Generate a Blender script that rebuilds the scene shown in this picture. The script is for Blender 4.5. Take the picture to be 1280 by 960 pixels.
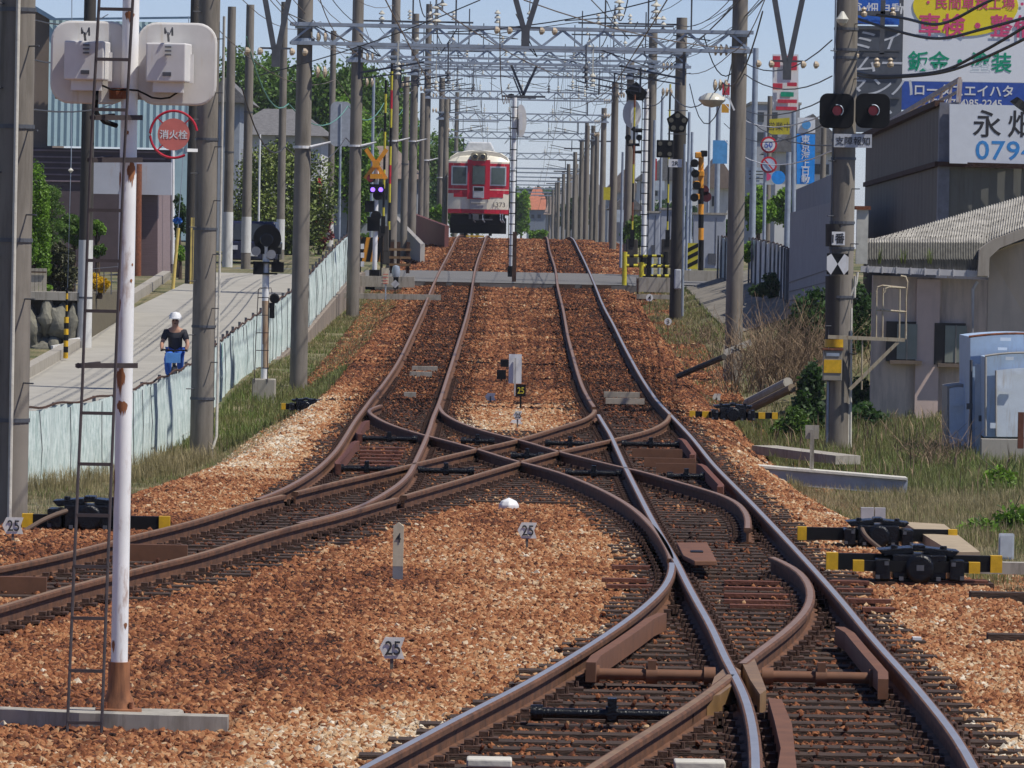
import bpy, bmesh, math, random
import numpy as np
from mathutils import Matrix, Vector
random.seed(7); rng = np.random.default_rng(7)
for o in list(bpy.data.objects): bpy.data.objects.remove(o, do_unlink=True)
SC = bpy.context.scene
COL = SC.collection
R = math.radians
# ------------------------------------------------------------ camera, sky, sun, exposure
FPX, HC = 8000.0, 2.56                       # focal length in photo pixels, eye height
PITCH, ROLL = math.atan(180.0/FPX), R(1.1)
CM = Matrix.Rotation(R(90)-PITCH, 3, 'X') @ Matrix.Rotation(ROLL, 3, 'Z')
cd = bpy.data.cameras.new('camera'); cam = bpy.data.objects.new('camera', cd); COL.objects.link(cam)
cam.location = (0, 0, HC); cam.rotation_euler = CM.to_euler()
cd.sensor_width = 36; cd.lens = 36*FPX/1280; cd.clip_start = 1; cd.clip_end = 20000
SC.camera = cam
SC.render.resolution_x, SC.render.resolution_y = 1024, 768
w = bpy.data.worlds.new('World'); SC.world = w; w.use_nodes = True
wn, wl = w.node_tree.nodes, w.node_tree.links
bg = wn['Background']; sky = wn.new('ShaderNodeTexSky'); sky.sky_type = 'NISHITA'; sky.sun_disc = False
SUN_EL, SUN_AZ = R(58), R(113)               # azimuth measured from +Y towards +X
sky.sun_elevation = SUN_EL; sky.sun_rotation = SUN_AZ; sky.air_density = 1.0; sky.dust_density = 0.0; sky.ozone_density = 3.0; sky.altitude = 2500
tint = wn.new('ShaderNodeMix'); tint.data_type = 'RGBA'; tint.blend_type = 'MULTIPLY'; tint.inputs[0].default_value = 1
tint.inputs[7].default_value = (0.80, 0.79, 0.98, 1)
wl.new(sky.outputs[0], tint.inputs[6]); wl.new(tint.outputs[2], bg.inputs[0]); bg.inputs[1].default_value = 0.108
sd = bpy.data.lights.new('sun', 'SUN'); sd.energy = 5.0; sd.angle = R(0.5); sd.color = (1, 0.95, 0.86)
so = bpy.data.objects.new('sun', sd); COL.objects.link(so)
sv = Vector((math.sin(SUN_AZ)*math.cos(SUN_EL), math.cos(SUN_AZ)*math.cos(SUN_EL), math.sin(SUN_EL)))
so.rotation_euler = sv.to_track_quat('Z', 'Y').to_euler(); so.location = (20, -20, 40)
SC.view_settings.view_transform = 'Standard'; SC.view_settings.look = 'None'
SC.view_settings.exposure = 0.0; SC.view_settings.gamma = 1

# ------------------------------------------------------------ photo pixel <-> world helpers
def ray(px, py):
    d = CM @ Vector((px-640, 480-py, -FPX)); return d/d.y
def W(px, py, D):
    d = ray(px, py); return Vector((d.x*D, D, HC+d.z*D))
_D = np.arange(0, 3600, 1.0)
def table(pts, blur=9):
    a = np.interp(_D, [p[0] for p in pts], [p[1] for p in pts])
    k = np.ones(blur)/blur; b = np.convolve(np.pad(a, blur//2, mode='edge'), k, 'valid')
    return lambda d: np.interp(d, _D, b)
rail = table([(0,0),(75,0),(85,0),(96,.05),(111,.22),(127,.48),(155,.84),(186,1.38),(235,2.27),(253,2.62),(268,2.74),(290,2.72),(310,2.55),(350,1.7),(450,.3),(700,-2),(3500,-4)], 11)
XL = table([(0,-9),(50,-7),(56,-5.2),(62,-4.2),(70,-3.7),(80,-3.2),(110,-2.95),(160,-2.9),(200,-3.2),(3500,-3.2)], 5)
XR = table([(0,4.2),(44,4.1),(50,3.9),(62,3.4),(75,3.0),(110,3.0),(200,3.2),(3500,3.4)], 5)
GLt = table([(0,-.3),(55,-.3),(63,-.45),(75,-.8),(92,-1.15),(97,-1.05),(105,-.8),(119,-.3),(140,.05),(160,.5),(180,.9),(186,1.1),(235,2.0),(253,2.35),(268,2.45),(290,2.4),(310,2.2),(350,1.4),(450,0),(700,-2.3),(3500,-4.3)], 5)
GRt = table([(0,-.3),(52,-.35),(62,-.5),(85,-.6),(100,-.6),(112,-.3),(119,0),(160,.55),(180,1.0),(186,1.1),(235,2.0),(253,2.35),(268,2.45),(290,2.4),(310,2.2),(350,1.4),(450,0),(700,-2.3),(3500,-4.3)], 5)
FX = table([(0,-26),(60,-14),(80,-9),(92,-7.0),(97,-5.9),(105,-5.3),(125,-5.3),(140,-4.8),(170,-4.5),(186,-4.4),(3500,-4.4)], 3)
PA = table([(0,-1.15),(90,-1.15),(97,-1.0),(105,-.75),(125,-.35),(140,.2),(150,.6),(170,1.32),(186,1.4),(235,2.0),(253,2.35),(268,2.45),(290,2.4),(310,2.2),(350,1.4),(450,0),(700,-2.3),(3500,-4.3)], 3)
SLEEPZ = 0.145
def H(X, D):
    X = np.asarray(X, float); D = np.asarray(D, float)
    r = rail(D)-.194
    xl, xr, gl, gr = XL(D), XR(D), GLt(D), GRt(D)
    left = np.maximum(r-(xl-X)*.55, gl)
    left = np.where(X < FX(D)-.1, PA(D), left)
    up = np.clip((D-106)/14, 0, 1)*np.clip((188-D)/6, 0, 1)
    right = np.maximum(r-(X-xr)*.55, gr+np.clip((X-4.2)*.32, 0, 1.0)*up)
    z = np.where(X < xl, left, np.where(X > xr, right, r))
    return z
def G(px, py, fn=None, off=0.0, lo=24, hi=420):
    """where the line of sight through a photo pixel meets a surface"""
    fn = fn or (lambda x, d: rail(d))
    d = ray(px, py); Dv = np.arange(lo, hi, .25)
    f = HC+d.z*Dv-off-fn(d.x*Dv, Dv)
    i = np.where(f <= 0)[0]
    if len(i) == 0: D = hi
    else:
        i = i[0]; D = Dv[0] if i == 0 else Dv[i-1]+.25*f[i-1]/(f[i-1]-f[i])
    return Vector((d.x*D, D, HC+d.z*D))
def GT(px, py, off=0.0, lo=24, hi=420): return G(px, py, lambda x, d: H(x, d), off, lo, hi)
def h(X, D): return float(H(X, D))

# ------------------------------------------------------------ materials
MATS = {}
def mat(name, col, rough=.7, metal=0, var=.25, scale=6, col2=None, bump=0, bscale=None, island=0, spec=.5, emit=0, stretch=None):
    if name in MATS: return MATS[name]
    m = bpy.data.materials.new(name); m.use_nodes = True; nt = m.node_tree; n, l = nt.nodes, nt.links
    p = n['Principled BSDF']; p.inputs['Roughness'].default_value = rough; p.inputs['Metallic'].default_value = metal
    p.inputs['Specular IOR Level'].default_value = spec
    geo = n.new('ShaderNodeNewGeometry'); src = geo.outputs['Position']
    if stretch:
        mp = n.new('ShaderNodeMapping'); mp.inputs['Scale'].default_value = stretch; l.new(src, mp.inputs[0]); src = mp.outputs[0]
    nz = n.new('ShaderNodeTexNoise'); nz.inputs['Scale'].default_value = scale; nz.inputs['Detail'].default_value = 6; nz.inputs['Roughness'].default_value = .65
    l.new(src, nz.inputs['Vector'])
    rp = n.new('ShaderNodeValToRGB'); c2 = col2 or tuple(c*(1-var) for c in col)
    rp.color_ramp.elements[0].position = .35; rp.color_ramp.elements[1].position = .65
    rp.color_ramp.elements[0].color = (*c2, 1); rp.color_ramp.elements[1].color = (*col, 1)
    l.new(nz.outputs['Fac'], rp.inputs[0]); out = rp.outputs[0]
    if island:
        hs = n.new('ShaderNodeHueSaturation'); mr = n.new('ShaderNodeMapRange')
        mr.inputs[3].default_value = 1-island; mr.inputs[4].default_value = 1+island
        l.new(geo.outputs['Random Per Island'], mr.inputs[0]); l.new(mr.outputs[0], hs.inputs['Value']); l.new(out, hs.inputs['Color']); out = hs.outputs[0]
    l.new(out, p.inputs['Base Color'])
    if emit:
        l.new(out, p.inputs['Emission Color']); p.inputs['Emission Strength'].default_value = emit
    if bump:
        b = n.new('ShaderNodeBump'); b.inputs['Strength'].default_value = bump; b.inputs['Distance'].default_value = .02
        nb = n.new('ShaderNodeTexNoise'); nb.inputs['Scale'].default_value = bscale or scale*4; nb.inputs['Detail'].default_value = 4
        l.new(src, nb.inputs['Vector']); l.new(nb.outputs['Fac'], b.inputs['Height']); l.new(b.outputs[0], p.inputs['Normal'])
    MATS[name] = m; return m
def streaked(name, col, dirt, amount=.5, rough=.7, scale=5, wave=None, bump=0, metal=0, stretch=(1, 1, .12)):
    """a painted or cast surface with stains that run downwards, and optionally vertical corrugation"""
    if name in MATS: return MATS[name]
    m = mat(name, col, rough, metal=metal, var=.12, scale=scale); nt = m.node_tree; n, l = nt.nodes, nt.links
    p = n['Principled BSDF']; src = p.inputs['Base Color'].links[0].from_socket
    geo = n.new('ShaderNodeNewGeometry'); mp = n.new('ShaderNodeMapping'); mp.inputs['Scale'].default_value = stretch
    l.new(geo.outputs['Position'], mp.inputs[0])
    nz = n.new('ShaderNodeTexNoise'); nz.inputs['Scale'].default_value = scale*2.2; nz.inputs['Detail'].default_value = 8; nz.inputs['Roughness'].default_value = .7
    l.new(mp.outputs[0], nz.inputs['Vector'])
    mr = n.new('ShaderNodeMapRange'); mr.inputs[1].default_value = .66-amount*.4; mr.inputs[2].default_value = .8-amount*.2; l.new(nz.outputs['Fac'], mr.inputs[0])
    mx = n.new('ShaderNodeMix'); mx.data_type = 'RGBA'; l.new(mr.outputs[0], mx.inputs[0]); l.new(src, mx.inputs[6]); mx.inputs[7].default_value = (*dirt, 1)
    l.new(mx.outputs[2], p.inputs['Base Color'])
    return m
BLACK = mat('black_paint', (.009, .009, .01), .5, spec=.2)
GLOSSB = mat('black_oiled_iron', (.006, .006, .007), .25, var=.4, scale=18, bump=.35, spec=.35)
WHITE = streaked('white_paint', (.74, .74, .74), (.5, .42, .34), .25, .5)
WHITEP = streaked('mast_white', (.8, .8, .8), (.26, .10, .035), .2, .45, scale=3.0, stretch=(1.4, 1.4, .35))
YEL = mat('safety_yellow', (.72, .42, .01), .5, var=.25, scale=12)
YEL2 = mat('lemon_yellow', (.58, .50, .03), .5)
RED = mat('sign_red', (.55, .015, .03), .5)
REDF = mat('faded_red', (.62, .16, .13), .6, var=.15)
CONC = streaked('concrete', (.36, .33, .28), (.16, .14, .11), .45, .9)
CONCP = streaked('concrete_pole', (.215, .19, .16), (.10, .087, .07), .5, .85, scale=2.5)
CONCD = streaked('dark_pole', (.05, .043, .036), (.02, .018, .015), .4, .8, scale=3)
CONCPW = streaked('pole_white_lower', (.6, .6, .58), (.3, .28, .25), .3, .7)
GALV = mat('galvanised_steel', (.36, .41, .48), .5, metal=.25, var=.25, scale=4)
GALVD = mat('dull_steel', (.11, .115, .13), .55, metal=.3, var=.3)
WIRE = mat('wire_dark', (.05, .05, .055), .6)
WIREL = mat('wire_bronze', (.16, .12, .09), .6)
WIREG = mat('wire_green', (.12, .3, .25), .6)
RUST = mat('rust', (.22, .07, .03), .85, var=.5, scale=14, bump=.4)
RUSTD = mat('dark_rust', (.075, .035, .022), .9, var=.45, scale=10, bump=.4)
RUSTR = mat('red_oxide', (.15, .05, .028), .85, var=.3, scale=9, bump=.3)
RAILS = mat('rail_side', (.15, .062, .026), .8, var=.6, scale=7, bump=.3)
RAILT = mat('rail_head_polished', (.72, .66, .58), .34, metal=.8, var=.15, scale=3)
RAILB = mat('rail_head_brown', (.33, .195, .085), .48, metal=.3, var=.35, scale=5)
RAILM = mat('rail_head_dull', (.34, .21, .13), .45, metal=.35, var=.25, scale=5)
TIMB = mat('sleeper_timber', (.072, .042, .028), .9, var=.65, scale=9, bump=.6, stretch=(.6, 5, 5), island=.45)
PORC = mat('porcelain', (.6, .58, .5), .25, var=.2)
PORCB = mat('porcelain_cream', (.52, .42, .3), .3, var=.3)
GLASSD = mat('dark_glass', (.03, .035, .04), .12, var=.2, scale=1.2)
STONEW = mat('pale_concrete', (.6, .57, .5), .85, var=.2, bump=.2)
ASPH = mat('asphalt', (.15, .145, .14), .9, var=.2, scale=3, bump=.3, bscale=60)
PATHM = mat('path_concrete', (.36, .34, .295), .9, var=.18, scale=1.3, bump=.2, bscale=40)
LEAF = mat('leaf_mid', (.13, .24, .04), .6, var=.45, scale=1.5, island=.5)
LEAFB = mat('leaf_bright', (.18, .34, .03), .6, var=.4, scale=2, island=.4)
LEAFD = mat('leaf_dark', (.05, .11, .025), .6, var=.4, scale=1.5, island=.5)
LEAFY = mat('flower_yellow', (.75, .5, .01), .6, var=.3, scale=3, island=.3)
BARK = mat('bark', (.09, .06, .04), .9, var=.4, bump=.5)
GRASS = mat('grass_green', (.14, .21, .04), .7, var=.4, scale=.9, col2=(.20, .17, .08), island=.35)
STRAW = mat('grass_straw', (.44, .36, .21), .8, var=.4, scale=1.5, col2=(.17, .15, .06), island=.35)
TWIG = mat('dry_twig', (.26, .18, .11), .85, var=.4, island=.4)

for k_ in ('leaf_mid', 'leaf_bright', 'leaf_dark', 'grass_green', 'grass_straw', 'flower_yellow'):   # thin leaves let light through
    nt = MATS[k_].node_tree; p_ = nt.nodes['Principled BSDF']; tr = nt.nodes.new('ShaderNodeBsdfTranslucent'); mxs = nt.nodes.new('ShaderNodeMixShader'); mxs.inputs[0].default_value = .42
    nt.links.new(p_.inputs['Base Color'].links[0].from_socket, tr.inputs[0]); nt.links.new(p_.outputs[0], mxs.inputs[1]); nt.links.new(tr.outputs[0], mxs.inputs[2]); nt.links.new(mxs.outputs[0], nt.nodes['Material Output'].inputs[0])
# ------------------------------------------------------------ object helpers
def tag(o, label=None, cat=None, group=None, kind=None):
    if label: o['label'] = label
    if cat: o['category'] = cat
    if group: o['group'] = group
    if kind: o['kind'] = kind
    return o
def thing(name, label, cat, loc, group=None):
    o = bpy.data.objects.new(name, None); COL.objects.link(o); o.location = loc; o.empty_display_size = .2
    return tag(o, label, cat, group)
def wloc(o):
    v = Vector((0, 0, 0))
    while o is not None: v += o.location; o = o.parent
    return v
class MB:
    def __init__(s): s.v = []; s.f = []; s.mi = []; s.cur = 0; s.sm = False
    def add(s, vs, fs):
        b = len(s.v); s.v += [tuple(v) for v in vs]; s.f += [[b+i for i in f] for f in fs]; s.mi += [s.cur]*len(fs); return s
    def m(s, i): s.cur = i; return s
    def box(s, c, d, rz=0, M=None):
        x, y, z = d[0]/2, d[1]/2, d[2]/2; M = M or Matrix.Rotation(rz, 3, 'Z'); c = Vector(c)
        vs = [c+M@Vector((a*x, b*y, e*z)) for a in (-1, 1) for b in (-1, 1) for e in (-1, 1)]
        return s.add(vs, [(0,1,3,2),(4,6,7,5),(0,4,5,1),(2,3,7,6),(0,2,6,4),(1,5,7,3)])
    def bar(s, p, q, w=.06, t=.06):
        p, q = Vector(p), Vector(q); d = q-p
        if d.length < 1e-6: return s
        M = d.to_track_quat('X', 'Z').to_matrix(); return s.box((p+q)/2, (d.length, t, w), M=M)
    def cyl(s, p, q, r0, r1=None, n=10, caps=True):
        p, q = Vector(p), Vector(q); r1 = r0 if r1 is None else r1; M = (q-p).to_track_quat('Z', 'Y').to_matrix()
        vs = [];
        for c, r in ((p, r0), (q, r1)):
            vs += [c+M@Vector((r*math.cos(2*math.pi*i/n), r*math.sin(2*math.pi*i/n), 0)) for i in range(n)]
        fs = [(i, (i+1) % n, n+(i+1) % n, n+i) for i in range(n)]
        if caps: fs += [tuple(range(n))[::-1], tuple(range(n, 2*n))]
        return s.add(vs, fs)
    def tube(s, pts, r, n=6):
        pts = [Vector(p) for p in pts]; vs = []; N = len(pts)
        for i, p in enumerate(pts):
            d = (pts[min(i+1, N-1)]-pts[max(i-1, 0)]).normalized(); M = d.to_track_quat('Z', 'Y').to_matrix()
            rr = r[i] if isinstance(r, (list, tuple)) else r
            vs += [p+M@Vector((rr*math.cos(2*math.pi*k/n), rr*math.sin(2*math.pi*k/n), 0)) for k in range(n)]
        fs = [(i*n+k, i*n+(k+1) % n, (i+1)*n+(k+1) % n, (i+1)*n+k) for i in range(N-1) for k in range(n)]
        fs += [tuple(range(n))[::-1], tuple(range((N-1)*n, N*n))]
        return s.add(vs, fs)
    def prism(s, poly, vec):
        n = len(poly); vec = Vector(vec); a = [Vector(p) for p in poly]; b = [p+vec for p in a]
        return s.add(a+b, [tuple(range(n)), tuple(range(n, 2*n))[::-1]]+[(i, n+i, n+(i+1) % n, (i+1) % n) for i in range(n)])
    def sheet(s, rows):
        n = len(rows[0]); vs = [p for r in rows for p in r]
        return s.add(vs, [(i*n+k, i*n+k+1, (i+1)*n+k+1, (i+1)*n+k) for i in range(len(rows)-1) for k in range(n-1)])
    def lathe(s, c, prof, n=16, axis='Z'):
        c = Vector(c); M = Matrix.Identity(3) if axis == 'Z' else (Matrix.Rotation(R(90), 3, 'X') if axis == 'Y' else Matrix.Rotation(R(90), 3, 'Y'))
        vs = [c+M@Vector((r*math.cos(2*math.pi*k/n), r*math.sin(2*math.pi*k/n), z)) for r, z in prof for k in range(n)]
        N = len(prof); fs = [(i*n+k, i*n+(k+1) % n, (i+1)*n+(k+1) % n, (i+1)*n+k) for i in range(N-1) for k in range(n)]
        fs += [tuple(range(n))[::-1], tuple(range((N-1)*n, N*n))]
        return s.add(vs, fs)
    def disc(s, c, r, t=.02, n=28, rx=None):
        c = Vector(c); poly = [c+Vector((r*math.cos(2*math.pi*i/n), 0, (rx or r)*math.sin(2*math.pi*i/n))) for i in range(n)]
        return s.prism(poly, (0, t, 0))
    def rrect(s, c, wd, ht, rad, t=.02, n=6):
        c = Vector(c); pl = []
        for sx, sz, a0 in ((1, 1, 0), (-1, 1, 90), (-1, -1, 180), (1, -1, 270)):
            for i in range(n+1):
                a = R(a0+90*i/n); pl.append(c+Vector((sx*(wd/2-rad)+rad*math.cos(a), 0, sz*(ht/2-rad)+rad*math.sin(a))))
        return s.prism(pl, (0, t, 0))
    def build(s, name, mats, parent=None, smooth=False, bevel=0, loc=None):
        mats = mats if isinstance(mats, (list, tuple)) else [mats]
        off = wloc(parent) if parent else Vector(loc or (0, 0, 0))
        me = bpy.data.meshes.new(name); A = np.array(s.v, float).reshape(-1, 3)-np.array(off)
        me.from_pydata(A.tolist(), [], s.f)
        for m_ in mats: me.materials.append(m_)
        if any(s.mi): me.polygons.foreach_set('material_index', s.mi)
        bm = bmesh.new(); bm.from_mesh(me); bmesh.ops.recalc_face_normals(bm, faces=bm.faces); bm.to_mesh(me); bm.free()
        if smooth: me.polygons.foreach_set('use_smooth', [True]*len(me.polygons)); me.set_sharp_from_angle(angle=R(40))
        o = bpy.data.objects.new(name, me); COL.objects.link(o)
        if parent: o.parent = parent
        elif loc: o.location = loc
        if bevel:
            b = o.modifiers.new('bevel', 'BEVEL'); b.width = bevel; b.segments = 2; b.limit_method = 'ANGLE'
        return o
def struct(o): o['kind'] = 'structure'; return o
def lettering(body, size, m, parent, c, rz=0, bold=.0, align='CENTER', name='lettering', sx=1.0, spacing=1.0, shear=0, line=.9, depth=.0015):
    """raised letters facing the camera side (-Y), centred on c"""
    cu = bpy.data.curves.new(name, 'FONT'); cu.body = body; cu.size = size; cu.align_x = align; cu.align_y = 'CENTER'
    cu.extrude = depth; cu.offset = bold*.55; cu.space_character = spacing; cu.shear = shear; cu.space_line = line; cu.resolution_u = 3
    t = bpy.data.objects.new(name, cu); COL.objects.link(t)
    dg = bpy.context.evaluated_depsgraph_get(); dg.update()
    me = bpy.data.meshes.new_from_object(t.evaluated_get(dg)); bpy.data.objects.remove(t, do_unlink=True)
    me.materials.clear(); me.materials.append(m); me.name = name
    if len(me.vertices):
        a = np.empty(len(me.vertices)*3); me.vertices.foreach_get('co', a); a = a.reshape(-1, 3)
        mid = (a.max(0)+a.min(0))/2
        if align == 'CENTER': a -= mid
        a[:, 0] *= sx
        b = np.stack([a[:, 0], -a[:, 2], a[:, 1]], 1)
        cz, sz = math.cos(rz), math.sin(rz)
        b = np.stack([b[:, 0]*cz-b[:, 1]*sz, b[:, 0]*sz+b[:, 1]*cz, b[:, 2]], 1)+np.array(c)-np.array(wloc(parent))
        me.vertices.foreach_set('co', b.ravel())
    o = bpy.data.objects.new(name, me); COL.objects.link(o); o.parent = parent; return o
def smoothline(pts, step=.5):
    pts = [Vector(p) for p in pts]; out = []
    for i in range(len(pts)-1):
        p0, p1, p2, p3 = pts[max(i-1, 0)], pts[i], pts[i+1], pts[min(i+2, len(pts)-1)]
        n = max(1, int((p2-p1).length/step))
        for k in range(n):
            t = k/n; out.append(.5*((2*p1)+(-p0+p2)*t+(2*p0-5*p1+4*p2-p3)*t*t+(-p0+3*p1-3*p2+p3)*t**3))
    out.append(pts[-1]); return out
def relax(pts, k=6):
    a = np.array([tuple(p) for p in pts]);
    for _ in range(k): a[1:-1] = a[1:-1]*.5+(a[:-2]+a[2:])*.25
    return [Vector(p) for p in a]
def leaves(n, blobs, size, flat=.6, seed=1, inner=.55):
    """leaf-sized faces through the volume of a set of ellipsoids (cx,cy,cz,rx,ry,rz)"""
    g = np.random.default_rng(seed); B = np.array(blobs, float); vol = (B[:, 3]*B[:, 4]*B[:, 5])**.7; k = g.choice(len(B), n, p=vol/vol.sum())
    d = g.normal(size=(n, 3)); d /= np.linalg.norm(d, axis=1)[:, None]; rad = (inner+(1-inner)*g.random(n)**.6)*(1+.12*g.normal(size=n))
    c = B[k, :3]+d*rad[:, None]*B[k, 3:]
    u = g.normal(size=(n, 3)); u /= np.linalg.norm(u, axis=1)[:, None]; t = np.cross(u, g.normal(size=(n, 3))); t /= np.linalg.norm(t, axis=1)[:, None]
    s = size*(.6+.8*g.random(n))[:, None]; v = np.stack([c-u*s*.5, c+t*s*flat*.5, c+u*s*.5, c-t*s*flat*.5], 1).reshape(-1, 3)
    m = MB(); m.v = v.tolist(); m.f = [[4*i, 4*i+1, 4*i+2, 4*i+3] for i in range(n)]; m.mi = [0]*n; return m
def build_raw(m, name, mt, parent=None, kind=None):
    me = bpy.data.meshes.new(name); off = np.array(wloc(parent)) if parent else 0
    me.from_pydata((np.array(m.v)-off).tolist(), [], m.f); me.materials.append(mt)
    o = bpy.data.objects.new(name, me); COL.objects.link(o)
    if parent: o.parent = parent
    if kind: o['kind'] = kind
    return o
def blades(bases, hgt, wid, lean=.35, seed=3, seg=2):
    g = np.random.default_rng(seed); P = np.array(bases, float); n = len(P); hh = np.asarray(hgt)*(.5+.8*g.random(n)); a = g.random(n)*6.283
    dr = np.stack([np.cos(a), np.sin(a), 0*a], 1); sd_ = np.stack([-np.sin(a), np.cos(a), 0*a], 1); ln = lean*g.random(n)*1.6
    z = np.array([0, 0, 1.]); w_ = (wid*(.6+.8*g.random(n)))[:, None]
    p0 = P-sd_*w_*.5; p1 = P+sd_*w_*.5; mid = P+z*(hh*.6)[:, None]+dr*(hh*ln*.35)[:, None]; tip = P+z*(hh*(1-.3*ln))[:, None]+dr*(hh*ln)[:, None]
    v = np.stack([p0, p1, mid+sd_*w_*.4, mid-sd_*w_*.4, tip], 1).reshape(-1, 3)
    m = MB(); m.v = v.tolist(); m.f = [f for i in range(n) for f in ([5*i, 5*i+1, 5*i+2, 5*i+3], [5*i+3, 5*i+2, 5*i+4])]; m.mi = [0]*len(m.f); return m
# ------------------------------------------------------------ ground
def smooth01(a, b, x): t = np.clip((x-a)/(b-a), 0, 1); return t*t*(3-2*t)
RAILPX = {
 'L1': [(684,297),(687,312),(694,335),(697,357),(704,387),(710,420),(717,447),(727,480),(737,500),(743.5,510),(741,517),(728,524.5),(700,533),(671,542),(640,551),(595,561),(517,579.5),(480,588.5),(420,602),(372,614),(352,619),(320,626.5),(245,650),(160,671),(75,693),(0,709),(-60,719)],
 'L2': [(748,518),(757,533),(765,547),(780,580),(799,618),(814,647),(830,675),(845,701),(858,727),(872,753),(890,785),(908,825),(918,842),(926,858),(935,880),(941.5,910),(944,935),(945,962),(944,990)],
 'R4': [(717.5,300),(730,325),(742,352),(752,377),(765,402),(780,432),(795,460),(807,480),(821,500),(840,520),(865,547),(890,578),(915,604),(938,627),(962,652),(993,685),(1025,720),(1053,752),(1080,785),(1106,815),(1131,842),(1155,870),(1177,897),(1195,920),(1209,942),(1220,962),(1232,988)],
 'R1': [(571,297),(552.5,332.5),(541,357),(525,395),(504,440),(481,477),(463,500),(445,524),(432,545),(419,564),(397,585),(371,602),(345,615),(322,623.5)],
 'R2': [(606,300),(595,332),(588.5,370),(580,405),(570,437),(559,472),(549,503),(542,520),(535.5,540),(528,558),(519,577),(512,591),(498,605),(478,618),(462,627),(435,638),(405,646),(372,653.5)],
 'C': [(838,517),(833,526),(815,536),(790,543),(765,549),(702,563),(655,575.5),(640,580),(570,600.5),(495,622),(420,644),(370,656),(320,670),(250,692),(160,713),(132,721),(90,731),(0,758),(-60,775)],
 'D': [(548.5,506),(554,516),(573,527),(590,533.5),(618,542),(652,550),(702,565),(740,574.5),(778,584),(800,588),(840,600),(890,614),(915,624),(928,634),(935,647),(934.5,660)],
 'E': [(476,506),(468,508.5),(460,513.5),(473,523),(490,531),(523,541.5),(557,550),(597,561),(640,574.5),(655,578),(702,591),(740,606.5),(765,618.5),(790,634),(810,652),(825,669),(836,688),(840.5,703),(838,720),(826,739),(795,766.5),(762,790),(715,820),(655,855),(600,883),(545,911),(500,936),(452,960),(420,978)],
 'F': [(965,696),(980,701),(994,709),(1007,722),(1014,737),(1013,752),(1005,766),(992,779),(975,794),(955,808),(928,829)],
 'G': [(914,843),(895,858),(880,869),(830,902),(780,932),(737,960),(700,984)],
}
RP = {}
for k, pl in RAILPX.items():
    RP[k] = relax(smoothline([G(x, y) for x, y in pl], .6), 3)
def x_at(k, D):
    P = RP[k]; out = []
    for a, b in zip(P[:-1], P[1:]):
        if (a.y-D)*(b.y-D) <= 0 and a.y != b.y: out.append(a.x+(b.x-a.x)*(D-a.y)/(b.y-a.y))
    return out
def extend(k, D1):                        # straight on past the crest
    P = RP[k]; a = P[0]; q = P[12]; sl = (a.x-q.x)/(a.y-q.y); ys = np.arange(a.y+3, D1, 3.)
    RP[k] = [Vector((a.x+sl*.0*(y-a.y), y, float(rail(y)))) for y in ys[::-1]]+P
for k in ('L1', 'R4', 'R1', 'R2'): extend(k, 420)
for k in RP:
    for p in RP[k]: p.z = float(rail(p.y))

SLEEPERS = []                             # (track, D, x0, x1)
def rows():
    d = 29.5; g = random.Random(4)
    while d < 262:
        xs = []
        for k in RP:
            for x in x_at(k, d): xs.append(x)
        xs.sort(); groups = []
        for x in xs:
            if groups and x-groups[-1][-1] < 1.75: groups[-1].append(x)
            else: groups.append([x])
        for gr in groups:
            if gr[-1]-gr[0] < .5 and len(gr) < 2: continue
            a, b = gr[0]-.36+g.uniform(-.08, .08), gr[-1]+.42+g.uniform(-.07, .07)
            b = min(b, float(XR(d))+.45)
            if b-a > 3.1 and d > 100:
                m = (a+b)/2; SLEEPERS.append((d, a, m-.02)); SLEEPERS.append((d, m+.02, b))
            else: SLEEPERS.append((d, a, b))
        d += (.56 if d < 112 else .66)*g.uniform(.96, 1.04)
rows()
SA = np.array(SLEEPERS)

def is_sleeper(x, d):
    o = np.zeros(len(x), bool); idx = np.searchsorted(SA[:, 0], d)
    for off in range(-4, 4):
        j = np.clip(idx+off, 0, len(SA)-1); s_ = SA[j]
        o |= (abs(s_[:, 0]-d) < .14) & (x > s_[:, 1]-.02) & (x < s_[:, 2]+.02)
    return o
_vals = rng.random((400, 60))
def vnoise(x, y, s):
    x, y = np.asarray(x)*s+30, np.asarray(y)*s; xi, yi = np.floor(x).astype(int), np.floor(y).astype(int); fx, fy = x-xi, y-yi
    f = lambda a, b: _vals[b % 400, a % 60]; fx = fx*fx*(3-2*fx); fy = fy*fy*(3-2*fy)
    return (f(xi, yi)*(1-fx)+f(xi+1, yi)*fx)*(1-fy)+(f(xi, yi+1)*(1-fx)+f(xi+1, yi+1)*fx)*fy
_Dg = np.arange(28, 265, .5)
RX = {k: np.array([np.mean(x_at(k, d)) if x_at(k, d) else np.nan for d in _Dg]) for k in RP}
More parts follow.
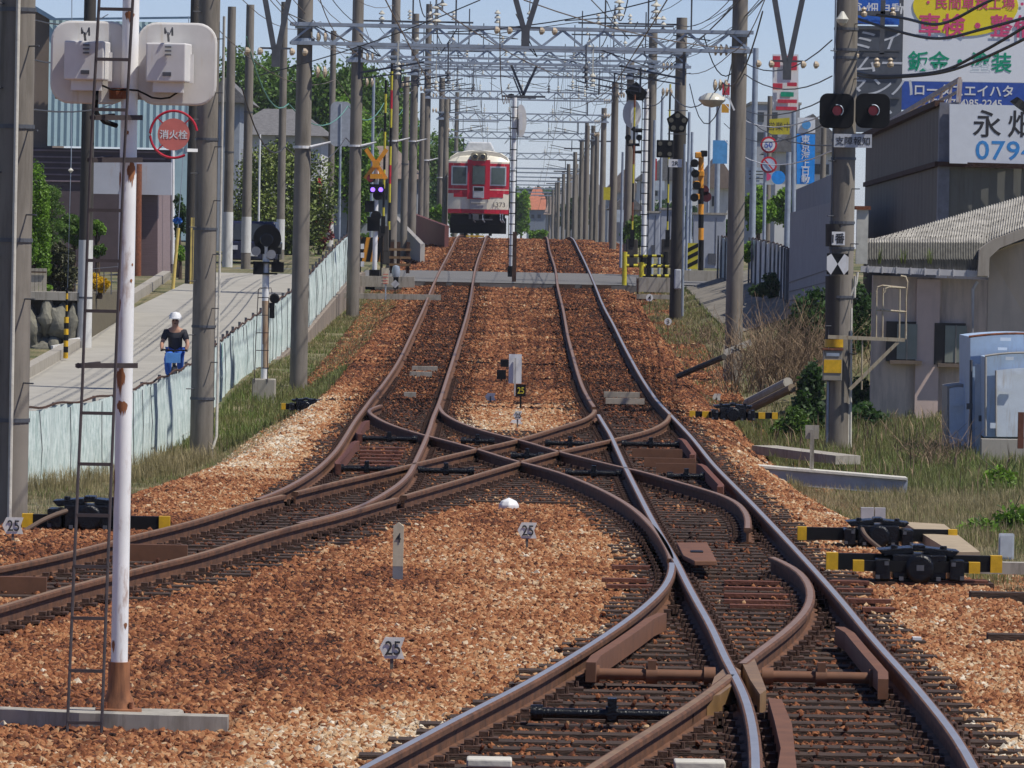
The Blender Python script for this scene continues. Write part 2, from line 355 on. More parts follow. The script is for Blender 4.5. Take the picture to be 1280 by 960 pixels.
def tone(x, d):
    """0 rusty brown .. .5 orange .. 1 pale stone: colour of the ballast itself"""
    t = .50+.10*smooth01(60, 45, d)*0
    i = np.clip(((d-28)*2).astype(int), 0, len(_Dg)-1)
    gauge = np.zeros(len(x), bool)
    for a, b in (('L1', 'R4'), ('L2', 'R4'), ('R1', 'R2'), ('L1', 'C'), ('E', 'L2'), ('E', 'G')):
        A, B = RX[a][i], RX[b][i]; lo, hi = np.fmin(A, B), np.fmax(A, B)
        gauge |= np.nan_to_num((x > lo-.2) & (x < hi+.25)).astype(bool) & (hi-lo < 2.3)
    t = np.where(gauge, .21-.09*smooth01(50, 53, d)*smooth01(64, 60, d)-.08*smooth01(86, 89, d)*smooth01(100, 96, d), .41-.06*smooth01(-.5, -1.5, x)*(d < 60))
    t = np.where((~gauge) & (d > 105), .33, t)
    t = np.where(gauge & (d > 105), .22, t)
    t = t+.27*smooth01(39.5, 34.2, d)*smooth01(-1.8, -.8, x)*(~gauge)+.15*smooth01(35.8, 33.6, d)*(x < -1.2)
    t = t+.12*(~gauge)*(x > 2.2)*(d < 85)+.32*smooth01(-2.3, -2.9, x)*smooth01(70, 76, d)*smooth01(112, 100, d)
    t = t+.13*(~gauge)*smooth01(-1.2, .2, x)*(x < 2)*(d < 60)
    t = t+.18*smooth01(86, 90, d)*smooth01(104, 98, d)*smooth01(-1.2, -.7, x)*smooth01(1.3, .6, x)
    return np.clip(t+.26*(vnoise(x, d*.5, 1.3)-.5)+.16*(vnoise(x+9, d, 3.1)-.5), .02, 1)

gx = np.unique(np.concatenate([np.arange(-9, 9.01, .2), np.arange(-30, 30.1, 1.5), np.arange(-150, 151, 20), [-2500, -1000, -400, 400, 1000, 2500]]))
gd = np.unique(np.concatenate([np.arange(24, 120, .5), np.arange(120, 300, 1.5), np.arange(300, 700, 20), [-200, -50, 0, 15, 900, 1300, 2000, 3400]]))
XX, DD = np.meshgrid(gx, gd); ZZ = H(XX, DD); bal = (XX > XL(DD)-.9) & (XX < XR(DD)+.9)
ZZ = ZZ+np.where(bal, 0, .05*(vnoise(XX, DD, .9)-.5))+np.where(bal, .025*(vnoise(XX, DD, 2.1)-.5), 0)
V = np.stack([XX, DD, ZZ], -1).reshape(-1, 3); nx = len(gx)
F = [(j*nx+i, j*nx+i+1, (j+1)*nx+i+1, (j+1)*nx+i) for j in range(len(gd)-1) for i in range(nx-1)]
me = bpy.data.meshes.new('ground'); me.from_pydata(V.tolist(), [], F)
mk = np.clip(np.minimum(XX-(XL(DD)-.55), (XR(DD)+.55)-XX)/.5, 0, 1)*(DD < 330)
at = me.attributes.new('ballast_mask', 'FLOAT', 'POINT'); at.data.foreach_set('value', mk.ravel().astype(np.float32))
at = me.attributes.new('tone', 'FLOAT', 'POINT'); at.data.foreach_set('value', tone(XX.ravel(), DD.ravel()).astype(np.float32))
ground = struct(bpy.data.objects.new('ground', me)); COL.objects.link(ground)
me.polygons.foreach_set('use_smooth', [True]*len(me.polygons))
STOPS = [(0, (.022, .011, .008)), (.2, (.085, .028, .014)), (.4, (.22, .078, .030)), (.58, (.35, .16, .068)), (.76, (.44, .30, .17)), (1, (.60, .54, .43))]
def tone_ramp(nt, src):
    rp = nt.nodes.new('ShaderNodeValToRGB'); e = rp.color_ramp.elements
    e[0].position, e[0].color = STOPS[0][0], (*STOPS[0][1], 1); e[1].position, e[1].color = STOPS[-1][0], (*STOPS[-1][1], 1)
    for p, c in STOPS[1:-1]: x = e.new(p); x.color = (*c, 1)
    nt.links.new(src, rp.inputs[0]); return rp.outputs[0]
def math_n(nt, op, a, b=None, c=None):
    n = nt.nodes.new('ShaderNodeMath'); n.operation = op
    for i, v in enumerate((a, b, c)):
        if v is None: continue
        if isinstance(v, (int, float)): n.inputs[i].default_value = v
        else: nt.links.new(v, n.inputs[i])
    return n.outputs[0]
m = bpy.data.materials.new('ground_mix'); m.use_nodes = True; nt = m.node_tree; p = nt.nodes['Principled BSDF']; p.inputs['Roughness'].default_value = .95
geo = nt.nodes.new('ShaderNodeNewGeometry'); vo = nt.nodes.new('ShaderNodeTexVoronoi'); vo.inputs['Scale'].default_value = 17; nt.links.new(geo.outputs['Position'], vo.inputs['Vector'])
sp = nt.nodes.new('ShaderNodeSeparateColor'); nt.links.new(vo.outputs['Color'], sp.inputs[0])
a1 = nt.nodes.new('ShaderNodeAttribute'); a1.attribute_name = 'tone'; a2 = nt.nodes.new('ShaderNodeAttribute'); a2.attribute_name = 'ballast_mask'
tn = math_n(nt, 'ADD', a1.outputs['Fac'], math_n(nt, 'MULTIPLY_ADD', sp.outputs[0], .5, -.27))
cb = tone_ramp(nt, tn)
n1 = nt.nodes.new('ShaderNodeTexNoise'); n1.inputs['Scale'].default_value = .8; n1.inputs['Detail'].default_value = 8; nt.links.new(geo.outputs['Position'], n1.inputs['Vector'])
rp = nt.nodes.new('ShaderNodeValToRGB'); nt.links.new(n1.outputs['Fac'], rp.inputs[0]); e = rp.color_ramp.elements
e[0].position = .38; e[0].color = (.07, .085, .025, 1); e[1].position = .62; e[1].color = (.22, .18, .10, 1)
n2 = nt.nodes.new('ShaderNodeTexNoise'); n2.inputs['Scale'].default_value = 5; nt.links.new(geo.outputs['Position'], n2.inputs['Vector'])
mm = math_n(nt, 'GREATER_THAN', math_n(nt, 'ADD', a2.outputs['Fac'], math_n(nt, 'MULTIPLY_ADD', n2.outputs['Fac'], .8, -.4)), .5)
mx = nt.nodes.new('ShaderNodeMix'); mx.data_type = 'RGBA'; nt.links.new(mm, mx.inputs[0]); nt.links.new(rp.outputs[0], mx.inputs[6]); nt.links.new(cb, mx.inputs[7])
nt.links.new(mx.outputs[2], p.inputs['Base Color'])
bp = nt.nodes.new('ShaderNodeBump'); bp.inputs['Strength'].default_value = .9; bp.inputs['Distance'].default_value = .04
nt.links.new(vo.outputs['Distance'], bp.inputs['Height']); bp.invert = True; nt.links.new(bp.outputs[0], p.inputs['Normal'])
me.materials.append(m)

# ballast: stones scattered as stuff
def in_view(X, D, Z, pad=60):
    C = np.array(CM.inverted()); P = np.stack([X, D, Z-HC], -1)@C.T; u = P[:, 0]/-P[:, 2]*FPX+640; v = 480-P[:, 1]/-P[:, 2]*FPX
    return (u > -pad) & (u < 1280+pad) & (v > -pad) & (v < 960+pad)
def scatter(n, d0, d1, x0, x1, size, sleeper_keep):
    d = d0+(d1-d0)*rng.random(n); x = x0+(x1-x0)*rng.random(n); k = (x > XL(d)-1.0) & (x < XR(d)+1.1); x, d = x[k], d[k]
    k = ~((d > 183.5) & (d < 198.5)); x, d = x[k], d[k]
    z = H(x, d); k = in_view(x, d, z); x, d, z = x[k], d[k], z[k]
    s_ = is_sleeper(x, d); k = ~s_ | (rng.random(len(x)) < sleeper_keep(d)); x, d, z, s_ = x[k], d[k], z[k], s_[k]
    z = z+np.where(s_, .05, .0)+.02*rng.random(len(x)); sz = size*(.5+1.0*rng.random(len(x))**2)*np.where(s_, .6, 1)
    return np.stack([x, d, z], -1), sz
parts = [scatter(430000, 29, 48, -4.2, 4.8, .021, lambda d: .025), scatter(560000, 48, 78, -6.2, 5.2, .023, lambda d: .03),
         scatter(300000, 78, 120, -5, 5, .029, lambda d: np.clip((d-90)/40, .05, .35)), scatter(190000, 120, 183.5, -5, 5, .038, lambda d: .35+0*d), scatter(90000, 198.5, 275, -6, 6, .05, lambda d: .7+0*d)]
PP = np.concatenate([a for a, b in parts]); SZ = np.concatenate([b for a, b in parts])
# keep stones off the rail heads
near = np.zeros(len(PP), bool); ii = np.clip(((PP[:, 1]-28)*2), 0, len(_Dg)-1.01)
for k in RP:
    v = RX[k]; i0 = ii.astype(int); fr = ii-i0; xr = v[i0]*(1-fr)+v[i0+1]*fr; near |= np.nan_to_num(abs(PP[:, 0]-xr), nan=9) < .07
PP, SZ = PP[~near], SZ[~near]
me = bpy.data.meshes.new('ballast'); me.vertices.add(len(PP)); me.vertices.foreach_set('co', PP.ravel())
TN = np.clip(tone(PP[:, 0], PP[:, 1])+rng.normal(0, .15, len(PP)), 0, 1)
a = me.attributes.new('tone', 'FLOAT', 'POINT'); a.data.foreach_set('value', TN.astype(np.float32))
a = me.attributes.new('sz', 'FLOAT', 'POINT'); a.data.foreach_set('value', SZ.astype(np.float32))
bal_o = bpy.data.objects.new('ballast', me); COL.objects.link(bal_o)
tag(bal_o, 'rust orange crushed stone ballast spread under and between the tracks', 'ballast', kind='stuff')
sm = bpy.data.materials.new('ballast_stone'); sm.use_nodes = True; nt = sm.node_tree; p = nt.nodes['Principled BSDF']; p.inputs['Roughness'].default_value = .85; p.inputs['Specular IOR Level'].default_value = .25
a1 = nt.nodes.new('ShaderNodeAttribute'); a1.attribute_name = 'tone'; a1.attribute_type = 'INSTANCER'
nz = nt.nodes.new('ShaderNodeTexNoise'); nz.inputs['Scale'].default_value = 40; g2 = nt.nodes.new('ShaderNodeNewGeometry'); nt.links.new(g2.outputs['Position'], nz.inputs['Vector'])
nt.links.new(tone_ramp(nt, math_n(nt, 'ADD', a1.outputs['Fac'], math_n(nt, 'MULTIPLY_ADD', nz.outputs['Fac'], .3, -.15))), p.inputs['Base Color'])
ng = bpy.data.node_groups.new('stones', 'GeometryNodeTree'); ng.interface.new_socket('Geometry', in_out='INPUT', socket_type='NodeSocketGeometry'); ng.interface.new_socket('Geometry', in_out='OUTPUT', socket_type='NodeSocketGeometry')
N, Lk = ng.nodes, ng.links; gi = N.new('NodeGroupInput'); go = N.new('NodeGroupOutput')
jn = N.new('GeometryNodeGeometryToInstance')
for q in range(5):
    ico = N.new('GeometryNodeMeshIcoSphere'); ico.inputs['Subdivisions'].default_value = 1; ico.inputs['Radius'].default_value = 1
    wnz = N.new('ShaderNodeTexVoronoi'); wnz.inputs['Scale'].default_value = .9; wnz.feature = 'F1'
    pos = N.new('GeometryNodeInputPosition'); ad = N.new('ShaderNodeVectorMath'); ad.operation = 'ADD'; ad.inputs[1].default_value = (q*7.3, q*3.1, q*1.7); Lk.new(pos.outputs[0], ad.inputs[0]); Lk.new(ad.outputs[0], wnz.inputs['Vector'])
    ma = N.new('ShaderNodeMath'); ma.operation = 'MULTIPLY_ADD'; ma.inputs[1].default_value = -.9; ma.inputs[2].default_value = 1.6; Lk.new(wnz.outputs['Distance'], ma.inputs[0])
    sc = N.new('ShaderNodeVectorMath'); sc.operation = 'SCALE'; Lk.new(pos.outputs[0], sc.inputs[0]); Lk.new(ma.outputs[0], sc.inputs['Scale'])
    m2 = N.new('ShaderNodeVectorMath'); m2.operation = 'MULTIPLY'; m2.inputs[1].default_value = (1.15, .8+.06*q, .62+.05*q); Lk.new(sc.outputs[0], m2.inputs[0])
    st = N.new('GeometryNodeSetPosition'); Lk.new(ico.outputs['Mesh'], st.inputs['Geometry']); Lk.new(m2.outputs[0], st.inputs['Position'])
    smt = N.new('GeometryNodeSetMaterial'); smt.inputs['Material'].default_value = sm; Lk.new(st.outputs[0], smt.inputs[0])
    ss = N.new('GeometryNodeSetShadeSmooth'); ss.inputs['Shade Smooth'].default_value = False; Lk.new(smt.outputs[0], ss.inputs[0])
    Lk.new(ss.outputs[0], jn.inputs[0])
iop = N.new('GeometryNodeInstanceOnPoints'); iop.inputs['Pick Instance'].default_value = True
rv = N.new('FunctionNodeRandomValue'); rv.data_type = 'FLOAT_VECTOR'; rv.inputs['Max'].default_value = (1.2, 1.2, 6.28)
ri = N.new('FunctionNodeRandomValue'); ri.data_type = 'INT'; ri.inputs[4].default_value = 0; ri.inputs[5].default_value = 4
na = N.new('GeometryNodeInputNamedAttribute'); na.data_type = 'FLOAT'; na.inputs['Name'].default_value = 'sz'
mp = N.new('GeometryNodeMeshToPoints'); Lk.new(gi.outputs[0], mp.inputs[0]); Lk.new(mp.outputs[0], iop.inputs['Points']); Lk.new(jn.outputs[0], iop.inputs['Instance'])
Lk.new(ri.outputs[2], iop.inputs['Instance Index']); Lk.new(rv.outputs[0], iop.inputs['Rotation']); Lk.new(na.outputs[0], iop.inputs['Scale']); Lk.new(iop.outputs[0], go.inputs[0])
md = bal_o.modifiers.new('stones', 'NODES'); md.node_group = ng

# ------------------------------------------------------------ tracks
PROF = [(-.021, 0), (.021, 0), (.032, -.003), (.036, -.010), (.035, -.038), (.011, -.050), (.010, -.122), (.062, -.136), (.062, -.148), (-.062, -.148), (-.062, -.136), (-.010, -.122), (-.011, -.050), (-.035, -.038), (-.036, -.010), (-.031, -.003)]
def rail_mesh(mb, P, wscale=1.0, zoff=0):
    n = len(PROF); b = len(mb.v)
    for i, p in enumerate(P):
        d = (P[min(i+1, len(P)-1)]-P[max(i-1, 0)]); d.z = 0; d.normalize(); r = Vector((d.y, -d.x, 0))
        for x, z in PROF: q = p+r*x*wscale; mb.v.append((q.x, q.y, q.z+z+zoff))
    for i in range(len(P)-1):
        for k in range(n):
            mb.f.append([b+i*n+k, b+i*n+(k+1) % n, b+(i+1)*n+(k+1) % n, b+(i+1)*n+k]); mb.mi.append(1 if k == 0 else 0)
    mb.f += [[b+k for k in range(n)], [b+(len(P)-1)*n+k for k in range(n)]]; mb.mi += [0, 0]
def cut(k, d0, d1): return [p for p in RP[k] if d0 <= p.y <= d1]
def add_rail(parent, P, top, wide=1.0, zoff=0):
    mb = MB(); rail_mesh(mb, P, wide, zoff); return mb.build('rail', [RAILS, top], parent)
def idx_near(k, px, py):
    q = G(px, py); return min(range(len(RP[k])), key=lambda i: (RP[k][i]-q).length)
iL1 = idx_near('L1', 743, 509)
right_t = thing('railway_track', 'right hand main track with bright polished rails climbing to the crest', 'railway track', (1.9, 60, float(rail(60))-.15))
left_t = thing('railway_track', 'left hand main track rising to the red and white train', 'railway track', (-1.6, 120, float(rail(120))-.15))
branch_t = thing('railway_track', 'brown railed side track curving out of the picture at the left edge', 'railway track', (-3, 50, -.15))
cross_t = thing('crossover', 'X shaped scissors crossover of rusty rails joining the two main tracks', 'rail crossing', (0, 85, -.15))
turn_t = thing('turnout', 'foreground turnout whose rails fork towards the bottom edge at the shiny frog', 'rail switch', (1, 38, -.15))
add_rail(right_t, RP['L1'][:iL1+1], RAILM); add_rail(right_t, RP['L2'], RAILT); add_rail(right_t, RP['R4'], RAILT)
add_rail(left_t, RP['R1'], RAILM); add_rail(left_t, RP['R2'], RAILM)
iA = idx_near('L1', 352, 619); iC = idx_near('C', 495, 622)
add_rail(cross_t, RP['L1'][iL1+2:iA], RAILB); add_rail(branch_t, RP['L1'][iA:], RAILB)
add_rail(cross_t, RP['C'][:iC], RAILB); add_rail(branch_t, RP['C'][iC:], RAILB)
add_rail(cross_t, RP['D'], RAILM); iE = idx_near('E', 840, 703)
add_rail(cross_t, RP['E'][:iE], RAILM); add_rail(turn_t, RP['E'][iE:], RAILT)
add_rail(turn_t, RP['F'], RAILM); add_rail(turn_t, RP['G'], RAILB)
# check rails and guard plates
def offs(k, px0, px1, off, top, parent, name='check_rail', hh=.12, ww=.062, zt=.008):
    i, j = sorted((idx_near(k, *px0), idx_near(k, *px1))); P = RP[k][i:j+1]; mb = MB(); L_ = []
    for a, p in enumerate(P):
        d = (P[min(a+1, len(P)-1)]-P[max(a-1, 0)]); d.z = 0; d.normalize(); r = Vector((d.y, -d.x, 0)); o = off+(.035 if a in (0, len(P)-1) else 0)*(1 if off > 0 else -1)
        c = p+r*o; L_.append([c-r*ww/2+Vector((0, 0, zt)), c+r*ww/2+Vector((0, 0, zt)), c+r*ww/2+Vector((0, 0, zt-hh)), c-r*ww/2+Vector((0, 0, zt-hh)), c-r*ww/2+Vector((0, 0, zt))])
    mb.sheet(L_); mb.add(L_[0][:4], [(0, 1, 2, 3)]); mb.add(L_[-1][:4], [(0, 1, 2, 3)]); return mb.build(name, top, parent)
BRN = mat('guard_plate_brown', (.17, .072, .034), .75, var=.3, scale=5)
offs('R4', (1075, 782), (1143, 856), -.13 if RP['R4'][0].y < RP['R4'][-1].y else .13, BRN, turn_t)
offs('R4', (868, 549), (884, 570), .14, RUSTR, cross_t); offs('R4', (893, 582), (920, 610), .14, RUSTR, cross_t)
offs('R1', (444, 526), (434, 543), -.14, RUSTR, cross_t); offs('R1', (428, 552), (405, 580), -.15, RUSTR, cross_t)
offs('E', (795, 766), (707, 826), -.15, BRN, turn_t)
# frog block, wing ends
fz = G(914, 838); mb = MB()
for s_, px in ((1, [(893, 846), (912, 829), (926, 838), (922, 852), (900, 868), (884, 872)]),):
    mb.prism([G(x, y, None, -.02) for x, y in px], (0, 0, -.12))
mb.build('frog_block', RAILB, turn_t)
mb = MB(); pts = [G(x, y, None, -.01) for x, y in ((960, 872), (977, 874), (990, 905), (996, 962), (985, 985), (968, 985), (976, 935), (968, 900))]; mb.prism(pts, (0, 0, -.13)); mb.build('guard_rail', BRN, turn_t)
mb = MB(); pts = [G(x, y, None, -.005) for x, y in ((928, 829), (942, 820), (948, 836), (958, 862), (950, 868), (938, 850))]; mb.prism(pts, (0, 0, -.12)); mb.build('wing_rail', RAILB, turn_t)
# spreader rods with a collar in the middle
def rod(p, q, parent, m_, r=.032):
    a, b = G(*p, None, -.06), G(*q, None, -.06); y = (a.y+b.y)/2; a.y = b.y = y; a.z = b.z = float(rail(y))-.07
    mb = MB().cyl(a, b, r, n=10); c = (a+b)/2
    for t in (.03, .5, .97): k = a+(b-a)*t; mb.cyl(k-Vector((.035, 0, 0)), k+Vector((.035, 0, 0)), r*1.55, n=10)
    mb.box(c+Vector((0, 0, .03)), (.05, .09, .12)); return mb.build('spreader_rod', m_, parent, smooth=True)
for p, q in (((452, 547), (521, 548)), ((578, 550), (616, 551)), ((424, 584), (493, 586)), ((524, 587), (591, 588)), ((683, 553), (742, 554)), ((778, 554), (849, 555)), ((641, 569), (677, 569)), ((708, 590), (776, 591)), ((836, 594), (880, 595))): rod(p, q, cross_t, GLOSSB)
rod((737, 837), (893, 846), turn_t, BRN, .036); rod((955, 843), (1098, 846), turn_t, BRN, .036); rod((665, 888), (865, 893), turn_t, GLOSSB, .03)
for x0, x1, y in ((842, 906, 955), (583, 640, 952)):
    a, b = G(x0, y, None, -.11), G(x1, y, None, -.11); MB().box(((a.x+b.x)/2, a.y, a.z), (b.x-a.x, .2, .045)).build('concrete_slab', STONEW, turn_t, bevel=.01)
# tie plates, box covers lying between the rails
def slab(px, m_, parent, name, top=.0, th=.04):
    return MB().prism([G(x, y, None, top) for x, y in px], (0, 0, -th)).build(name, m_, parent, bevel=.006)
slab([(846, 678), (884, 678), (896, 701), (868, 701), (854, 694)], BRN, turn_t, 'cover_plate', .0)
MB().box(G(871, 690)+Vector((0, 0, .004)), (.10, .25, .01)).build('cover_slot', BLACK, turn_t)
for i in range(8):
    a = G(450, 560+4.4*i, None, -.13); b = G(507-2*i, 560+4.4*i+1, None, -.13); y = a.y; MB().box(((a.x+b.x)/2, y, float(rail(y))-.13), (b.x-a.x, .25, .03)).build('tie_plate', RUSTR, cross_t)
for (x0, x1, y) in ((790, 852, 569), (805, 868, 581), (820, 870, 588)):
    a = G(x0, y, None, -.09); b = G(x1, y, None, -.09); MB().box(((a.x+b.x)/2, a.y, float(rail(a.y))-.06), (b.x-a.x, .06, .11)).build('tie_plate', BRN, cross_t)
for (x0, x1, y) in ((905, 985, 728), (905, 990, 736), (905, 995, 744), (905, 1000, 752), (912, 1003, 758), (1035, 1085, 728), (1045, 1090, 738), (1060, 1112, 751), (1078, 1118, 762), (752, 808, 725), (758, 815, 733), (765, 812, 709)):
    a = G(x0, y, None, -.13); b = G(x1, y, None, -.13); MB().box(((a.x+b.x)/2, a.y, float(rail(a.y))-.128), (b.x-a.x, .14, .03)).build('tie_plate', RUSTR, turn_t)
for (x0, x1, y) in ((158, 236, 686), (0, 60, 727)):
    a = G(x0, y, None, -.06); b = G(x1, y, None, -.06); MB().box(((a.x+b.x)/2, a.y, float(rail(a.y))-.09), (b.x-a.x, .08, .14)).build('tie_plate', BRN, branch_t)
# sleepers: each one a part of its track, the farthest ones as one part
def owner(d, a, b):
    c = (a+b)/2
    if d > 111: return right_t if c > 0 else left_t
    if d > 62: return cross_t
    if c < -.6 and d > 42: return branch_t
    return turn_t if d < 46 else right_t
bucket = {}
for d, a, b in SLEEPERS: bucket.setdefault(owner(d, a, b).name, []).append((d, a, b))
own = {o.name: o for o in (right_t, left_t, branch_t, cross_t, turn_t)}
gS = random.Random(9)
def sl_box(mb, d, a, b):
    mb.box(((a+b)/2, d, float(rail(d))-SLEEPZ-.06+gS.uniform(-.008, .004)), (b-a, .215, .13), rz=gS.uniform(-.006, .006))
for k, L_ in bucket.items():
    for d, a, b in L_[:95]: mb = MB(); sl_box(mb, d, a, b); mb.build('sleeper', TIMB, own[k])
    if len(L_) > 95:
        mb = MB()
        for d, a, b in L_[95:]: sl_box(mb, d, a, b)
        tag(mb.build('sleeper_row', TIMB, own[k]), kind='stuff')
# plates and clips that hold the rails, one mesh per track
for tname, keys in (('r', ('L2', 'R4')), ('l', ('R1', 'R2')), ('b', ('L1', 'C')), ('x', ('E', 'D')), ('f', ('F', 'G'))):
    mb = MB(); own_ = {'r': right_t, 'l': left_t, 'b': branch_t, 'x': cross_t, 'f': turn_t}[tname]
    for d in sorted(set(SA[:, 0])):
        if d > 112: continue
        for k in keys:
            for x in x_at(k, d):
                z = float(rail(d))-SLEEPZ
                mb.box((x, d, z+.008), (.34, .17, .018))
                for sgn in (-1, 1):
                    mb.box((x+sgn*.088, d, z+.028), (.05, .09, .04)); mb.cyl((x+sgn*.13, d, z), (x+sgn*.13, d, z+.055), .015, .010, 6)
    tag(mb.build('rail_fastening', RUSTD, own_), kind='stuff')
# ------------------------------------------------------------ path, level crossing road
rows_ = []
_ex = [G(x, y, lambda a, b: PA(b)) for x, y in ((-40, 520), (32, 477), (100, 437), (140, 400), (175, 384), (240, 352))]
EXt = table([(0, -14)]+[(p.y, p.x) for p in _ex]+[(185, -9.5), (3500, -9.5)], 3)
mb = MB(); mb.sheet([[Vector((x, d, float(PA(d))+.05)) for x in np.linspace(float(EXt(d)), float(FX(d))+.02, 6)] for d in np.arange(84, 187, 1.5)])
struct(mb.build('path', PATHM, smooth=True))
mb = MB(); xs = np.linspace(-14, 12, 27)
mb.sheet([[Vector((x, d, float(rail(d))+(.0 if abs(x-.2) < 3.4 else -.02)-.03)) for x in xs] for d in np.linspace(184.2, 198, 10)])
rf = float(rail(184.2)); mb.box((-.2, 184.35, rf-.24), (7.6, .3, .38))
struct(mb.build('road', ASPH))
mb = MB()
for a, b in ((-2.55, -1.95), (-1.75, -.98), (1.15, 1.75), (1.95, 2.8)): mb.box(((a+b)/2, 184.1, rf-.12), (b-a, .2, .16))
tag(mb.build('timber_edging', TIMB), 'dark timber edging along the near side of the level crossing', 'edging')
# concrete kerb / cable trough round the mast footing
mb = MB(); ks = [G(x, y, None, -.17) for x, y in ((-40, 905), (0, 905), (100, 910), (200, 913), (285, 915))]
ks = smoothline(ks, .3)
mb.sheet([[p+Vector((0, .10, .0)), p+Vector((0, .1, .09)), p+Vector((0, -.1, .09)), p+Vector((0, -.1, -.12))] for p in ks]); mb.add([ks[-1]+Vector((0, .1, 0)), ks[-1]+Vector((0, .1, .09)), ks[-1]+Vector((0, -.1, .09)), ks[-1]+Vector((0, -.1, -.12))], [(0, 1, 2, 3)])
tag(mb.build('cable_trough', CONC), 'low concrete cable trough lid curving in front of the white mast', 'cable trough')

# ------------------------------------------------------------ white mast in the left foreground
DM = 35.6; base = W(148, 890, DM); s1 = 1/(8000/DM)
mast = thing('signal_mast', 'white tubular signal mast with rusty foot carrying two pale signal backs, left foreground', 'mast', base)
MB().box(base+Vector((.02, .05, -.07)), (.66, .55, .14)).build('footing', CONC, mast, bevel=.02)
MB().lathe(base+Vector((0, 0, .0)), [(.13, 0), (.13, .02), (.095, .025), (.062, .12), (.06, .28)], 20).build('rusty_foot', streaked('rusty_foot', (.30, .12, .05), (.12, .045, .02), .5, .8, 9), mast, smooth=True)
mb = MB()
for a in range(4): c = base+Vector((.1*math.cos(a*1.571+.8), .1*math.sin(a*1.571+.8), 0)); mb.cyl(c, c+Vector((0, 0, .06)), .012, n=6)
mb.build('anchor_bolt', RUST, mast)
MB().cyl(base+Vector((0, 0, .27)), base+Vector((0, 0, 5.2)), .047, n=28).build('pole', WHITEP, mast, smooth=True)
def rust_patch(py, a0, a1, hz, sd_):
    g = random.Random(sd_); c = W(148, py, DM); n = 14; top, bot = [], []
    for i in range(n+1):
        a = R(a0+(a1-a0)*i/n); e = math.sin(math.pi*i/n)**.6; r = .0485; q = lambda z: Vector((base.x+r*math.cos(a), DM+r*math.sin(a), c.z+z)); top.append(q(hz*.5*e*g.uniform(.5, 1))); bot.append(q(-hz*e*g.uniform(.35, 1)))
    MB().sheet([top, bot]).build('rust_patch', MATS['rusty_foot'], mast)
for args in ((18, -130, -60, .05, 1), (165, -120, -85, .03, 2), (212, -95, -30, .11, 3), (222, -170, -140, .09, 4), (352, -178, -128, .17, 5), (378, -176, -120, .1, 6), (470, -150, -80, .13, 7), (506, -140, -60, .07, 8), (350, -60, -40, .02, 9), (330, -50, -35, .015, 10), (600, -170, -150, .2, 11), (780, -60, -30, .03, 12), (805, -150, -120, .06, 13)): rust_patch(*args)
mb = MB()
LP = [W(83, 938, DM-.85), W(93, 700, DM-.6), W(103, 480, DM-.38), W(113, 200, DM-.25), W(124, 0, DM-.23), W(128, -120, DM-.22)]
RPp = [W(126, 938, DM-.85), W(135, 700, DM-.6), W(143.5, 480, DM-.38), W(155, 200, DM-.25), W(166, 0, DM-.23), W(170, -120, DM-.22)]
mb.tube(LP, .0085, 6); mb.tube(RPp, .0085, 6); DKI = mat('ladder_iron', (.06, .045, .045), .6, var=.4, scale=8)
def onl(P, py):
    zt = W(140, py, DM-.28).z
    for a, b in zip(P[:-1], P[1:]):
        if (a.z-zt)*(b.z-zt) <= 0: return a+(b-a)*((zt-a.z)/(b.z-a.z))
    return P[-1]
for y in (11, 74, 137, 263, 326, 389, 516, 579, 642, 705, 768, 832, 895): a, b = onl(LP, y), onl(RPp, y); mb.bar(a, b, .018, .018)
mb.build('ladder', DKI, mast)
for x0, x1, y in ((114, 178, 147), (111, 178, 200), (96, 172, 457)):
    a, b = W(x0, y, DM-.2), W(x1, y, DM-.09); mb = MB().bar(a, b, .028, .012); mb.bar(a+Vector((0, .0, 0)), W(x0+28, y-3, DM), .02, .02)
    mb.cyl(W(x0+2, y, DM-.24), W(x0+2, y, DM-.1), .016, n=8); mb.build('clamp', DKI, mast)
a, b = W(69, 117, DM+.09), W(253, 119, DM+.09); MB().bar(a, b, .058, .05).build('bracket', streaked('bracket_grey', (.33, .31, .3), (.25, .1, .04), .3, .6, 12), mast)
MB().cyl(W(150.5, 117, DM)-Vector((0, 0, .03)), W(150.5, 117, DM)+Vector((0, 0, .03)), .062, n=20).build('band', RUST, mast)
CREAM = streaked('cream_enamel', (.62, .60, .57), (.46, .38, .27), .25, .5, 6)
CREAMC = streaked('case_enamel', (.66, .645, .63), (.5, .42, .3), .15, .45, 6)
for (cx, cy, kx, ky, hx) in ((113, 78, 109, 76, 107), (221, 80, 211, 78.5, 211)):
    pl = MB().rrect(W(cx, cy, DM+.0), .445, .46, .11, .03).build('signal_back', CREAM, mast, bevel=.012)
    c = W(kx, ky, DM-.09); cs = MB().box(c, (.225, .17, .215), rz=R(-9)).build('signal_case', CREAMC, pl, bevel=.008)
    mb = MB(); mb.box(c+Vector((.125, .045, -.03)), (.02, .04, .16)).box(c+Vector((0, .01, -.135)), (.17, .1, .06)); mb.build('case_mount', CREAMC, pl)
    t = W(hx, 42, DM-.1); mb = MB().tube([t+Vector((-.02, 0, .0)), t+Vector((-.02, -.02, .03)), t+Vector((.0, -.03, -.015)), t+Vector((.02, -.02, .03)), t+Vector((.02, 0, -.01))], .006, 6)
    mb.bar(t+Vector((0, -.09, -.0)), t+Vector((.0, .0, -.04)), .012, .012)
    for j in range(3): mb.box(c+Vector((.0, -.105, .085-.022*j)), (.035, .02, .008))
    mb.build('hasp', GALVD, pl)
    MB().box(c+Vector((-.005, -.088, -.065)), (.048, .006, .022), rz=R(-9)).build('name_plate', GALVD, pl)
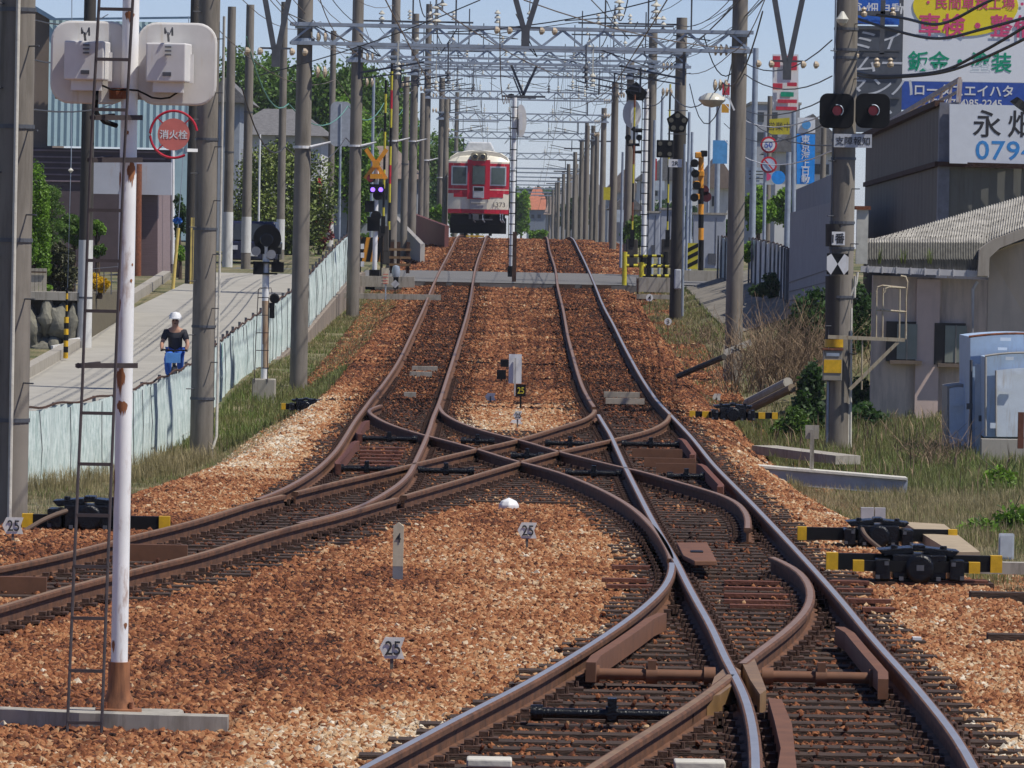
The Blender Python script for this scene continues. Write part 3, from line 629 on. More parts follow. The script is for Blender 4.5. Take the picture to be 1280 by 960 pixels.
cb_ = [W(122, 106, DM-.1), W(120, 125, DM-.12), W(121, 142, DM-.1), W(130, 152, DM-.08), W(146, 157, DM-.03)]
MB().tube(smoothline(cb_, .05), .014, 8).build('cable', BLACK, mast, smooth=True)
MB().tube(smoothline([W(128, 107, DM-.07), W(140, 112, DM-.09), W(172, 113, DM-.08), W(190, 122, DM-.09), W(212, 122, DM-.09), W(229, 109, DM-.08)], .04), .006, 6).build('cable', BLACK, mast, smooth=True)

# ------------------------------------------------------------ poles
def pole(px, py, D, r0, label, top=None, topy=None, r1=None, m=CONCP, white=None, bands=(), group=None, name='concrete_pole', cat='pole', zb=None, conduit=None, boxes=(), n=20):
    b = W(px, py, D); zg = h(b.x, D)-.1; zt = top if top is not None else W(px, topy, D).z
    b = Vector((b.x, D, min(zg, b.z) if zb is None else zb)); t = thing(name, label, cat, b, group)
    r1 = r1 or r0*.82; zw = None
    if white: zw = W(px, white[0], D).z; zl = W(px, white[1], D).z
    rr = lambda z: r0+(r1-r0)*(z-b.z)/(zt-b.z)
    MB().cyl(b, Vector((b.x, D, zt)), r0, r1, n).build('shaft', m, t, smooth=True)
    if white: MB().cyl((b.x, D, zl), (b.x, D, zw), rr(zl)+.006, rr(zw)+.006, n).build('white_sleeve', CONCPW, t, smooth=True)
    for y in bands: z = W(px, y, D).z; MB().cyl((b.x, D, z-.02), (b.x, D, z+.02), rr(z)+.012, n=n).build('band', GALVD, t)
    if r0 > .16 and D < 110:
        mb = MB(); z = b.z+1.2; k = 0
        while z < min(zt, 7): mb.cyl((b.x+(.12 if k % 2 else -.12), D-rr(z)*.6, z), (b.x+(.15 if k % 2 else -.15)*1.6, D-rr(z)-.09, z), .009, n=6); z += .42; k += 1
        mb.build('step_bolt', GALVD, t)
    if conduit:
        x_ = b.x+conduit[0]; yc = D-(.05 if abs(conduit[0]) > r0 else math.sqrt(r0*r0-conduit[0]**2)+.02); pts = [(x_, yc, W(px, conduit[1], D).z), (x_, yc, W(px, conduit[2], D).z)]
        if len(conduit) > 3: pts = [(x_-conduit[3], D-.1, pts[0][2]-.2)]+pts
        MB().tube(pts, .022, 8).build('conduit', STONEW if len(conduit) < 5 else conduit[4], t, smooth=True)
    return t
GP = 'concrete poles along the left side path'
pole(11, 655, 64, .185, 'nearest pole at the left edge with a white conduit', top=9, r1=.17, bands=(12, 158, 300, 525), conduit=(.02, 650, -60))
p257 = pole(252, 552, 100, .185, 'thick concrete pole bearing the round red hydrant sign', top=9.5, r1=.16, bands=(174, 286, 408, 498), conduit=(.235, 545, 20, .06))
pole(105, 436, 136, .155, 'dark pole with pale painted foot beside the stone garden wall', top=9.5, r1=.12, m=CONCD, white=(300, 436), bands=(372,))
pole(238, 356, 167, .15, 'dark pole with yellow guard strips behind the hydrant sign', top=9.3, m=CONCD)
pole(284, 336, 198, .155, 'path side pole with white foot and pale blue notice', top=9.6, white=(265, 336), bands=(190,))
pole(307, 337, 196, .15, 'path side pole whose white foot ends above bare concrete', top=9.6, white=(271, 316), bands=(140,))
pole(350, 322, 215, .14, 'path side pole with white foot just behind the black round signal', top=10.4, white=(274, 312))
pole(412, 312, 238, .13, 'thin path side pole with white foot beside the red leaved shrub', top=10.2, white=(280, 308))
pole(463, 330, 262, .07, 'thin bluish steel pole left of the crossing lights', topy=97, m=GALV, name='steel_pole')
pole(504, 320, 225, .13, 'plain short concrete pole among the portals left of the train', topy=96, bands=(205,))
pole(525, 300, 262, .12, 'plain thin pole with a small lamp left of the train', topy=116)
pole(555, 296, 300, .13, 'thin pole touching the left side of the train', topy=124)
pole(732, 296, 330, .14, 'pale pole right of the far catenary with flat top', topy=157)
pole(765.5, 322, 246, .14, 'square topped pole standing alone right of the right track', topy=104, bands=(120,))
pole(811, 330, 222, .13, 'pole with a white band close to the white crossing mast', topy=42)
# concrete catenary portals
ORD = ['nearest', 'second', 'third', 'fourth', 'fifth', 'sixth', 'seventh', 'eighth', 'ninth', 'tenth', 'eleventh', 'twelfth']
def insulator(mb, c, n=3, r=.075, pitch=.1, up=1):
    c = Vector(c)
    for i in range(n): z = i*pitch*up; mb.lathe(c+Vector((0, 0, z)), [(.02, -.03), (r, -.02), (r*.9, .0), (.03, .02), (.02, .045)], 12)
    return mb
def truss(x0, x1, D, zb, dep=.41, pan=.76, cs=.06):
    mb = MB(); nP = max(4, int(round((x1-x0)/pan))); st_ = (x1-x0)/nP
    for dy in (-.17, .17):
        for z in (zb+cs/2, zb+dep-cs/2): mb.box(((x0+x1)/2, D+dy, z), (x1-x0, .07, cs))
        for i in range(nP):
            a = x0+i*st_; mb.bar((a, D+dy, zb+.05), (a+st_/2, D+dy, zb+dep-.05), .038, .02); mb.bar((a+st_/2, D+dy, zb+dep-.05), (a+st_, D+dy, zb+.05), .038, .02)
    for i in range(nP+1): mb.box((x0+i*st_, D, zb+cs/2), (.05, .34, .05)); mb.box((x0+i*st_, D, zb+dep-cs/2), (.05, .34, .05))
    return mb
PORT = [(119, (373, 480), (917, 425), 61.0, None, None), (161, (440.5, 400), (845, 400), 81.5, None, 22), (204, (489, 340), (811, 330), 88.6, None, 40), (243, (514, 320), (784, 315), 96.5, 17, 75), (281, (531, 300), (765, 300), 125.4, 5, 103), (322, (549, 300), (752, 300), 151.5, 97, 135), (357, (556, 300), (739, 300), 174, 123, 157), (400, (568, 298), (731, 298), 199, 115, 153), (450, None, None, 219, None, None), (500, None, None, 229, None, None), (560, None, None, 238, None, None), (640, None, None, 246, None, None)]
TRX = lambda d: (float(np.interp(d, [0, 100, 119, 400, 700], [-1.7, -1.9, -1.65, -1.65, -1.65])), 1.78)
WSUP = {0: [], 1: []}
for i, (D, lb, rb, yb, tl, tr) in enumerate(PORT):
    zb = W(640, yb, D).z
    xl_ = W(lb[0], lb[1], D).x if lb else -3.75; xr_ = W(rb[0], rb[1], D).x if rb else 4.75
    far = D > 330
    t = thing('catenary_portal', '%s concrete poled catenary portal spanning both tracks%s' % (ORD[i], ' from the camera' if i < 8 else ' far beyond the crest'), 'catenary portal', (xl_, D, h(xl_, D)), 'catenary portals over the tracks')
    for x, tp, pxx in ((xl_, tl, lb), (xr_, tr, rb)):
        zt = W(pxx[0], tp, D).z if tp else zb+(3.2 if i < 3 else 1.6); r = .165 if i < 6 else .15
        pm = CONCP
        MB().cyl((x, D, h(x, D)-.1), (x, D, zt), r, r*.82, 20).build('pole', pm, t, smooth=True)
        if not far:
            mb = MB()
            for z in (zb+.08, zb+.34): mb.cyl((x, D, z-.04), (x, D, z+.04), r+.02, n=20)
            mb.box((x, D-.2, zb+.38), (.5, .05, .07)).box((x, D-.2, zb+.03), (.5, .05, .07))
            mb.build('clamp', GALV, t)
    if i == 1: MB().cyl((xr_, D, W(845, 400, D).z), (xr_, D, W(849, 150, D).z), .172, .162, 20).build('black_sleeve', CONCD, t, smooth=True)
    tb = truss(xl_-.25, xr_+.2, D, zb) if D < 420 else MB().box(((xl_+xr_)/2, D, zb+.2), (xr_-xl_, .1, .1)).box(((xl_+xr_)/2, D, zb+.5), (xr_-xl_, .1, .1))
    tb.build('beam', GALV, t)
    for k, x in enumerate(TRX(D)):
        zc = zb-.55; WSUP[k].append((x, D, zb+(.75 if i < 4 else .35), float(rail(D))+5.15 if float(rail(D))+5.15 < zb-.1 else zb-.35))
        if D < 420:
            sg = -1 if k == 0 else 1; mb = MB(); mb.bar((x+sg*1.3, D, zb), (x+sg*1.3, D, zb-.62), .05, .05); mb.bar((x+sg*1.3, D, zb-.5), (x+.1*sg, D, zb-.28), .035, .035); mb.bar((x+sg*1.25, D, zb-.6), (x, D, zb-.42), .025, .025); mb.build('registration_arm', GALVD, t)
            mb = MB(); insulator(mb, (x, D, zb+.42), 3, .07); insulator(mb, (x+sg*.9, D+.05, zb+.42), 3, .06)
            mb.build('insulator', PORC, t)
            MB().bar((x-.15, D, zb+.46), (x+sg*1.1, D, zb+.47), .03, .03).bar((x, D, zb+.4), (x, D, zb+.85), .02, .02).build('top_bracket', GALVD, t)
    if i < 7:
        mb = MB(); za = zb+.95+.1*(i % 3); mb.bar((xl_, D+.1, za), (xl_+2.9, D+.1, za), .045, .045); mb.bar((xr_-2.6, D+.1, za+.05), (xr_, D+.1, za+.05), .045, .045)
        for q in (xl_+.9, xl_+2.0, xl_+2.8, xr_-.9, xr_-1.7, xr_-2.5): mb.bar((q, D+.1, zb+.4), (q, D+.1, za+.35), .03, .03)
        mb.build('upper_bar', GALVD, t); mb = MB()
        for q in (xl_+1.3, xl_+2.4, xr_-1.3, xr_-2.1, .2, -.4): insulator(mb, (q, D+.05, za+.08 if abs(q) > .5 else zb+.5), 3, .06, .085)
        mb.build('post_insulator', PORC, t); mb = MB(); g2_ = random.Random(i+50)
        for q in range(7): a_ = Vector((g2_.uniform(xl_+.4, xr_-.4), D-.15, zb+g2_.uniform(-.1, .9))); mb.tube([a_, a_+Vector((g2_.uniform(-1.1, 1.1), 0, g2_.uniform(-.45, .1))), a_+Vector((g2_.uniform(-2, 2), 0, g2_.uniform(-.2, .5)))], .011, 5)
        mb.build('jumper_wire', WIRE, t)
    if i < 6:   # V shaped hangers between the tracks and feeder insulators on the poles
        mb = MB(); c = .15
        if i in (1, 3, 5): mb.bar((c-.32, D, zb), (c, D, zb-.75), .06, .05); mb.bar((c+.32, D, zb), (c, D, zb-.75), .06, .05); mb.bar((c-.55, D, zb-.78), (c+.55, D, zb-.78), .05, .05); mb.build('hanger', GALVD, t)
        mb = MB(); z0 = zb-.05
        for q in (.1, -.55):
            for a in (.2, .3, .4): mb.lathe((xr_-a-.05, D-.1, z0+q), [(.03, -.03), (.11, -.01), (.1, .02), (.03, .05)], 12, 'X')
            for a in (.25, .38): mb.lathe((xl_+a, D-.1, z0+q+.1), [(.03, -.03), (.11, -.01), (.1, .02), (.03, .05)], 12, 'X')
        mb.build('feeder_insulator', PORCB, t)
        z1 = zb-1.9-.2*i; mb = MB().cyl((xl_, D, z1-.025), (xl_, D, z1+.025), .185, n=16); mb.cyl((xl_+.15, D-.14, z1), (xl_+.52, D-.14, z1+.1), .035, .02, 10); mb.build('lamp_arm', WHITE, t)
# portal whose beam is above the frame: only its V hangers reach into view
D0 = 100
t = thing('catenary_portal', 'portal just beyond the top edge with three dark V shaped hangers dropping into view', 'catenary portal', (0, D0, 6.9), 'catenary portals over the tracks')
truss(W(252, 0, D0).x, W(1050, 0, D0).x, D0+.25, W(640, -22, D0).z).build('beam', GALV, t)
for px, py in ((345, 62), (657, 36), (984, 78)):
    c = W(px, py, D0); zt = W(640, -22, D0).z; mb = MB()
    for s_ in (-1, 1): mb.bar((c.x+s_*.27, D0, zt+.1), (c.x+s_*.03, D0, c.z), .085, .05)
    mb.box((c.x, D0, c.z-.12), (.13, .06, .3)); mb.box((c.x, D0, c.z+.02), (.5, .03, .03)); hg = mb.build('hanger', GALVD, t)
    mb = MB()
    for a in (.25, .45): mb.lathe((c.x+a, D0, c.z-.03), [(.02, -.04), (.06, -.02), (.055, .02), (.02, .05)], 10, 'X'); mb.lathe((c.x-a, D0, c.z-.03), [(.02, -.04), (.06, -.02), (.055, .02), (.02, .05)], 10, 'X')
    mb.build('insulator', PORCB, hg)
for px, py in ((553, 5), (545, 25), (774, 18), (820, 22), (1053, 20), (1053, 27)):
    c = W(px, py, D0); mb = MB(); insulator(mb, c, 3, .085, .1); mb.bar(c-Vector((0, 0, .1)), (c.x, D0, c.z+.7), .03, .03); mb.build('insulator', PORC, t)

# ------------------------------------------------------------ wires
def wire(pts, r, m, label, cat='overhead wire', sag=.3, group=None, drop=False):
    mb = MB(); P = []
    for a, b in zip(pts[:-1], pts[1:]):
        a, b = Vector(a), Vector(b); n = 8
        for k in range(n): q = k/n; P.append(a+(b-a)*q-Vector((0, 0, sag*4*q*(1-q))))
    P.append(Vector(pts[-1])); mb.tube(P, r, 5); return tag(mb.build('overhead_wire', m), label, cat, group), P
for k, nm in ((0, 'left'), (1, 'right')):
    S = WSUP[k]; first = (S[0][0], 60, S[0][2]+.2, S[0][3]+.1)
    con = [(S[0][0], 30, 5.6)]+[(x, d, c-.05) for x, d, mz, c in S]; mes = [(S[0][0], 30, 6.9), (S[0][0], 100, 6.95)]+[(x, d, mz) for x, d, mz, c in S]
    o1, P1 = wire(con, .009, WIREL, 'contact wire above the %s hand track' % nm, sag=.03)
    o2, P2 = wire(mes, .010, WIRE, 'sagging messenger wire above the %s hand track' % nm, sag=.5)
    mb = MB(); g = random.Random(k)
    for a in P1[9:46:2]:
        b = min(P2, key=lambda p: abs(p.y-a.y)); zc = np.interp(a.y, [p.y for p in P2], [p.z for p in P2]); mb.bar(a, (a.x, a.y, zc), .006, .006)
    tag(mb.build('wire_dropper', WIRE), 'thin vertical droppers hanging the contact wire of the %s track' % nm, 'dropper')
WG = 'feeder wires strung along the poles'
PD = [100]+[p[0] for p in PORT[:8]]
zt_ = lambda i: [6.6]+[W(640, p[3], p[0]).z for p in PORT[:8]]
ZB = [6.75]+[W(640, p[3], p[0]).z for p in PORT[:8]]
for j, (x, dz, m_, lab) in enumerate(((-3.55, .95, WIRE, 'upper feeder wire on the left portal poles'), (-3.3, .15, WIREL, 'bronze feeder wire below the left beam ends'), (-4.25, -1.1, WIREG, 'green sagging cable slung low between the left poles'), (-4.3, -1.9, WIRE, 'lowest dark cable between the left poles'), (4.0, 1.1, WIRE, 'upper feeder wire on the right portal poles'), (3.95, .0, WIREL, 'bronze feeder wire below the right beam ends'), (3.8, -.55, WIRE, 'thick cable slung below the right beam ends'), (.2, .9, WIRE, 'middle wire above the beams between both tracks'), (-.3, -.75, WIREL, 'wire on the V hangers between both tracks'))):
    wire([(x, d, z+dz) for d, z in zip(PD, ZB)], .013 if 'cable' in lab else .009, m_, lab, sag=.45 if 'cable' in lab else .25, group=WG)
# cross spans and jumpers that slant through the picture
for n_, (a, b, m_, lab, sg) in enumerate((((320, 95, 119), (600, 0, 112), WIRE, 'slanting pull off wire rising right from the left beam end', .1), ((545, 8, 100), (700, 95, 161), WIREL, 'reddish slanting wire left of the centre hanger', .1),
    ((655, 0, 100), (935, 62, 119), WIREL, 'thin reddish wire falling right from the top centre', .15), ((925, 0, 110), (800, 110, 161), WIRE, 'dark stay falling left from the top right', .1), ((560, 40, 110), (820, 0, 105), WIRE, 'long shallow wire crossing above the centre', .1), ((880, 45, 119), (925, 75, 119), BLACK, 'short black jumper beside the right portal pole', .5),
    ((862, 105, 140), (918, 65, 119), BLACK, 'black jumper loop left of the right portal pole', 1.1), ((930, 78, 119), (1040, 50, 100), WIRE, 'service wire between two right hand poles, upper', .3), ((930, 92, 119), (1040, 95, 100), WIRE, 'service wire between two right hand poles, lower', .25),
    ((0, 130, 64), (160, 120, 150), WIRE, 'wire leaving the nearest left pole towards the blue building', .2), ((0, 12, 64), (135, 18, 150), WIRE, 'top wire leaving the nearest left pole', .2), ((0, 60, 64), (130, 45, 150), WIRE, 'middle wire leaving the nearest left pole', .35))):
    wire([W(*a), W(*b)], .011, m_, lab, sag=sg)
CB = 'thick black cables swooping to the upper right edge'
for y0, y1, y2, lab in ((16, 30, -25, 'topmost'), (22, 48, 20, 'second'), (88, 95, 28, 'third'), (92, 97, 44, 'lowest')):
    P_ = smoothline([W(1068, y0, 100), W(1125 if y0 < 50 else 1100, y1-8 if y0 < 50 else y1, 96), W(1175, (y1 if y0 < 50 else y1-6), 92), W(1230, (y1+y2)/2+2, 88), W(1290, y2, 84)], .4)
    tag(MB().tube(P_, .022, 8).build('cable', BLACK), '%s of the thick black cables swooping to the upper right edge' % lab, 'cable', CB)

# ------------------------------------------------------------ fences
MESHW = streaked('white_mesh_sheet', (.64, .72, .70), (.24, .34, .33), .6, .8, scale=16, stretch=(1, 1, .10)); GREENM = mat('green_mesh', (.1, .42, .36), .8)
def drape_fence(line, hgt, label, m=MESHW, green=(), post=2.0, wall=None, amp=.045):
    P = smoothline(line, .09); mb = MB(); R_ = []; g = random.Random(5); run = 0
    t = thing('mesh_fence', label, 'fence', P[len(P)//2])
    for i, p in enumerate(P):
        dx = amp*math.sin(i*1.1+2*math.sin(i*.37))+g.uniform(-.015, .015); dx *= g.uniform(.2, 1.5); q = p+Vector((dx, 0, 0)); hh = hgt+.02*math.sin(i*.21)
        R_.append([q+Vector((0, 0, -.05)), q+Vector((dx*.3, 0, hh*.5)), q+Vector((-dx*.5, 0, hh))])
    mb.sheet(R_); mb.build('mesh_sheet', m, t)
    mb = MB(); mb.tube([p+Vector((0, 0, hgt+.03+.02*math.sin(i*.31))) for i, p in enumerate(P)][::2], .018, 5); mb.build('top_rail', RUSTD, t)
    for i in range(0, len(P), int(post/.09)): MB().box(P[i]+Vector((-.09, .0, hgt/2)), (.05, .05, hgt+.1)).build('post', GALVD, t)
    for i in range(7, len(P)-4, 9):
        if g.random() < .55: q = P[i]+Vector((g.uniform(.03, .07), 0, 0)); MB().tube([q-Vector((0, 0, .03)), q+Vector((g.uniform(-.03, .03), 0, hgt*.5)), q+Vector((-.02, 0, hgt-.03))], .007, 5).build('tie_wire', GALVD, t)
    for i in green: k = int(i*(len(P)-5)); mb = MB().sheet([[p+Vector((.05, -.03, -.03)), p+Vector((.05, -.03, hgt))] for p in P[k:k+3]]); mb.build('green_seam', GREENM, t)
fl = [(float(FX(d)), d) for d in (88, 90, 92, 97, 105, 115, 125, 140, 155, 170, 181)]
fz_ = table([(0, -1.25), (92, -1.2), (97, -1.06), (105, -.78), (125, -.38), (140, .22), (170, 1.38), (181, 1.55), (3500, 2)], 3)
drape_fence([Vector((x, d, float(fz_(d)))) for x, d in fl], 1.16, 'white mesh covered fence along the sloping path on the left', green=(.02, .3, .985))
mb = MB(); mb.sheet([[Vector((x, d, z)), Vector((x, d, zt)), Vector((x-.18, d, zt)), Vector((x-.18, d, z))] for x, d, z, zt in [(float(FX(d))+.14, d, float(GLt(d))-.3, float(fz_(d))+.0) for d in np.arange(132, 185, 2.)]])
mb.add([(float(FX(132))+.14, 132, -1), (float(FX(132))+.14, 132, float(fz_(132))), (float(FX(132))-.04, 132, float(fz_(132))), (float(FX(132))-.04, 132, -1)], [(0, 1, 2, 3)])
tag(mb.build('retaining_wall', streaked('stained_wall', (.27, .22, .18), (.1, .075, .06), .5, .9, 3)), 'stained concrete retaining wall carrying the white fence on the left', 'wall')
drape_fence([Vector((W(940, 345, 172).x, 172, 1.35)), Vector((W(972, 360, 160).x, 160, 1.2)), Vector((W(990, 372, 150).x, 150, 1.05))], 1.35, 'white mesh fence with green stains at the top of the right bank', m=streaked('mesh_right', (.74, .77, .75), (.3, .38, .32), .4, .8, 5, stretch=(1, 1, .2)), green=())
drape_fence([Vector((W(901, 338, 183).x, 183, 1.55)), Vector((W(912, 340, 178).x, 178, 1.5))], 1.2, 'short piece of white mesh fence beside the grey crossing cabinet')

# ------------------------------------------------------------ hydrant sign
c = W(217, 168, 99.6); t = thing('hydrant_sign', 'round faded red sign with white characters inside a red ring', 'sign', c)
MB().disc(c, .25, .02).build('disc', REDF, t)
lettering('消火栓', .145, WHITE, t, c+Vector((0, -.004, 0)), bold=.004)
mb = MB(); pts = [c+Vector((.365*math.cos(a), .01, .365*math.sin(a))) for a in np.linspace(R(10), R(300), 34)]; mb.tube(pts, .02, 8)
for a in (135, 45, 225): mb.bar(c+Vector((.24*math.cos(R(a)), .01, .24*math.sin(R(a)))), c+Vector((.37*math.cos(R(a)), .01, .37*math.sin(R(a)))), .02, .02)
mb.build('ring', mat('ring_red', (.5, .01, .03), .4), t, smooth=True)
MB().bar(c+Vector((.2, .02, -.24)), W(246, 188, 99.8), .05, .04).build('arm', WHITE, t)

# ------------------------------------------------------------ round-headed signal by the left fence
D = 115; s_ = D/8000; b = W(330, 482, D); t = thing('signal', 'black round headed railway signal on a short rusty ladder post by the fence', 'signal', b)
MB().box(b+Vector((0, 0, -.1)), (.42, .4, .45)).build('footing', CONC, t, bevel=.02)
MB().cyl(b+Vector((0, 0, .1)), W(333, 300, D), .062, n=16).build('pole', WHITEP, t, smooth=True)
MB().cyl(W(331, 460, D), W(332, 376, D), .066, n=16).build('rusty_sleeve', streaked('post_rust', (.45, .33, .22), (.25, .1, .04), .5, .7, 8), t, smooth=True)
c = W(334, 298, D-.05); mb = MB().disc(c, .25, .05, 32).box(c+Vector((0, .02, -.22)), (.5, .05, .12)); mb.build('target_plate', BLACK, t)
mb = MB(); mb.lathe(c+Vector((0, -.02, -.03)), [(.12, .0), (.12, .25), (.11, .27), (.0, .27)], 20, 'Y'); mb.box(c+Vector((0, -.15, -.03)), (.2, .1, .07)); mb.build('hood', GLOSSB, t, smooth=True)
mb = MB().cyl(W(320, 314, D-.1), W(320, 314, D+.15), .085, n=16).cyl(W(339, 318, D-.1), W(339, 318, D+.15), .085, n=16); mb.build('lamp', mat('chrome_glint', (.3, .3, .33), .15, metal=.7), t, smooth=True)
mb = MB().box(W(323, 336, D), (.18, .22, .2)).box(W(347, 334, D), (.22, .22, .18)).box(W(334, 328, D), (.5, .25, .03)).box(W(334, 342, D), (.36, .2, .03)); mb.build('equipment_box', BLACK, t)
mb = MB().lathe(W(343, 373, D), [(.09, -.1), (.09, .02), (.07, .05), (.0, .05)], 16, 'Y'); mb.box(W(340, 388, D), (.09, .12, .28)); mb.build('bell', BLACK, t, smooth=True)
mb = MB(); mb.tube([W(318, 478, D-.2), W(320, 420, D-.2), W(323, 362, D-.2), W(325, 360, D-.2), W(339, 360, D-.2), W(340, 366, D-.2)], .009); mb.tube([W(334, 478, D-.2), W(336, 372, D-.2)], .009)
for y in (372, 394, 416, 438, 460): mb.bar(W(319+(478-y)*.03, y, D-.2), W(336, y, D-.2), .015, .015)
mb.build('ladder', DKI, t)
# ------------------------------------------------------------ train
D = 284; tx = W(597, 297, D).x; zr = float(rail(D)); K = D/8000.
t = thing('train', 'red and cream electric train coming head on up the left track', 'train', (tx, D, zr))
CRM = mat('train_cream', (.72, .68, .56), .4, var=.06); TRED = mat('train_red', (.5, .012, .035), .35, var=.08); SILV = mat('window_frame_silver', (.6, .62, .65), .3, metal=.5)
hw = 1.36; yb0, yb1 = zr+.98, zr+3.55
def arc(z, hw_=hw, bow=.22, n=12): return [Vector((tx+hw_*(2*i/n-1), D+bow*abs(2*i/n-1)**3, z)) for i in range(n+1)]
def band(z0, z1, o=0): return [[p+Vector((0, o, 0)) for p in arc(z0)], [p+Vector((0, o, 0)) for p in arc(z1)]]
mb = MB(); L18 = 18
sect = lambda y, zs: [Vector((tx+x, y, zr+z)) for x, z in zs]
outline = [(-1.36, .98), (-1.36, 3.2), (-1.25, 3.48), (-.9, 3.68), (0, 3.78), (.9, 3.68), (1.25, 3.48), (1.36, 3.2), (1.36, .98)]
mb.sheet([sect(D+.22, outline), sect(D+L18, outline)]); mb.add(sect(D+L18, outline), [tuple(range(9))]); mb.add(sect(D+.225, outline), [tuple(range(9))]); mb.sheet([[p for p in arc(zr+.98)], [p+Vector((0, .22, 0)) for p in arc(zr+.98)]])
body = mb.build('body', CRM, t, smooth=True)
mb = MB(); mb.sheet([arc(zr+1.17), arc(zr+3.28)]);  # front sheet, cream; domed roof front
for a, b in (((zr+3.28, hw, 0), (zr+3.48, 1.27, .12)), ((zr+3.48, 1.27, .12), (zr+3.67, 1.0, .35)), ((zr+3.67, 1.0, .35), (zr+3.78, .5, .8))):
    mb.sheet([[p+Vector((0, a[2], 0)) for p in arc(a[0], a[1])], [p+Vector((0, b[2], 0)) for p in arc(b[0], b[1])]])
mb.build('front', CRM, t, smooth=True)
mb = MB(); mb.sheet([arc(zr+2.0), arc(zr+2.2)]) if 0 else None
def rpanel(x0, x1, z0, z1, m_, name, par, o=-.03, th=.02):
    f = lambda x: D+.22*abs((x)/hw)**3+o; n = 5; mb = MB(); mb.sheet([[Vector((tx+x0+(x1-x0)*i/n, f(x0+(x1-x0)*i/n), zr+z)) for i in range(n+1)] for z in (z0, z1)]); 
    e = mb.build(name, m_, par); sm_ = e.modifiers.new('thick', 'SOLIDIFY'); sm_.thickness = th; return e
rpanel(-1.35, 1.35, .98, 1.16, TRED, 'red_band', t); rpanel(-1.35, 1.35, 1.86, 2.02, TRED, 'red_band', t, -.02)
rpanel(-1.1, 1.1, 1.70, 1.87, TRED, 'red_band', t, -.024); rpanel(-1.35, 1.35, 2.02, 2.06, CRM, 'cream_line', t, -.02); rpanel(-1.35, 1.35, 2.06, 3.2, TRED, 'red_band', t, -.02)
rpanel(-.5, .5, 1.62, 3.36, TRED, 'door_surround', t, -.09, .06); rpanel(-.42, .42, 1.62, 3.26, TRED, 'door', t, -.06)
for x in (-.86, .86):
    f = rpanel(x-.36, x+.36, 2.22, 3.08, SILV, 'window', t, -.045); rpanel(x-.30, x+.30, 2.28, 3.02, mat('train_glass', (.08, .11, .11), .15, var=.4, scale=1.5), 'pane', f, -.07, .01)
f = rpanel(-.3, .3, 2.24, 3.12, mat('door_frame_red', (.25, .02, .03), .4), 'door_window', t, -.12); rpanel(-.27, .27, 2.28, 3.08, MATS['train_glass'], 'pane', f, -.15, .01)
f = rpanel(-.25, .25, 1.66, 2.18, SILV, 'destination_board', t, -.17, .04); rpanel(-.21, .21, 1.98, 2.14, BLACK, 'panel', f, -.22, .01); rpanel(-.21, .21, 1.70, 1.93, mat('board_grey', (.4, .42, .46), .5), 'panel', f, -.22, .01)
rpanel(-.38, .38, 1.17, 1.6, mat('step_grey', (.45, .44, .42), .5), 'gangway_step', t, -.10); rpanel(-.32, .32, 1.44, 1.5, CRM, 'step_edge', t, -.16)
lettering('1373', .3, mat('number_grey', (.12, .1, .1), .6), t, (tx+.93, D-.02+.02, zr+1.38), name='car_number', bold=.004)
mb = MB()
for x in (-.17, .17): mb.lathe((tx+x, D+.1, zr+3.50), [(.13, 0), (.13, .3), (.11, .32), (.09, .26), (0, .26)], 18, 'Y')
hl = mb.build('headlight', mat('lamp_ring', (.5, .46, .33), .35, metal=.4), t, smooth=True)
MB().rrect((tx, D-.12, zr+3.5), .72, .38, .12, .3).build('headlight_case', mat('case_olive', (.3, .27, .2), .5), t)
mb = MB();
for x in (-.17, .17): mb.disc((tx+x, D-.24, zr+3.50), .09, .03, 18)
mb.build('lens', GLASSD, hl)
mb = MB()
for x in (-.9, .95): mb.box((tx+x, D+.0, zr+3.24), (.16, .12, .07))
mb.build('marker_light', CRM, t)
MB().prism([(tx-.72, D+1.2, zr+3.72), (tx+.72, D+1.2, zr+3.72), (tx+.5, D+1.2, zr+4.17), (tx-.5, D+1.2, zr+4.17)], (0, 3, 0)).build('roof_cooler', mat('cooler_white', (.62, .64, .66), .5), t, bevel=.06)
mb = MB(); mb.box((tx, D+.9, zr+.72), (2.4, 1.2, .45)); 
for x in (-.55, .55): mb.cyl((tx+x-.07, D+2.3, zr+.43), (tx+x+.07, D+2.3, zr+.43), .43, n=24)
mb.box((tx, D+2.3, zr+.5), (2.3, 2.6, .75)); mb.box((tx, D+1.0, zr+.3), (2.3, .08, .35)); mb.box((tx, D+6, zr+.45), (2.5, 9, .7)); mb.build('bogie', BLACK, t)
mb = MB(); mb.box((tx-.1, D-.1, zr+.82), (.26, .4, .28)).box((tx-.35, D+.1, zr+.86), (.12, .2, .26)).box((tx+.3, D+.05, zr+.72), (.7, .06, .05)); mb.build('coupler', GALVD, t)
mb = MB();
for x in (-.22, .2, .98, 1.08): mb.tube([(tx+x, D+.0, zr+.98), (tx+x+.02, D-.1, zr+.7), (tx+x+.1, D+.05, zr+.6)], .03, 6)
mb.build('air_hose', GALV, t)
MB().box((tx, 266, float(rail(266))-.03), (.75, .2, .07)).build('x', YEL) and None
bpy.data.objects['x'].name = 'rail_marker'; tag(bpy.data.objects['rail_marker'], 'small yellow block between the rails in front of the train', 'marker')

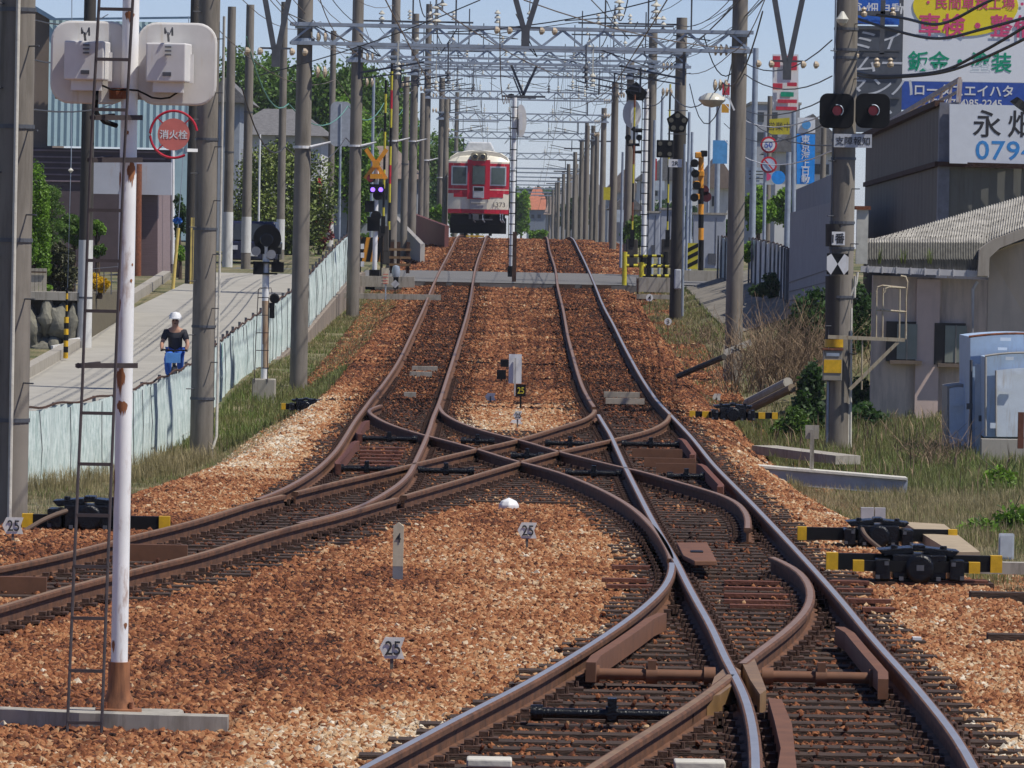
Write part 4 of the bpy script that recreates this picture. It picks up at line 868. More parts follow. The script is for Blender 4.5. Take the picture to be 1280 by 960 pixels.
# ------------------------------------------------------------ level crossing equipment
def anyb(px, py, D): v = W(px, py, D); return v
HAZ = mat('barrier_orange', (.72, .30, .02), .5)
def stripes(mb2, c, wd, ht, n=4, th=.04):     # diagonal hazard stripes cut to the board
    for i in range(n):
        x0 = -wd/2+wd*i/n; d = wd/n*.5; mb2.prism([c+Vector((x0, -th, -ht/2)), c+Vector((x0+d, -th, -ht/2)), c+Vector((min(x0+d*2, wd/2), -th, ht/2)), c+Vector((x0+d, -th, ht/2))], (0, .008, 0))
    return mb2
D = 182.5; s = D/8000
b = W(468, 350, D); t = thing('crossing_signal', 'white crossing signal post with orange crossbuck and two violet lit lamps, left side', 'crossing signal', b)
MB().cyl(b, W(471, 200, D), .07, n=14).build('pole', WHITE, t, smooth=True); MB().box(b+Vector((0, 0, .12)), (.3, .3, .35)).build('foot', BLACK, t)
c = W(470, 205, D-.1); mb = MB()
for a in (55, 125): v = Vector((math.cos(R(a)), 0, math.sin(R(a))))*.52; mb.bar(c-v, c+v, .12, .02)
cb = mb.build('crossbuck', HAZ, t)
MB().box(c+Vector((.0, -.06, 0)), (.2, .1, .2)).box(c+Vector((.02, -.06, -.35)), (.36, .1, .14)).build('bell_case', HAZ, t)
VIO = mat('violet_lamp', (.25, .12, .9), .3, emit=2.5); mb = MB()
hd = MB().box(W(471, 236, D-.1), (.42, .12, .26)).cyl(W(464, 223, D-.15), W(464, 223, D), .12, n=14).cyl(W(472, 244, D-.15), W(472, 244, D), .14, n=14).build('lamp_board', BLACK, t)
for px in (466, 476): MB().disc(W(px, 237, D-.2), .065, .02, 16).build('lamp', VIO, hd)
MB().disc(W(463, 223, D-.2), .1, .02, 16).build('dark_lens', mat('dark_red_lens', (.2, .01, .02), .2), hd)
mb = MB().box(W(462, 258, D), (.26, .2, .32)).box(W(467, 280, D), (.36, .22, .4)).cyl(W(470, 270, D-.2), W(470, 270, D), .15, n=14); mb.build('equipment_box', BLACK, t)
def gate_arm(px, y0, y1, D, label, cols, seg=.55, r=.035, hinge=True):
    b = W(px, y1, D); top = W(px+(y1-y0)*.02, y0, D).z; g = thing('barrier_arm', label, 'barrier arm', b, 'raised barrier arms at the crossing'); z = b.z; k = 0; ms = [MB() for _ in cols]
    while z < top: ms[k % len(cols)].cyl((b.x, D, z), (b.x, D, min(z+seg, top)), r, n=8); z += seg; k += 1
    for m_, c_ in zip(ms, cols): m_.build('striped_tube', c_, g)
    if hinge:
        MB().box((b.x, D, b.z-.35), (.34, .4, .75)).build('drive_case', CONCD, g, bevel=.03); MB().box((b.x, D-.12, b.z+.05), (.12, .2, .5)).build('counterweight', BLACK, g)
gate_arm(479, 100, 283, 186.2, 'raised yellow and black barrier arm just right of the violet lamps', (YEL2, BLACK)); gate_arm(486, 75, 300, 188, 'taller raised barrier arm with red bands on the left side', (YEL2, BLACK, YEL2, RED))
gate_arm(790, 118, 300, 186.2, 'thin raised barrier arm left of the black sleeved pole, nearer', (YEL2, RUST, BLACK), r=.028); gate_arm(836-2, 105, 300, 189, 'thin raised yellow barrier arm partly behind the black sleeved pole', (YEL2, BLACK), r=.028)
for px in (783, 823):
    pass
# left barriers and boards
b = W(463, 345, D+.8); t = thing('hazard_fence', 'black and orange hazard fence with white reflectors left of the crossing', 'fence', b)
c = W(463, 312, D+.8); MB().box(c, (.72, .05, .7)).build('board', HAZ, t); stripes(MB(), c, .72, .7, 3).build('black_stripe', BLACK, t); mb = MB()
for x in (450, 477): mb.box(W(x, 322, D+.8), (.07, .07, 1.25))
mb.build('post', BLACK, t); mb = MB()
for y in (308, 319, 330): mb.box(W(453, y, D+.7), (.1, .03, .15))
mb.build('reflector', WHITE, t)
b = W(500, 340, D+.5); t = thing('rail_barrier', 'low brown timber barrier with crossing rails beside the left track', 'barrier', b); mb = MB()
for x in (490, 498, 510): mb.box(W(x, 322, D+.5), (.1, .1, .9))
mb.build('post', RUSTD, t); mb = MB()
for y in (312, 322, 331): mb.box(W(500, y, D+.42), (.62, .05, .07))
mb.build('rail', mat('barrier_brown', (.22, .13, .06), .8), t)
b = W(482, 370, 165); t = thing('notice_board', 'cream notice board with red lines on a short stake by the left track', 'notice', b)
MB().box(W(481.5, 345, 165), (.19, .02, .42)).build('board', mat('notice_cream', (.62, .56, .42), .6), t); mb = MB()
for y in (343, 347, 351, 354): mb.box(W(482, y, 164.97), (.13, .01, .02))
mb.build('red_line', REDF, t); MB().bar(b-Vector((0, 0, .1)), W(482, 352, 165.02), .03, .03).build('stake', GALV, t)
b = W(494, 366, 168); t = thing('diamond_sign', 'small grey diamond plate on a stake in front of the crossing', 'sign', b); c = W(494, 355, 168)
MB().prism([c+Vector((.12, 0, 0)), c+Vector((0, 0, .11)), c+Vector((-.12, 0, 0)), c+Vector((0, 0, -.11))], (0, .02, 0)).build('plate', mat('plate_grey', (.5, .5, .52), .5), t); MB().bar(b-Vector((0, 0, .1)), c+Vector((0, .03, 0)), .02, .02).build('stake', BLACK, t)
b = W(495, 350, 178); t = thing('speaker_post', 'grey capsule shaped device on a short black post left of the rails', 'trackside device', b); MB().box(b+Vector((0, 0, .0)), (.14, .14, .5)).build('post', BLACK, t); MB().lathe(W(495, 339, 178), [(.0, -.2), (.1, -.16), (.12, 0), (.09, .14), (0, .17)], 12).build('head', GALV, t, smooth=True)
mb = MB().box(W(480, 352, 179), (1.7, .4, .3)); tag(mb.build('concrete_beam', CONC), 'low concrete beam under the equipment left of the crossing', 'beam')
mb = MB(); a = W(445, 365, 166); mb.box((a.x+.9, 166, a.z-.1), (2.6, .25, .14)); tag(mb.build('trough_bridge', CONC), 'concrete trough lid bridging the ditch left of the track', 'cable trough')
# right side
b = W(874, 338, 186); t = thing('crossing_signal', 'right hand crossing signal with orange and black lamps and a striped post', 'crossing signal', b)
PX = lambda y: 876-(338-y)*-.02
for i, (y0, y1) in enumerate(((338, 300), (300, 285), (285, 268), (268, 255), (255, 235), (235, 190))): MB().cyl(W(876, y0, 186), W(876.5, y1, 186), .08, n=12).build('striped_post', HAZ if i % 2 else BLACK, t)
for px, py, c_ in ((873, 194, HAZ), (880, 192, BLACK), (868, 204, HAZ), (876, 217, HAZ), (868, 205, BLACK), (870, 230, HAZ), (862+8, 246, HAZ)): MB().box(W(px, py, 185.9), (.2, .16, .18)).build('lamp_case', c_, t, bevel=.03)
for px, py in ((868, 204), (869, 217), (871, 232), (868, 247)): MB().lathe(W(px, py, 185.7), [(.1, -.1), (.12, -.14), (.12, .1), (0, .1)], 16, 'Y').build('hood', BLACK, t, smooth=True); MB().disc(W(px, py, 185.68), .08, .02, 14).build('lens', mat('orange_lens', (.7, .25, .03), .3), t)
for px, py in ((880, 238), (883, 246)): MB().disc(W(px, py, 186), .15, .1, 18).build('round_lamp', mat('dark_red_body', (.09, .01, .015), .4), t)
c = W(866, 320, 185.6); MB().box(c, (.3, .05, .75)).build('hazard_board', YEL2, t)
mb = MB(); [mb.prism([c+Vector((-.15, -.03, z)), c+Vector((.15, -.03, z+.16)), c+Vector((.15, -.03, z+.28)), c+Vector((-.15, -.03, z+.12))], (0, .006, 0)) for z in (-.36, -.12, .1)]; mb.build('black_stripe', BLACK, t)
for (x0, x1, y, Dd, lab) in ((781, 832, 320, 184.5, 'yellow and black striped guard rail right of the track, upper bar'), (802, 846, 333, 183.2, 'yellow and black striped guard rail nearest the right bank, lower bar')):
    a, b_ = W(x0, y, Dd), W(x1, y, Dd); t = thing('guard_rail', lab, 'guard rail', (a.x, Dd, h(a.x, Dd))); n = 9
    ms = [MB(), MB()]
    for j in range(n): ms[j % 2].cyl(a+(b_-a)*j/n, a+(b_-a)*(j+1)/n, .04, n=8); ms[j % 2].cyl(a+(b_-a)*j/n-Vector((0, 0, .28)), a+(b_-a)*(j+1)/n-Vector((0, 0, .28)), .05, n=8)
    ms[0].build('yellow_section', YEL2, t); ms[1].build('black_section', BLACK, t)
    for p_ in (a, b_): MB().cyl((p_.x, Dd, h(p_.x, Dd)), (p_.x, Dd, p_.z+.12), .07, n=10).build('post', YEL2 if p_ is a else BLACK, t)
for (x0, x1, y0, y1, Dd, lab) in ((867, 906, 268, 336, 189, 'large pale grey equipment cabinet right of the crossing'), (806, 824, 266, 322, 196, 'grey cabinet behind the white ladder mast'), (826, 842, 262, 318, 199, 'grey cabinet half hidden by the black sleeved pole')):
    a, b_ = W(x0, y0, Dd), W(x1, y1, Dd); c = (a+b_)/2; t = thing('equipment_cabinet', lab, 'cabinet', (c.x, Dd, b_.z))
    wd = b_.x-a.x; ht = a.z-b_.z; MB().box(c+Vector((0, .3, 0)), (wd, .6, ht)).build('case', mat('cabinet_grey', (.36, .38, .42), .5, var=.12), t, bevel=.02); MB().box(c+Vector((0, .3, ht/2+.03)), (wd+.08, .7, .06)).build('lid', CONC, t)
    MB().box(c+Vector((wd*.2, -.01, 0)), (.015, .01, ht*.9)).box(c+Vector((wd*.1, -.02, -ht*.32)), (wd*.24, .04, ht*.2)).build('door_panel', GALVD, t)
mb = MB().box(W(885, 345, 186), (2.0, 1.2, .3)); tag(mb.build('cabinet_base', CONC), 'concrete base under the large grey crossing cabinet', 'base')
mb = MB().box(W(818, 356, 177), (1.0, .8, .4)); tag(mb.build('concrete_box', CONC), 'mossy concrete box at the right end of the crossing', 'box'); mb = MB().box(W(818, 371, 172), (.95, .2, .12)); tag(mb.build('concrete_step', CONC), 'pale concrete bar below the mossy box', 'beam')
mb = MB()
mb.box(W(811, 338, 178.5), (.12, .12, .75)).box(W(811, 348, 178.4), (.35, .2, .14)); tag(mb.build('black_stake', BLACK), 'short thick black post on the concrete box right of the crossing', 'post')
mb = MB().box(W(797, 362, 175), (.05, .05, .6)); tag(mb.build('stake', RUSTD), 'thin rusty stake left of the mossy concrete box', 'stake')
mb = MB().box(W(643, 322, 186), (.12, .12, 1.5)); tag(mb.build('stub_post', RUSTD), 'dark rusty stub post beside the central white mast', 'post')

# ------------------------------------------------------------ white ladder masts at the crossing
def lad_mast(px, yb, yt, D, label, rx, r=.075):
    b = W(px, yb, D); zt = W(px+2, yt, D).z; t = thing('signal_mast', label, 'mast', b); MB().cyl(b, (b.x, D, zt), r, r*.9, 14).build('pole', WHITEP, t, smooth=True)
    MB().cyl(b, b+Vector((0, 0, .3)), r*1.4, n=12).build('foot', BLACK, t); mb = MB()
    for s_ in (-1, 1): mb.tube([(b.x+s_*rx, D-.2, b.z+.1), (b.x+s_*rx, D-.2, zt-.1)], .012, 5)
    z = b.z+.3
    while z < zt-.1: mb.bar((b.x-rx, D-.2, z), (b.x+rx, D-.2, z), .03, .03); z += .31
    mb.build('ladder', BLACK, t); return t, b, zt
t, b, zt = lad_mast(639, 346, 122, 187, 'white ladder mast standing between the tracks with an oval white plate', .1)
MB().disc(W(651, 151, 187), .17, .04, 28, .48).build('oval_plate', CREAMC, t); MB().box(W(651, 152, 186.9), (.1, .12, .5)).build('plate_rib', WHITE, t); MB().lathe(W(639, 122, 187), [(.1, 0), (.08, .1), (0, .12)], 10).build('cap', BLACK, t)
t, b, zt = lad_mast(804, 334, 111, 187.5, 'white ladder mast right of the tracks with a white shield and black hooded head', .12)
MB().disc(W(790, 142, 187.3), .27, .04, 28, .42).build('shield_plate', CREAMC, t); MB().box(W(791, 142, 187.2), (.12, .14, .55)).build('plate_rib', WHITE, t)
c = W(795, 112, 187.2); MB().prism([c+Vector((-.32, 0, -.05)), c+Vector((0, 0, .24)), c+Vector((.34, 0, -.08)), c+Vector((.22, 0, -.32)), c+Vector((-.2, 0, -.3))], (0, .1, 0)).lathe(c+Vector((0, 0, -.05)), [(.17, .02), (.17, .3), (0, .3)], 16, 'Y').build('signal_head', BLACK, t)
mb = MB(); mb.tube([W(785, 173, 187), W(785, 181, 187), W(799, 181, 187), W(799, 173, 187)], .05, 8); mb.tube([W(792, 181, 187), W(793, 190, 187), W(802, 190, 187)], .05, 8); mb.tube([W(790, 160, 187), W(794, 163, 187), W(803, 163, 187)], .06, 8)
for px in (785, 799): mb.lathe(W(px, 172, 187), [(.09, -.1), (.09, .1), (0, .1)], 14, 'Y')
mb.build('gooseneck_lamp', BLACK, t)

# ------------------------------------------------------------ signals carried by the black sleeved pole
D = 160.6; c = W(847, 153, D); t = thing('route_signal', 'black five sided signal with five dim lenses high on the dark sleeved pole', 'signal', c)
MB().prism([c+Vector((.29*math.cos(R(90+72*i)), 0, .3*math.sin(R(90+72*i)))) for i in range(5)], (0, .12, 0)).build('housing', BLACK, t, bevel=.02); MB().box(c+Vector((0, .05, .3)), (.5, .1, .02)).box(c+Vector((0, .05, -.29)), (.5, .1, .02)).build('shelf', GALVD, t)
LENS = mat('dim_lens', (.12, .11, .08), .3); mb = MB()
for i in range(5): mb.disc(c+Vector((.17*math.cos(R(90+72*i)), -.02, .17*math.sin(R(90+72*i)))), .06, .02, 14)
mb.build('lens', LENS, t)
c = W(831, 186, D); t = thing('route_indicator', 'square black indicator with four pale lenses left of the dark sleeved pole', 'signal', c); MB().box(c, (.42, .1, .44)).build('housing', BLACK, t, bevel=.02); mb = MB()
for a in (-.12, .12):
    for b_ in (-.13, .13): mb.disc(c+Vector((a, -.07, b_)), .055, .02, 14)
mb.build('lens', LENS, t)
c = W(844, 204, D-.1); t = thing('plate_pair', 'small white plates with dark marks on the dark sleeved pole', 'sign', c); MB().box(c, (.34, .02, .2)).build('plate', WHITE, t); lettering('2R', .15, BLACK, t, c+Vector((0, -.015, 0)))
c = W(847, 349, D-.2); t = thing('junction_box', 'rounded grey junction box low on the dark sleeved pole', 'box', c); MB().box(c, (.17, .12, .5)).build('case', mat('box_grey', (.48, .5, .54), .5), t, bevel=.03); MB().tube([W(853, 395, D-.15), W(856, 180, D-.15)], .03, 8).build('conduit', GALV, t)
MB().tube([W(876, 0, 120), W(876, 1, 120)], .001, 3)
c = W(890, 123, 112); 
t = thing('street_lamp', 'round cream lamp head on a horizontal arm beside the right portal pole', 'street lamp', c); MB().lathe(c, [(.0, -.16), (.14, -.13), (.24, -.03), (.22, .02), (.1, .09), (0, .1)], 18).build('lamp_head', PORC, t, smooth=True); MB().bar(c+Vector((0, 0, .0)), W(912, 121, 112), .03, .03).bar(c+Vector((.3, 0, .0)), W(918, 138, 112), .03, .03).build('arm', WHITE, t)

# ------------------------------------------------------------ right pole with two red signals
D = 98; p_r = pole(1047, 562, D, .195, 'thick concrete pole carrying the pair of round red signals on the right', top=9.5, r1=.165, bands=(36, 62, 72, 175, 198, 278, 310, 371), conduit=(-.17, 560, -60, 0, GALV))
mb = MB().cyl(W(1047, 450, D), W(1047, 345, D), .19, .187, 20).build('black_sleeve', CONCD, p_r, smooth=True)
mb = MB().cyl(W(1047, 308, D), W(1047, 280, D), .186, .185, 20).build('black_sleeve', CONCD, p_r, smooth=True)
MB().cyl(W(1047, 434, D), W(1047, 424, D), .2, n=20).build('yellow_band', YEL, p_r, smooth=True)
for cx, lab in ((1046, 'left one of the two black round cornered signals with a red lens'), (1091, 'right one of the two black round cornered signals with a red lens')):
    c = W(cx, 138.5, D-.3); t = thing('warning_light', lab, 'signal', c, 'pair of red warning lights'); MB().rrect(c, .525, .53, .12, .05).build('backboard', BLACK, t, bevel=.01)
    MB().lathe(c, [(.085, 0), (.085, .16), (.075, .16), (.075, .02)], 24, 'Y').build('hood', BLACK, t, smooth=True); MB().disc(c+Vector((0, -.06, 0)), .073, .03, 24).build('lens', mat('red_lens', (.32, .01, .03), .2, emit=.15), t)
    mb = MB(); pts = [c+Vector((.088*math.cos(R(a)), -.17, .088*math.sin(R(a)))) for a in range(-50, 110, 12)]; mb.tube(pts, .008, 5); mb.build('rim', GALV, t)
c = W(1066, 176, D-.3); t = thing('name_sign', 'small grey sign with four dark characters under the red signals', 'sign', c); MB().box(c, (.58, .02, .205)).build('plate', mat('sign_grey', (.5, .52, .56), .5), t); lettering('支障報知', .135, mat('ink', (.03, .03, .035), .6), t, c+Vector((0, -.014, 0)), bold=.001)
c = W(1048, 298, D-.3); t = thing('number_sign', 'white plate reading 1番 on the right pole', 'sign', c); MB().box(c, (.2, .015, .205)).build('plate', WHITE, t); lettering('1番', .165, MATS['ink'], t, c+Vector((0, -.010, 0)), bold=.009, sx=.85)
c = W(1047, 330, D-.32); t = thing('marker_plate', 'black plate with two white hexagon halves below the number sign', 'sign', c); MB().box(c, (.33, .015, .32)).build('plate', BLACK, t); mb = MB()
for s_ in (-1, 1): mb.prism([c+Vector((0*s_, -.012, 0)), c+Vector((.10*s_, -.012, .155)), c+Vector((.165*s_, -.012, .11)), c+Vector((.165*s_, -.012, -.09)), c+Vector((.10*s_, -.012, -.165))], (0, .006, 0))
mb.build('white_half', WHITE, t)
c = W(1040.5, 457, D-.32); t = thing('control_box', 'grey and yellow box low on the right pole', 'box', c); MB().box(c, (.29, .16, .46)).build('case', mat('case_beige', (.30, .27, .22), .6), t, bevel=.01); MB().box(c+Vector((0, 0, .25)), (.32, .2, .03)).build('rusty_lid', RUST, t); MB().box(c+Vector((-.0, -.085, -.01)), (.27, .01, .2)).build('yellow_panel', YEL, t); MB().box(c+Vector((0, -.085, .17)), (.2, .01, .05)).build('name_plate', GALV, t)
mb = MB()
for dx, y0, y1 in ((1061, 370, 600), (1064, 385, 560), (1069, 345, 372)): mb.tube([W(dx, y0, D-.1), W(dx-1, y1, D-.1)], .02, 8)
mb.tube([W(1072, 340, D-.1), W(1070, 355, D-.1), W(1062, 372, D-.1)], .02, 8); tag(mb.build('cable_duct', STONEW), 'pale cable ducts running down the right side of the right pole', 'cable duct')
mb = MB(); mb.bar(W(1035, 421, D-.3), W(1131, 425, D-.3), .055, .06); mb.bar(W(1062, 487, D-.3), W(1123, 427, D-.3), .05, .05); 
for x in (1095, 1103, 1124, 1132): mb.tube([W(x, 424, D-.3), W(x+.7, 360, D-.3)] , .016, 6)
t = thing('service_platform', 'rusty yellowish cage with ladder rails on a bracket beside the right pole', 'platform', W(1095, 425, D-.3)); CG = streaked('cage_paint', (.42, .36, .25), (.2, .1, .04), .4, .7, 10); mb.build('bracket', CG, t)
mb = MB(); mb.tube([W(1095, 365, D-.3), W(1097, 359, D-.3), W(1103, 357, D-.3), W(1132, 360, D-.3)], .018, 6); mb.tube([W(1105, 366, D-.4), W(1107, 361, D-.4), W(1112, 359, D-.4), W(1130, 360, D-.4)], .018, 6); mb.tube([W(1126, 345, D-.3), W(1132, 346, D-.3), W(1134, 352, D-.3), W(1132, 420, D-.3)], .02, 6); mb.tube([W(1095, 387, D-.3), W(1133, 390, D-.3)], .02, 6); mb.build('hoop', CG, t)
MB().tube([W(1078, 425, D-.3), W(1077, 487, D-.3)], .015, 6).build('stay', CG, t)
for k, (px, py) in enumerate(((1080, 14), (1116, 14), (1096, 77), (1113, 77), (1070, 66))):
    c = W(px, py, D); mb = MB(); mb.lathe(c, [(.02, -.09), (.05, -.07), (.055, -.03), (.03, .0), (.045, .03), (.02, .06)], 12); o = mb.build('insulator', PORCB); tag(o, ('cream pin insulator %s' % ('left on the upper crossarm', 'right on the upper crossarm', 'left on the lower crossarm', 'right on the lower crossarm', 'close to the right pole by the billboard')[k]), 'insulator')
mb = MB().bar(W(1055, 16, D), W(1125, 17, D), .07, .05).bar(W(1060, 68, D), W(1122, 69, D), .06, .05).bar(W(1104, 0, D), W(1102, 68, D), .07, .05); tag(mb.build('crossarm', GALVD), 'steel crossarms with insulators to the right of the right pole', 'crossarm')
c = W(1053, 24, D-.3); mb = MB().lathe(c, [(.02, -.1), (.07, -.06), (.1, .0), (.07, .04), (.02, .12)], 16); tag(mb.build('insulator', PORC), 'large glassy insulator in front of the right pole top', 'insulator')
# ------------------------------------------------------------ right side buildings
def corrug(m_): return m_
INK = MATS['ink']
SHW = streaked('shed_render', (.62, .50, .41), (.30, .25, .22), .55, .9, 1.8)
D = 108
t = thing('shed', 'pinkish beige rendered shed with a curved corrugated roof on the right', 'shed', (W(1240, 560, D).x, D, -.7))
xa, xb = W(1090, 400, D).x, W(1234, 400, D).x; zg = -.9
def wpt(px, py, D_): return W(px, py, D_)
zt1, zt2 = W(1090, 344, D).z, W(1234, 350, D).z
# front wall (towards the tracks and camera), left of the corner
MB().prism([(xa, D, zg), (xb, D, zg), (xb, D, zt2), (xa, D, zt1)], (0, .25, 0)).build('wall', SHW, t)
# gable wall, coming forward on the right
xr_ = W(1330, 400, D-3).x
MB().prism([(xb+.003, D-.01, zg), (xb+.003, D-.01, W(1234, 318, D).z), W(1262, 306, D-.3), W(1300, 296, D-.6), (xr_+1, D-.8, W(1300, 290, D).z), (xr_+1, D-.8, zg)], (0, 10, 0)).build('gable_wall', streaked('gable_render', (.60, .51, .42), (.42, .36, .30), .3, .9, 1.4), t)
ROOF = mat('slate_roof', (.42, .40, .36), .9, var=.35, scale=3.5, bump=.4, col2=(.2, .19, .17)); VAL = mat('roof_dark_edge', (.13, .125, .11), .9, var=.5, scale=5, stretch=(4, 4, .5))  # second material: darker streaky tone for the curved front rows of the roof
xs_ = np.linspace(1083, 1345, 330)
def fr(px, k):
    y0 = (338, 324, 311, 303, 299)[k]; vy = float(np.interp(px, [1222, 1240, 1283, 1330, 1345], [312, 300, 284, 268, 263]))-k*.6
    dy = (-.42, -.46, -.36, -.12, .25)[k]; q = float(smooth01(1222, 1240, px)); return W(px, y0*(1-q)+vy*q, D+dy*(1-q)+(-.5+.25*k)*q)
rows_r = [[fr(px, k)+Vector((0, 0, .014*math.sin(i*1.57))) for i, px in enumerate(xs_)] for k in range(5)]
back = [W(px+6, float(np.interp(px, [1083, 1345], [300, 224])), D+.6+(px-1083)*.03)+Vector((0, 0, .014*math.sin(i*1.57))) for i, px in enumerate(xs_)]
for u in np.linspace(.15, 1, 9): rows_r.append([p+(q-p)*float(u) for p, q in zip(rows_r[4], back)])
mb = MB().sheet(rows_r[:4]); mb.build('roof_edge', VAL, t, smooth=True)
MB().sheet(rows_r[3:]).build('roof', ROOF, t, smooth=True)
mb = MB()
for u in (.1, .42, .75):
    for i in range(4, 326, 8): p = rows_r[4][i]+(back[i]-rows_r[4][i])*u; mb.box(p+Vector((0, 0, .012)), (.02, .05, .018))
mb.build('roof_bolt', CONCD, t)
vb = [W(1236, 345, D-.6), W(1237, 322, D-.6), W(1250, 310, D-.6), W(1285, 296, D-.6), W(1330, 280, D-.6)]; vt = [W(1222, 345, D-.6), W(1224, 312, D-.6), W(1240, 300, D-.6), W(1283, 284, D-.6), W(1330, 268, D-.6)]
MB().prism(vb+vt[::-1], (0, .3, 0)).build('verge', streaked('verge_cement', (.36, .32, .27), (.2, .17, .14), .4, .9, 4), t)
a, b = W(1076, 336, D-.45), W(1236, 343, D-.45); GUT = mat('gutter', (.5, .49, .5), .5, var=.15); mb = MB(); mb.bar(a, b, .10, .1)
for j in range(9): q = a+(b-a)*(j+.5)/9; mb.box(q, (.02, .13, .125))
mb.build('gutter', GUT, t); MB().box(W(1227, 341, D-.5), (.12, .1, .1)).build('gutter_joint', STONEW, t)
mb = MB().box(((W(1145, 400, D).x+W(1174, 400, D).x)/2, D-.04, (zg+zt1)/2), (W(1174, 400, D).x-W(1145, 400, D).x, .12, zt1-zg-.1)); mb.build('pilaster', streaked('pilaster', (.60, .46, .40), (.46, .36, .32), .3, .9, 2), t)
for x0_, x1_, y0_, y1_ in ((1120, 1144, 404, 450), (1180, 1206, 406, 454)):
    a, b = W(x0_, y0_, D-.06), W(x1_, y1_, D-.06); c = (a+b)/2; wd, ht = b.x-a.x, a.z-b.z; f = MB().box(c+Vector((-.08, .0, 0)), (wd+.16, .1, ht+.06)).build('window', CONCD, t)
    MB().box(c+Vector((.02, -.06, 0)), (wd, .02, ht-.02)).build('pane', mat('frosted_green', (.22, .24, .2), .35, var=.15), f); MB().box(c+Vector((.02, -.075, 0)), (.02, .02, ht)).build('bar', CONC, f); MB().box(c+Vector((0, -.08, -ht/2-.04)), (wd+.2, .2, .06)).build('sill', mat('sill_brown', (.16, .12, .09), .8), f)
o = MB(); mb = MB(); a, b = W(1071, 262, D-1), W(1084, 330, D-1); c = (a+b)/2; t2 = thing('flue', 'pale square flue with a rusty cap standing at the corner of the shed', 'flue', (c.x, D-1, b.z)); MB().box(c, (.19, .2, a.z-b.z)).build('duct', mat('duct_pale', (.55, .54, .48), .6), t2); MB().box(c+Vector((0, 0, (a.z-b.z)/2+.03)), (.26, .28, .06)).build('cap', RUST, t2)

# warehouse behind the shed
D = 132; t = thing('warehouse', 'tall brown grey corrugated warehouse with a rusty outside stair rail', 'warehouse', (W(1180, 300, D).x, D, -.5))
CW = streaked('brown_corrugated', (.155, .13, .105), (.09, .07, .055), .35, .7, 2); 
def corr_wall(p0, p1, z0a, z0b, z1a, z1b, step=.11, dep=.03):
    p0, p1 = Vector(p0), Vector(p1); Lh = (p1-p0).length; n = int(Lh/step); nrm = Vector((-(p1-p0).y, (p1-p0).x, 0)).normalized(); r0, r1 = [], []
    for i in range(n+1):
        q = p0+(p1-p0)*i/n+nrm*(dep if i % 2 else 0)*1.0; u = i/n; r0.append(Vector((q.x, q.y, z0a+(z0b-z0a)*u))); r1.append(Vector((q.x, q.y, z1a+(z1b-z1a)*u)))
    return MB().sheet([r0, r1])
cx_ = W(1173, 200, D); lf = W(1082, 200, D+14); rt = W(1330, 200, D-1.0)
z_top_c, z_top_l = W(1174, 131, D).z, W(1090, 173, D+14).z
corr_wall((lf.x, D+14, 0), (cx_.x, D, 0), -1, -1, z_top_l, z_top_c, .3).build('side_wall', CW, t)
a = W(1187, 200, D); corr_wall((a.x, D, 0), (rt.x, D-.6, 0), -1, -1, W(1187, 203, D).z, W(1187, 203, D).z-.02, .16).build('front_wall', streaked('front_corrugated', (.16, .155, .13), (.09, .08, .07), .3, .7, 2), t)
MB().box(((cx_.x+a.x)/2, D+.0, 2), (a.x-cx_.x, .2, 7.0)).build('corner_post', mat('corner_grey', (.2, .2, .23), .6), t) if False else MB().prism([(cx_.x, D-.05, -1), (a.x, D-.05, -1), (a.x, D-.05, z_top_c+.05), (cx_.x, D-.05, z_top_c+.05)], (0, .3, 0)).build('corner_post', mat('corner_grey', (.2, .2, .23), .6, var=.3), t)
mb = MB().bar((lf.x-.05, D+14, z_top_l+.03), (cx_.x, D, z_top_c+.03), .12, .2); mb.bar((lf.x, D+13.8, W(1082, 231, D+14).z), (cx_.x-.02, D-.1, W(1174, 205, D).z), .1, .12); mb.bar((cx_.x, D-.1, W(1174, 205, D).z), (rt.x, D-.7, W(1174, 207, D).z), .1, .12); mb.build('rusty_trim', RUSTD, t)
mb = MB(); P0 = [W(1108, 163, D+10), W(1150, 140, D+4), W(1175, 126, D)]; P1 = [p+Vector((0, 0, .55)) for p in P0]
mb = MB(); A0, A1 = W(1104, 165, D+12), W(1198, 128, D+.3); B1 = W(1200, 99, D+.3); B0 = W(1102, 158, D+12)
mb.bar(A0, A1, .08, .05); mb.bar(B0, B1, .09, .06)
for j in range(10): q = j/9; mb.bar(A0+(A1-A0)*q, B0+(B1-B0)*q, .07, .05)
mb.bar(B1, A1, .1, .08); mb.bar(A0+(A1-A0)*.0+(B0-A0)*.5, A0+(A1-A0)*1+(B1-A1)*.5, .05, .04); mb.build('stair_rail', streaked('rail_paint', (.5, .45, .42), (.28, .11, .05), .5, .7, 8), t)
a, b = W(1187, 130, D-.3), W(1330, 206, D-.3); c = (a+b)/2; t2 = thing('shop_sign', 'white sign with black 永畑 and blue 0794 on the warehouse front', 'sign', c)
MB().prism([W(1187, 130, D-.3), W(1330, 133, D-.3), W(1330, 208, D-.3), W(1187, 204, D-.3)], (0, .2, 0)).build('board', mat('signboard_white', (.70, .73, .78), .5, var=.06), t2)
lettering('永', .60, INK, t2, W(1234, 154.5, D-.303), bold=.012); lettering('畑', .60, INK, t2, W(1277, 155, D-.303), bold=.012); SKYB = mat('letter_blue', (.05, .28, .68), .5)
lettering('0794', .54, SKYB, t2, W(1257, 188, D-.303), bold=.01, sx=1.12, spacing=1.05, rz=0)
MB().cyl(W(1278, 126, D-3), W(1272, 134, D-3), .14, .2, 14).build('lamp_cone', BLACK, t2)
t2 = thing('gray_block_wall', 'grey panelled concrete wall left of the right pole', 'wall', W(1000, 330, 150)); t2.name = 'panel_wall'
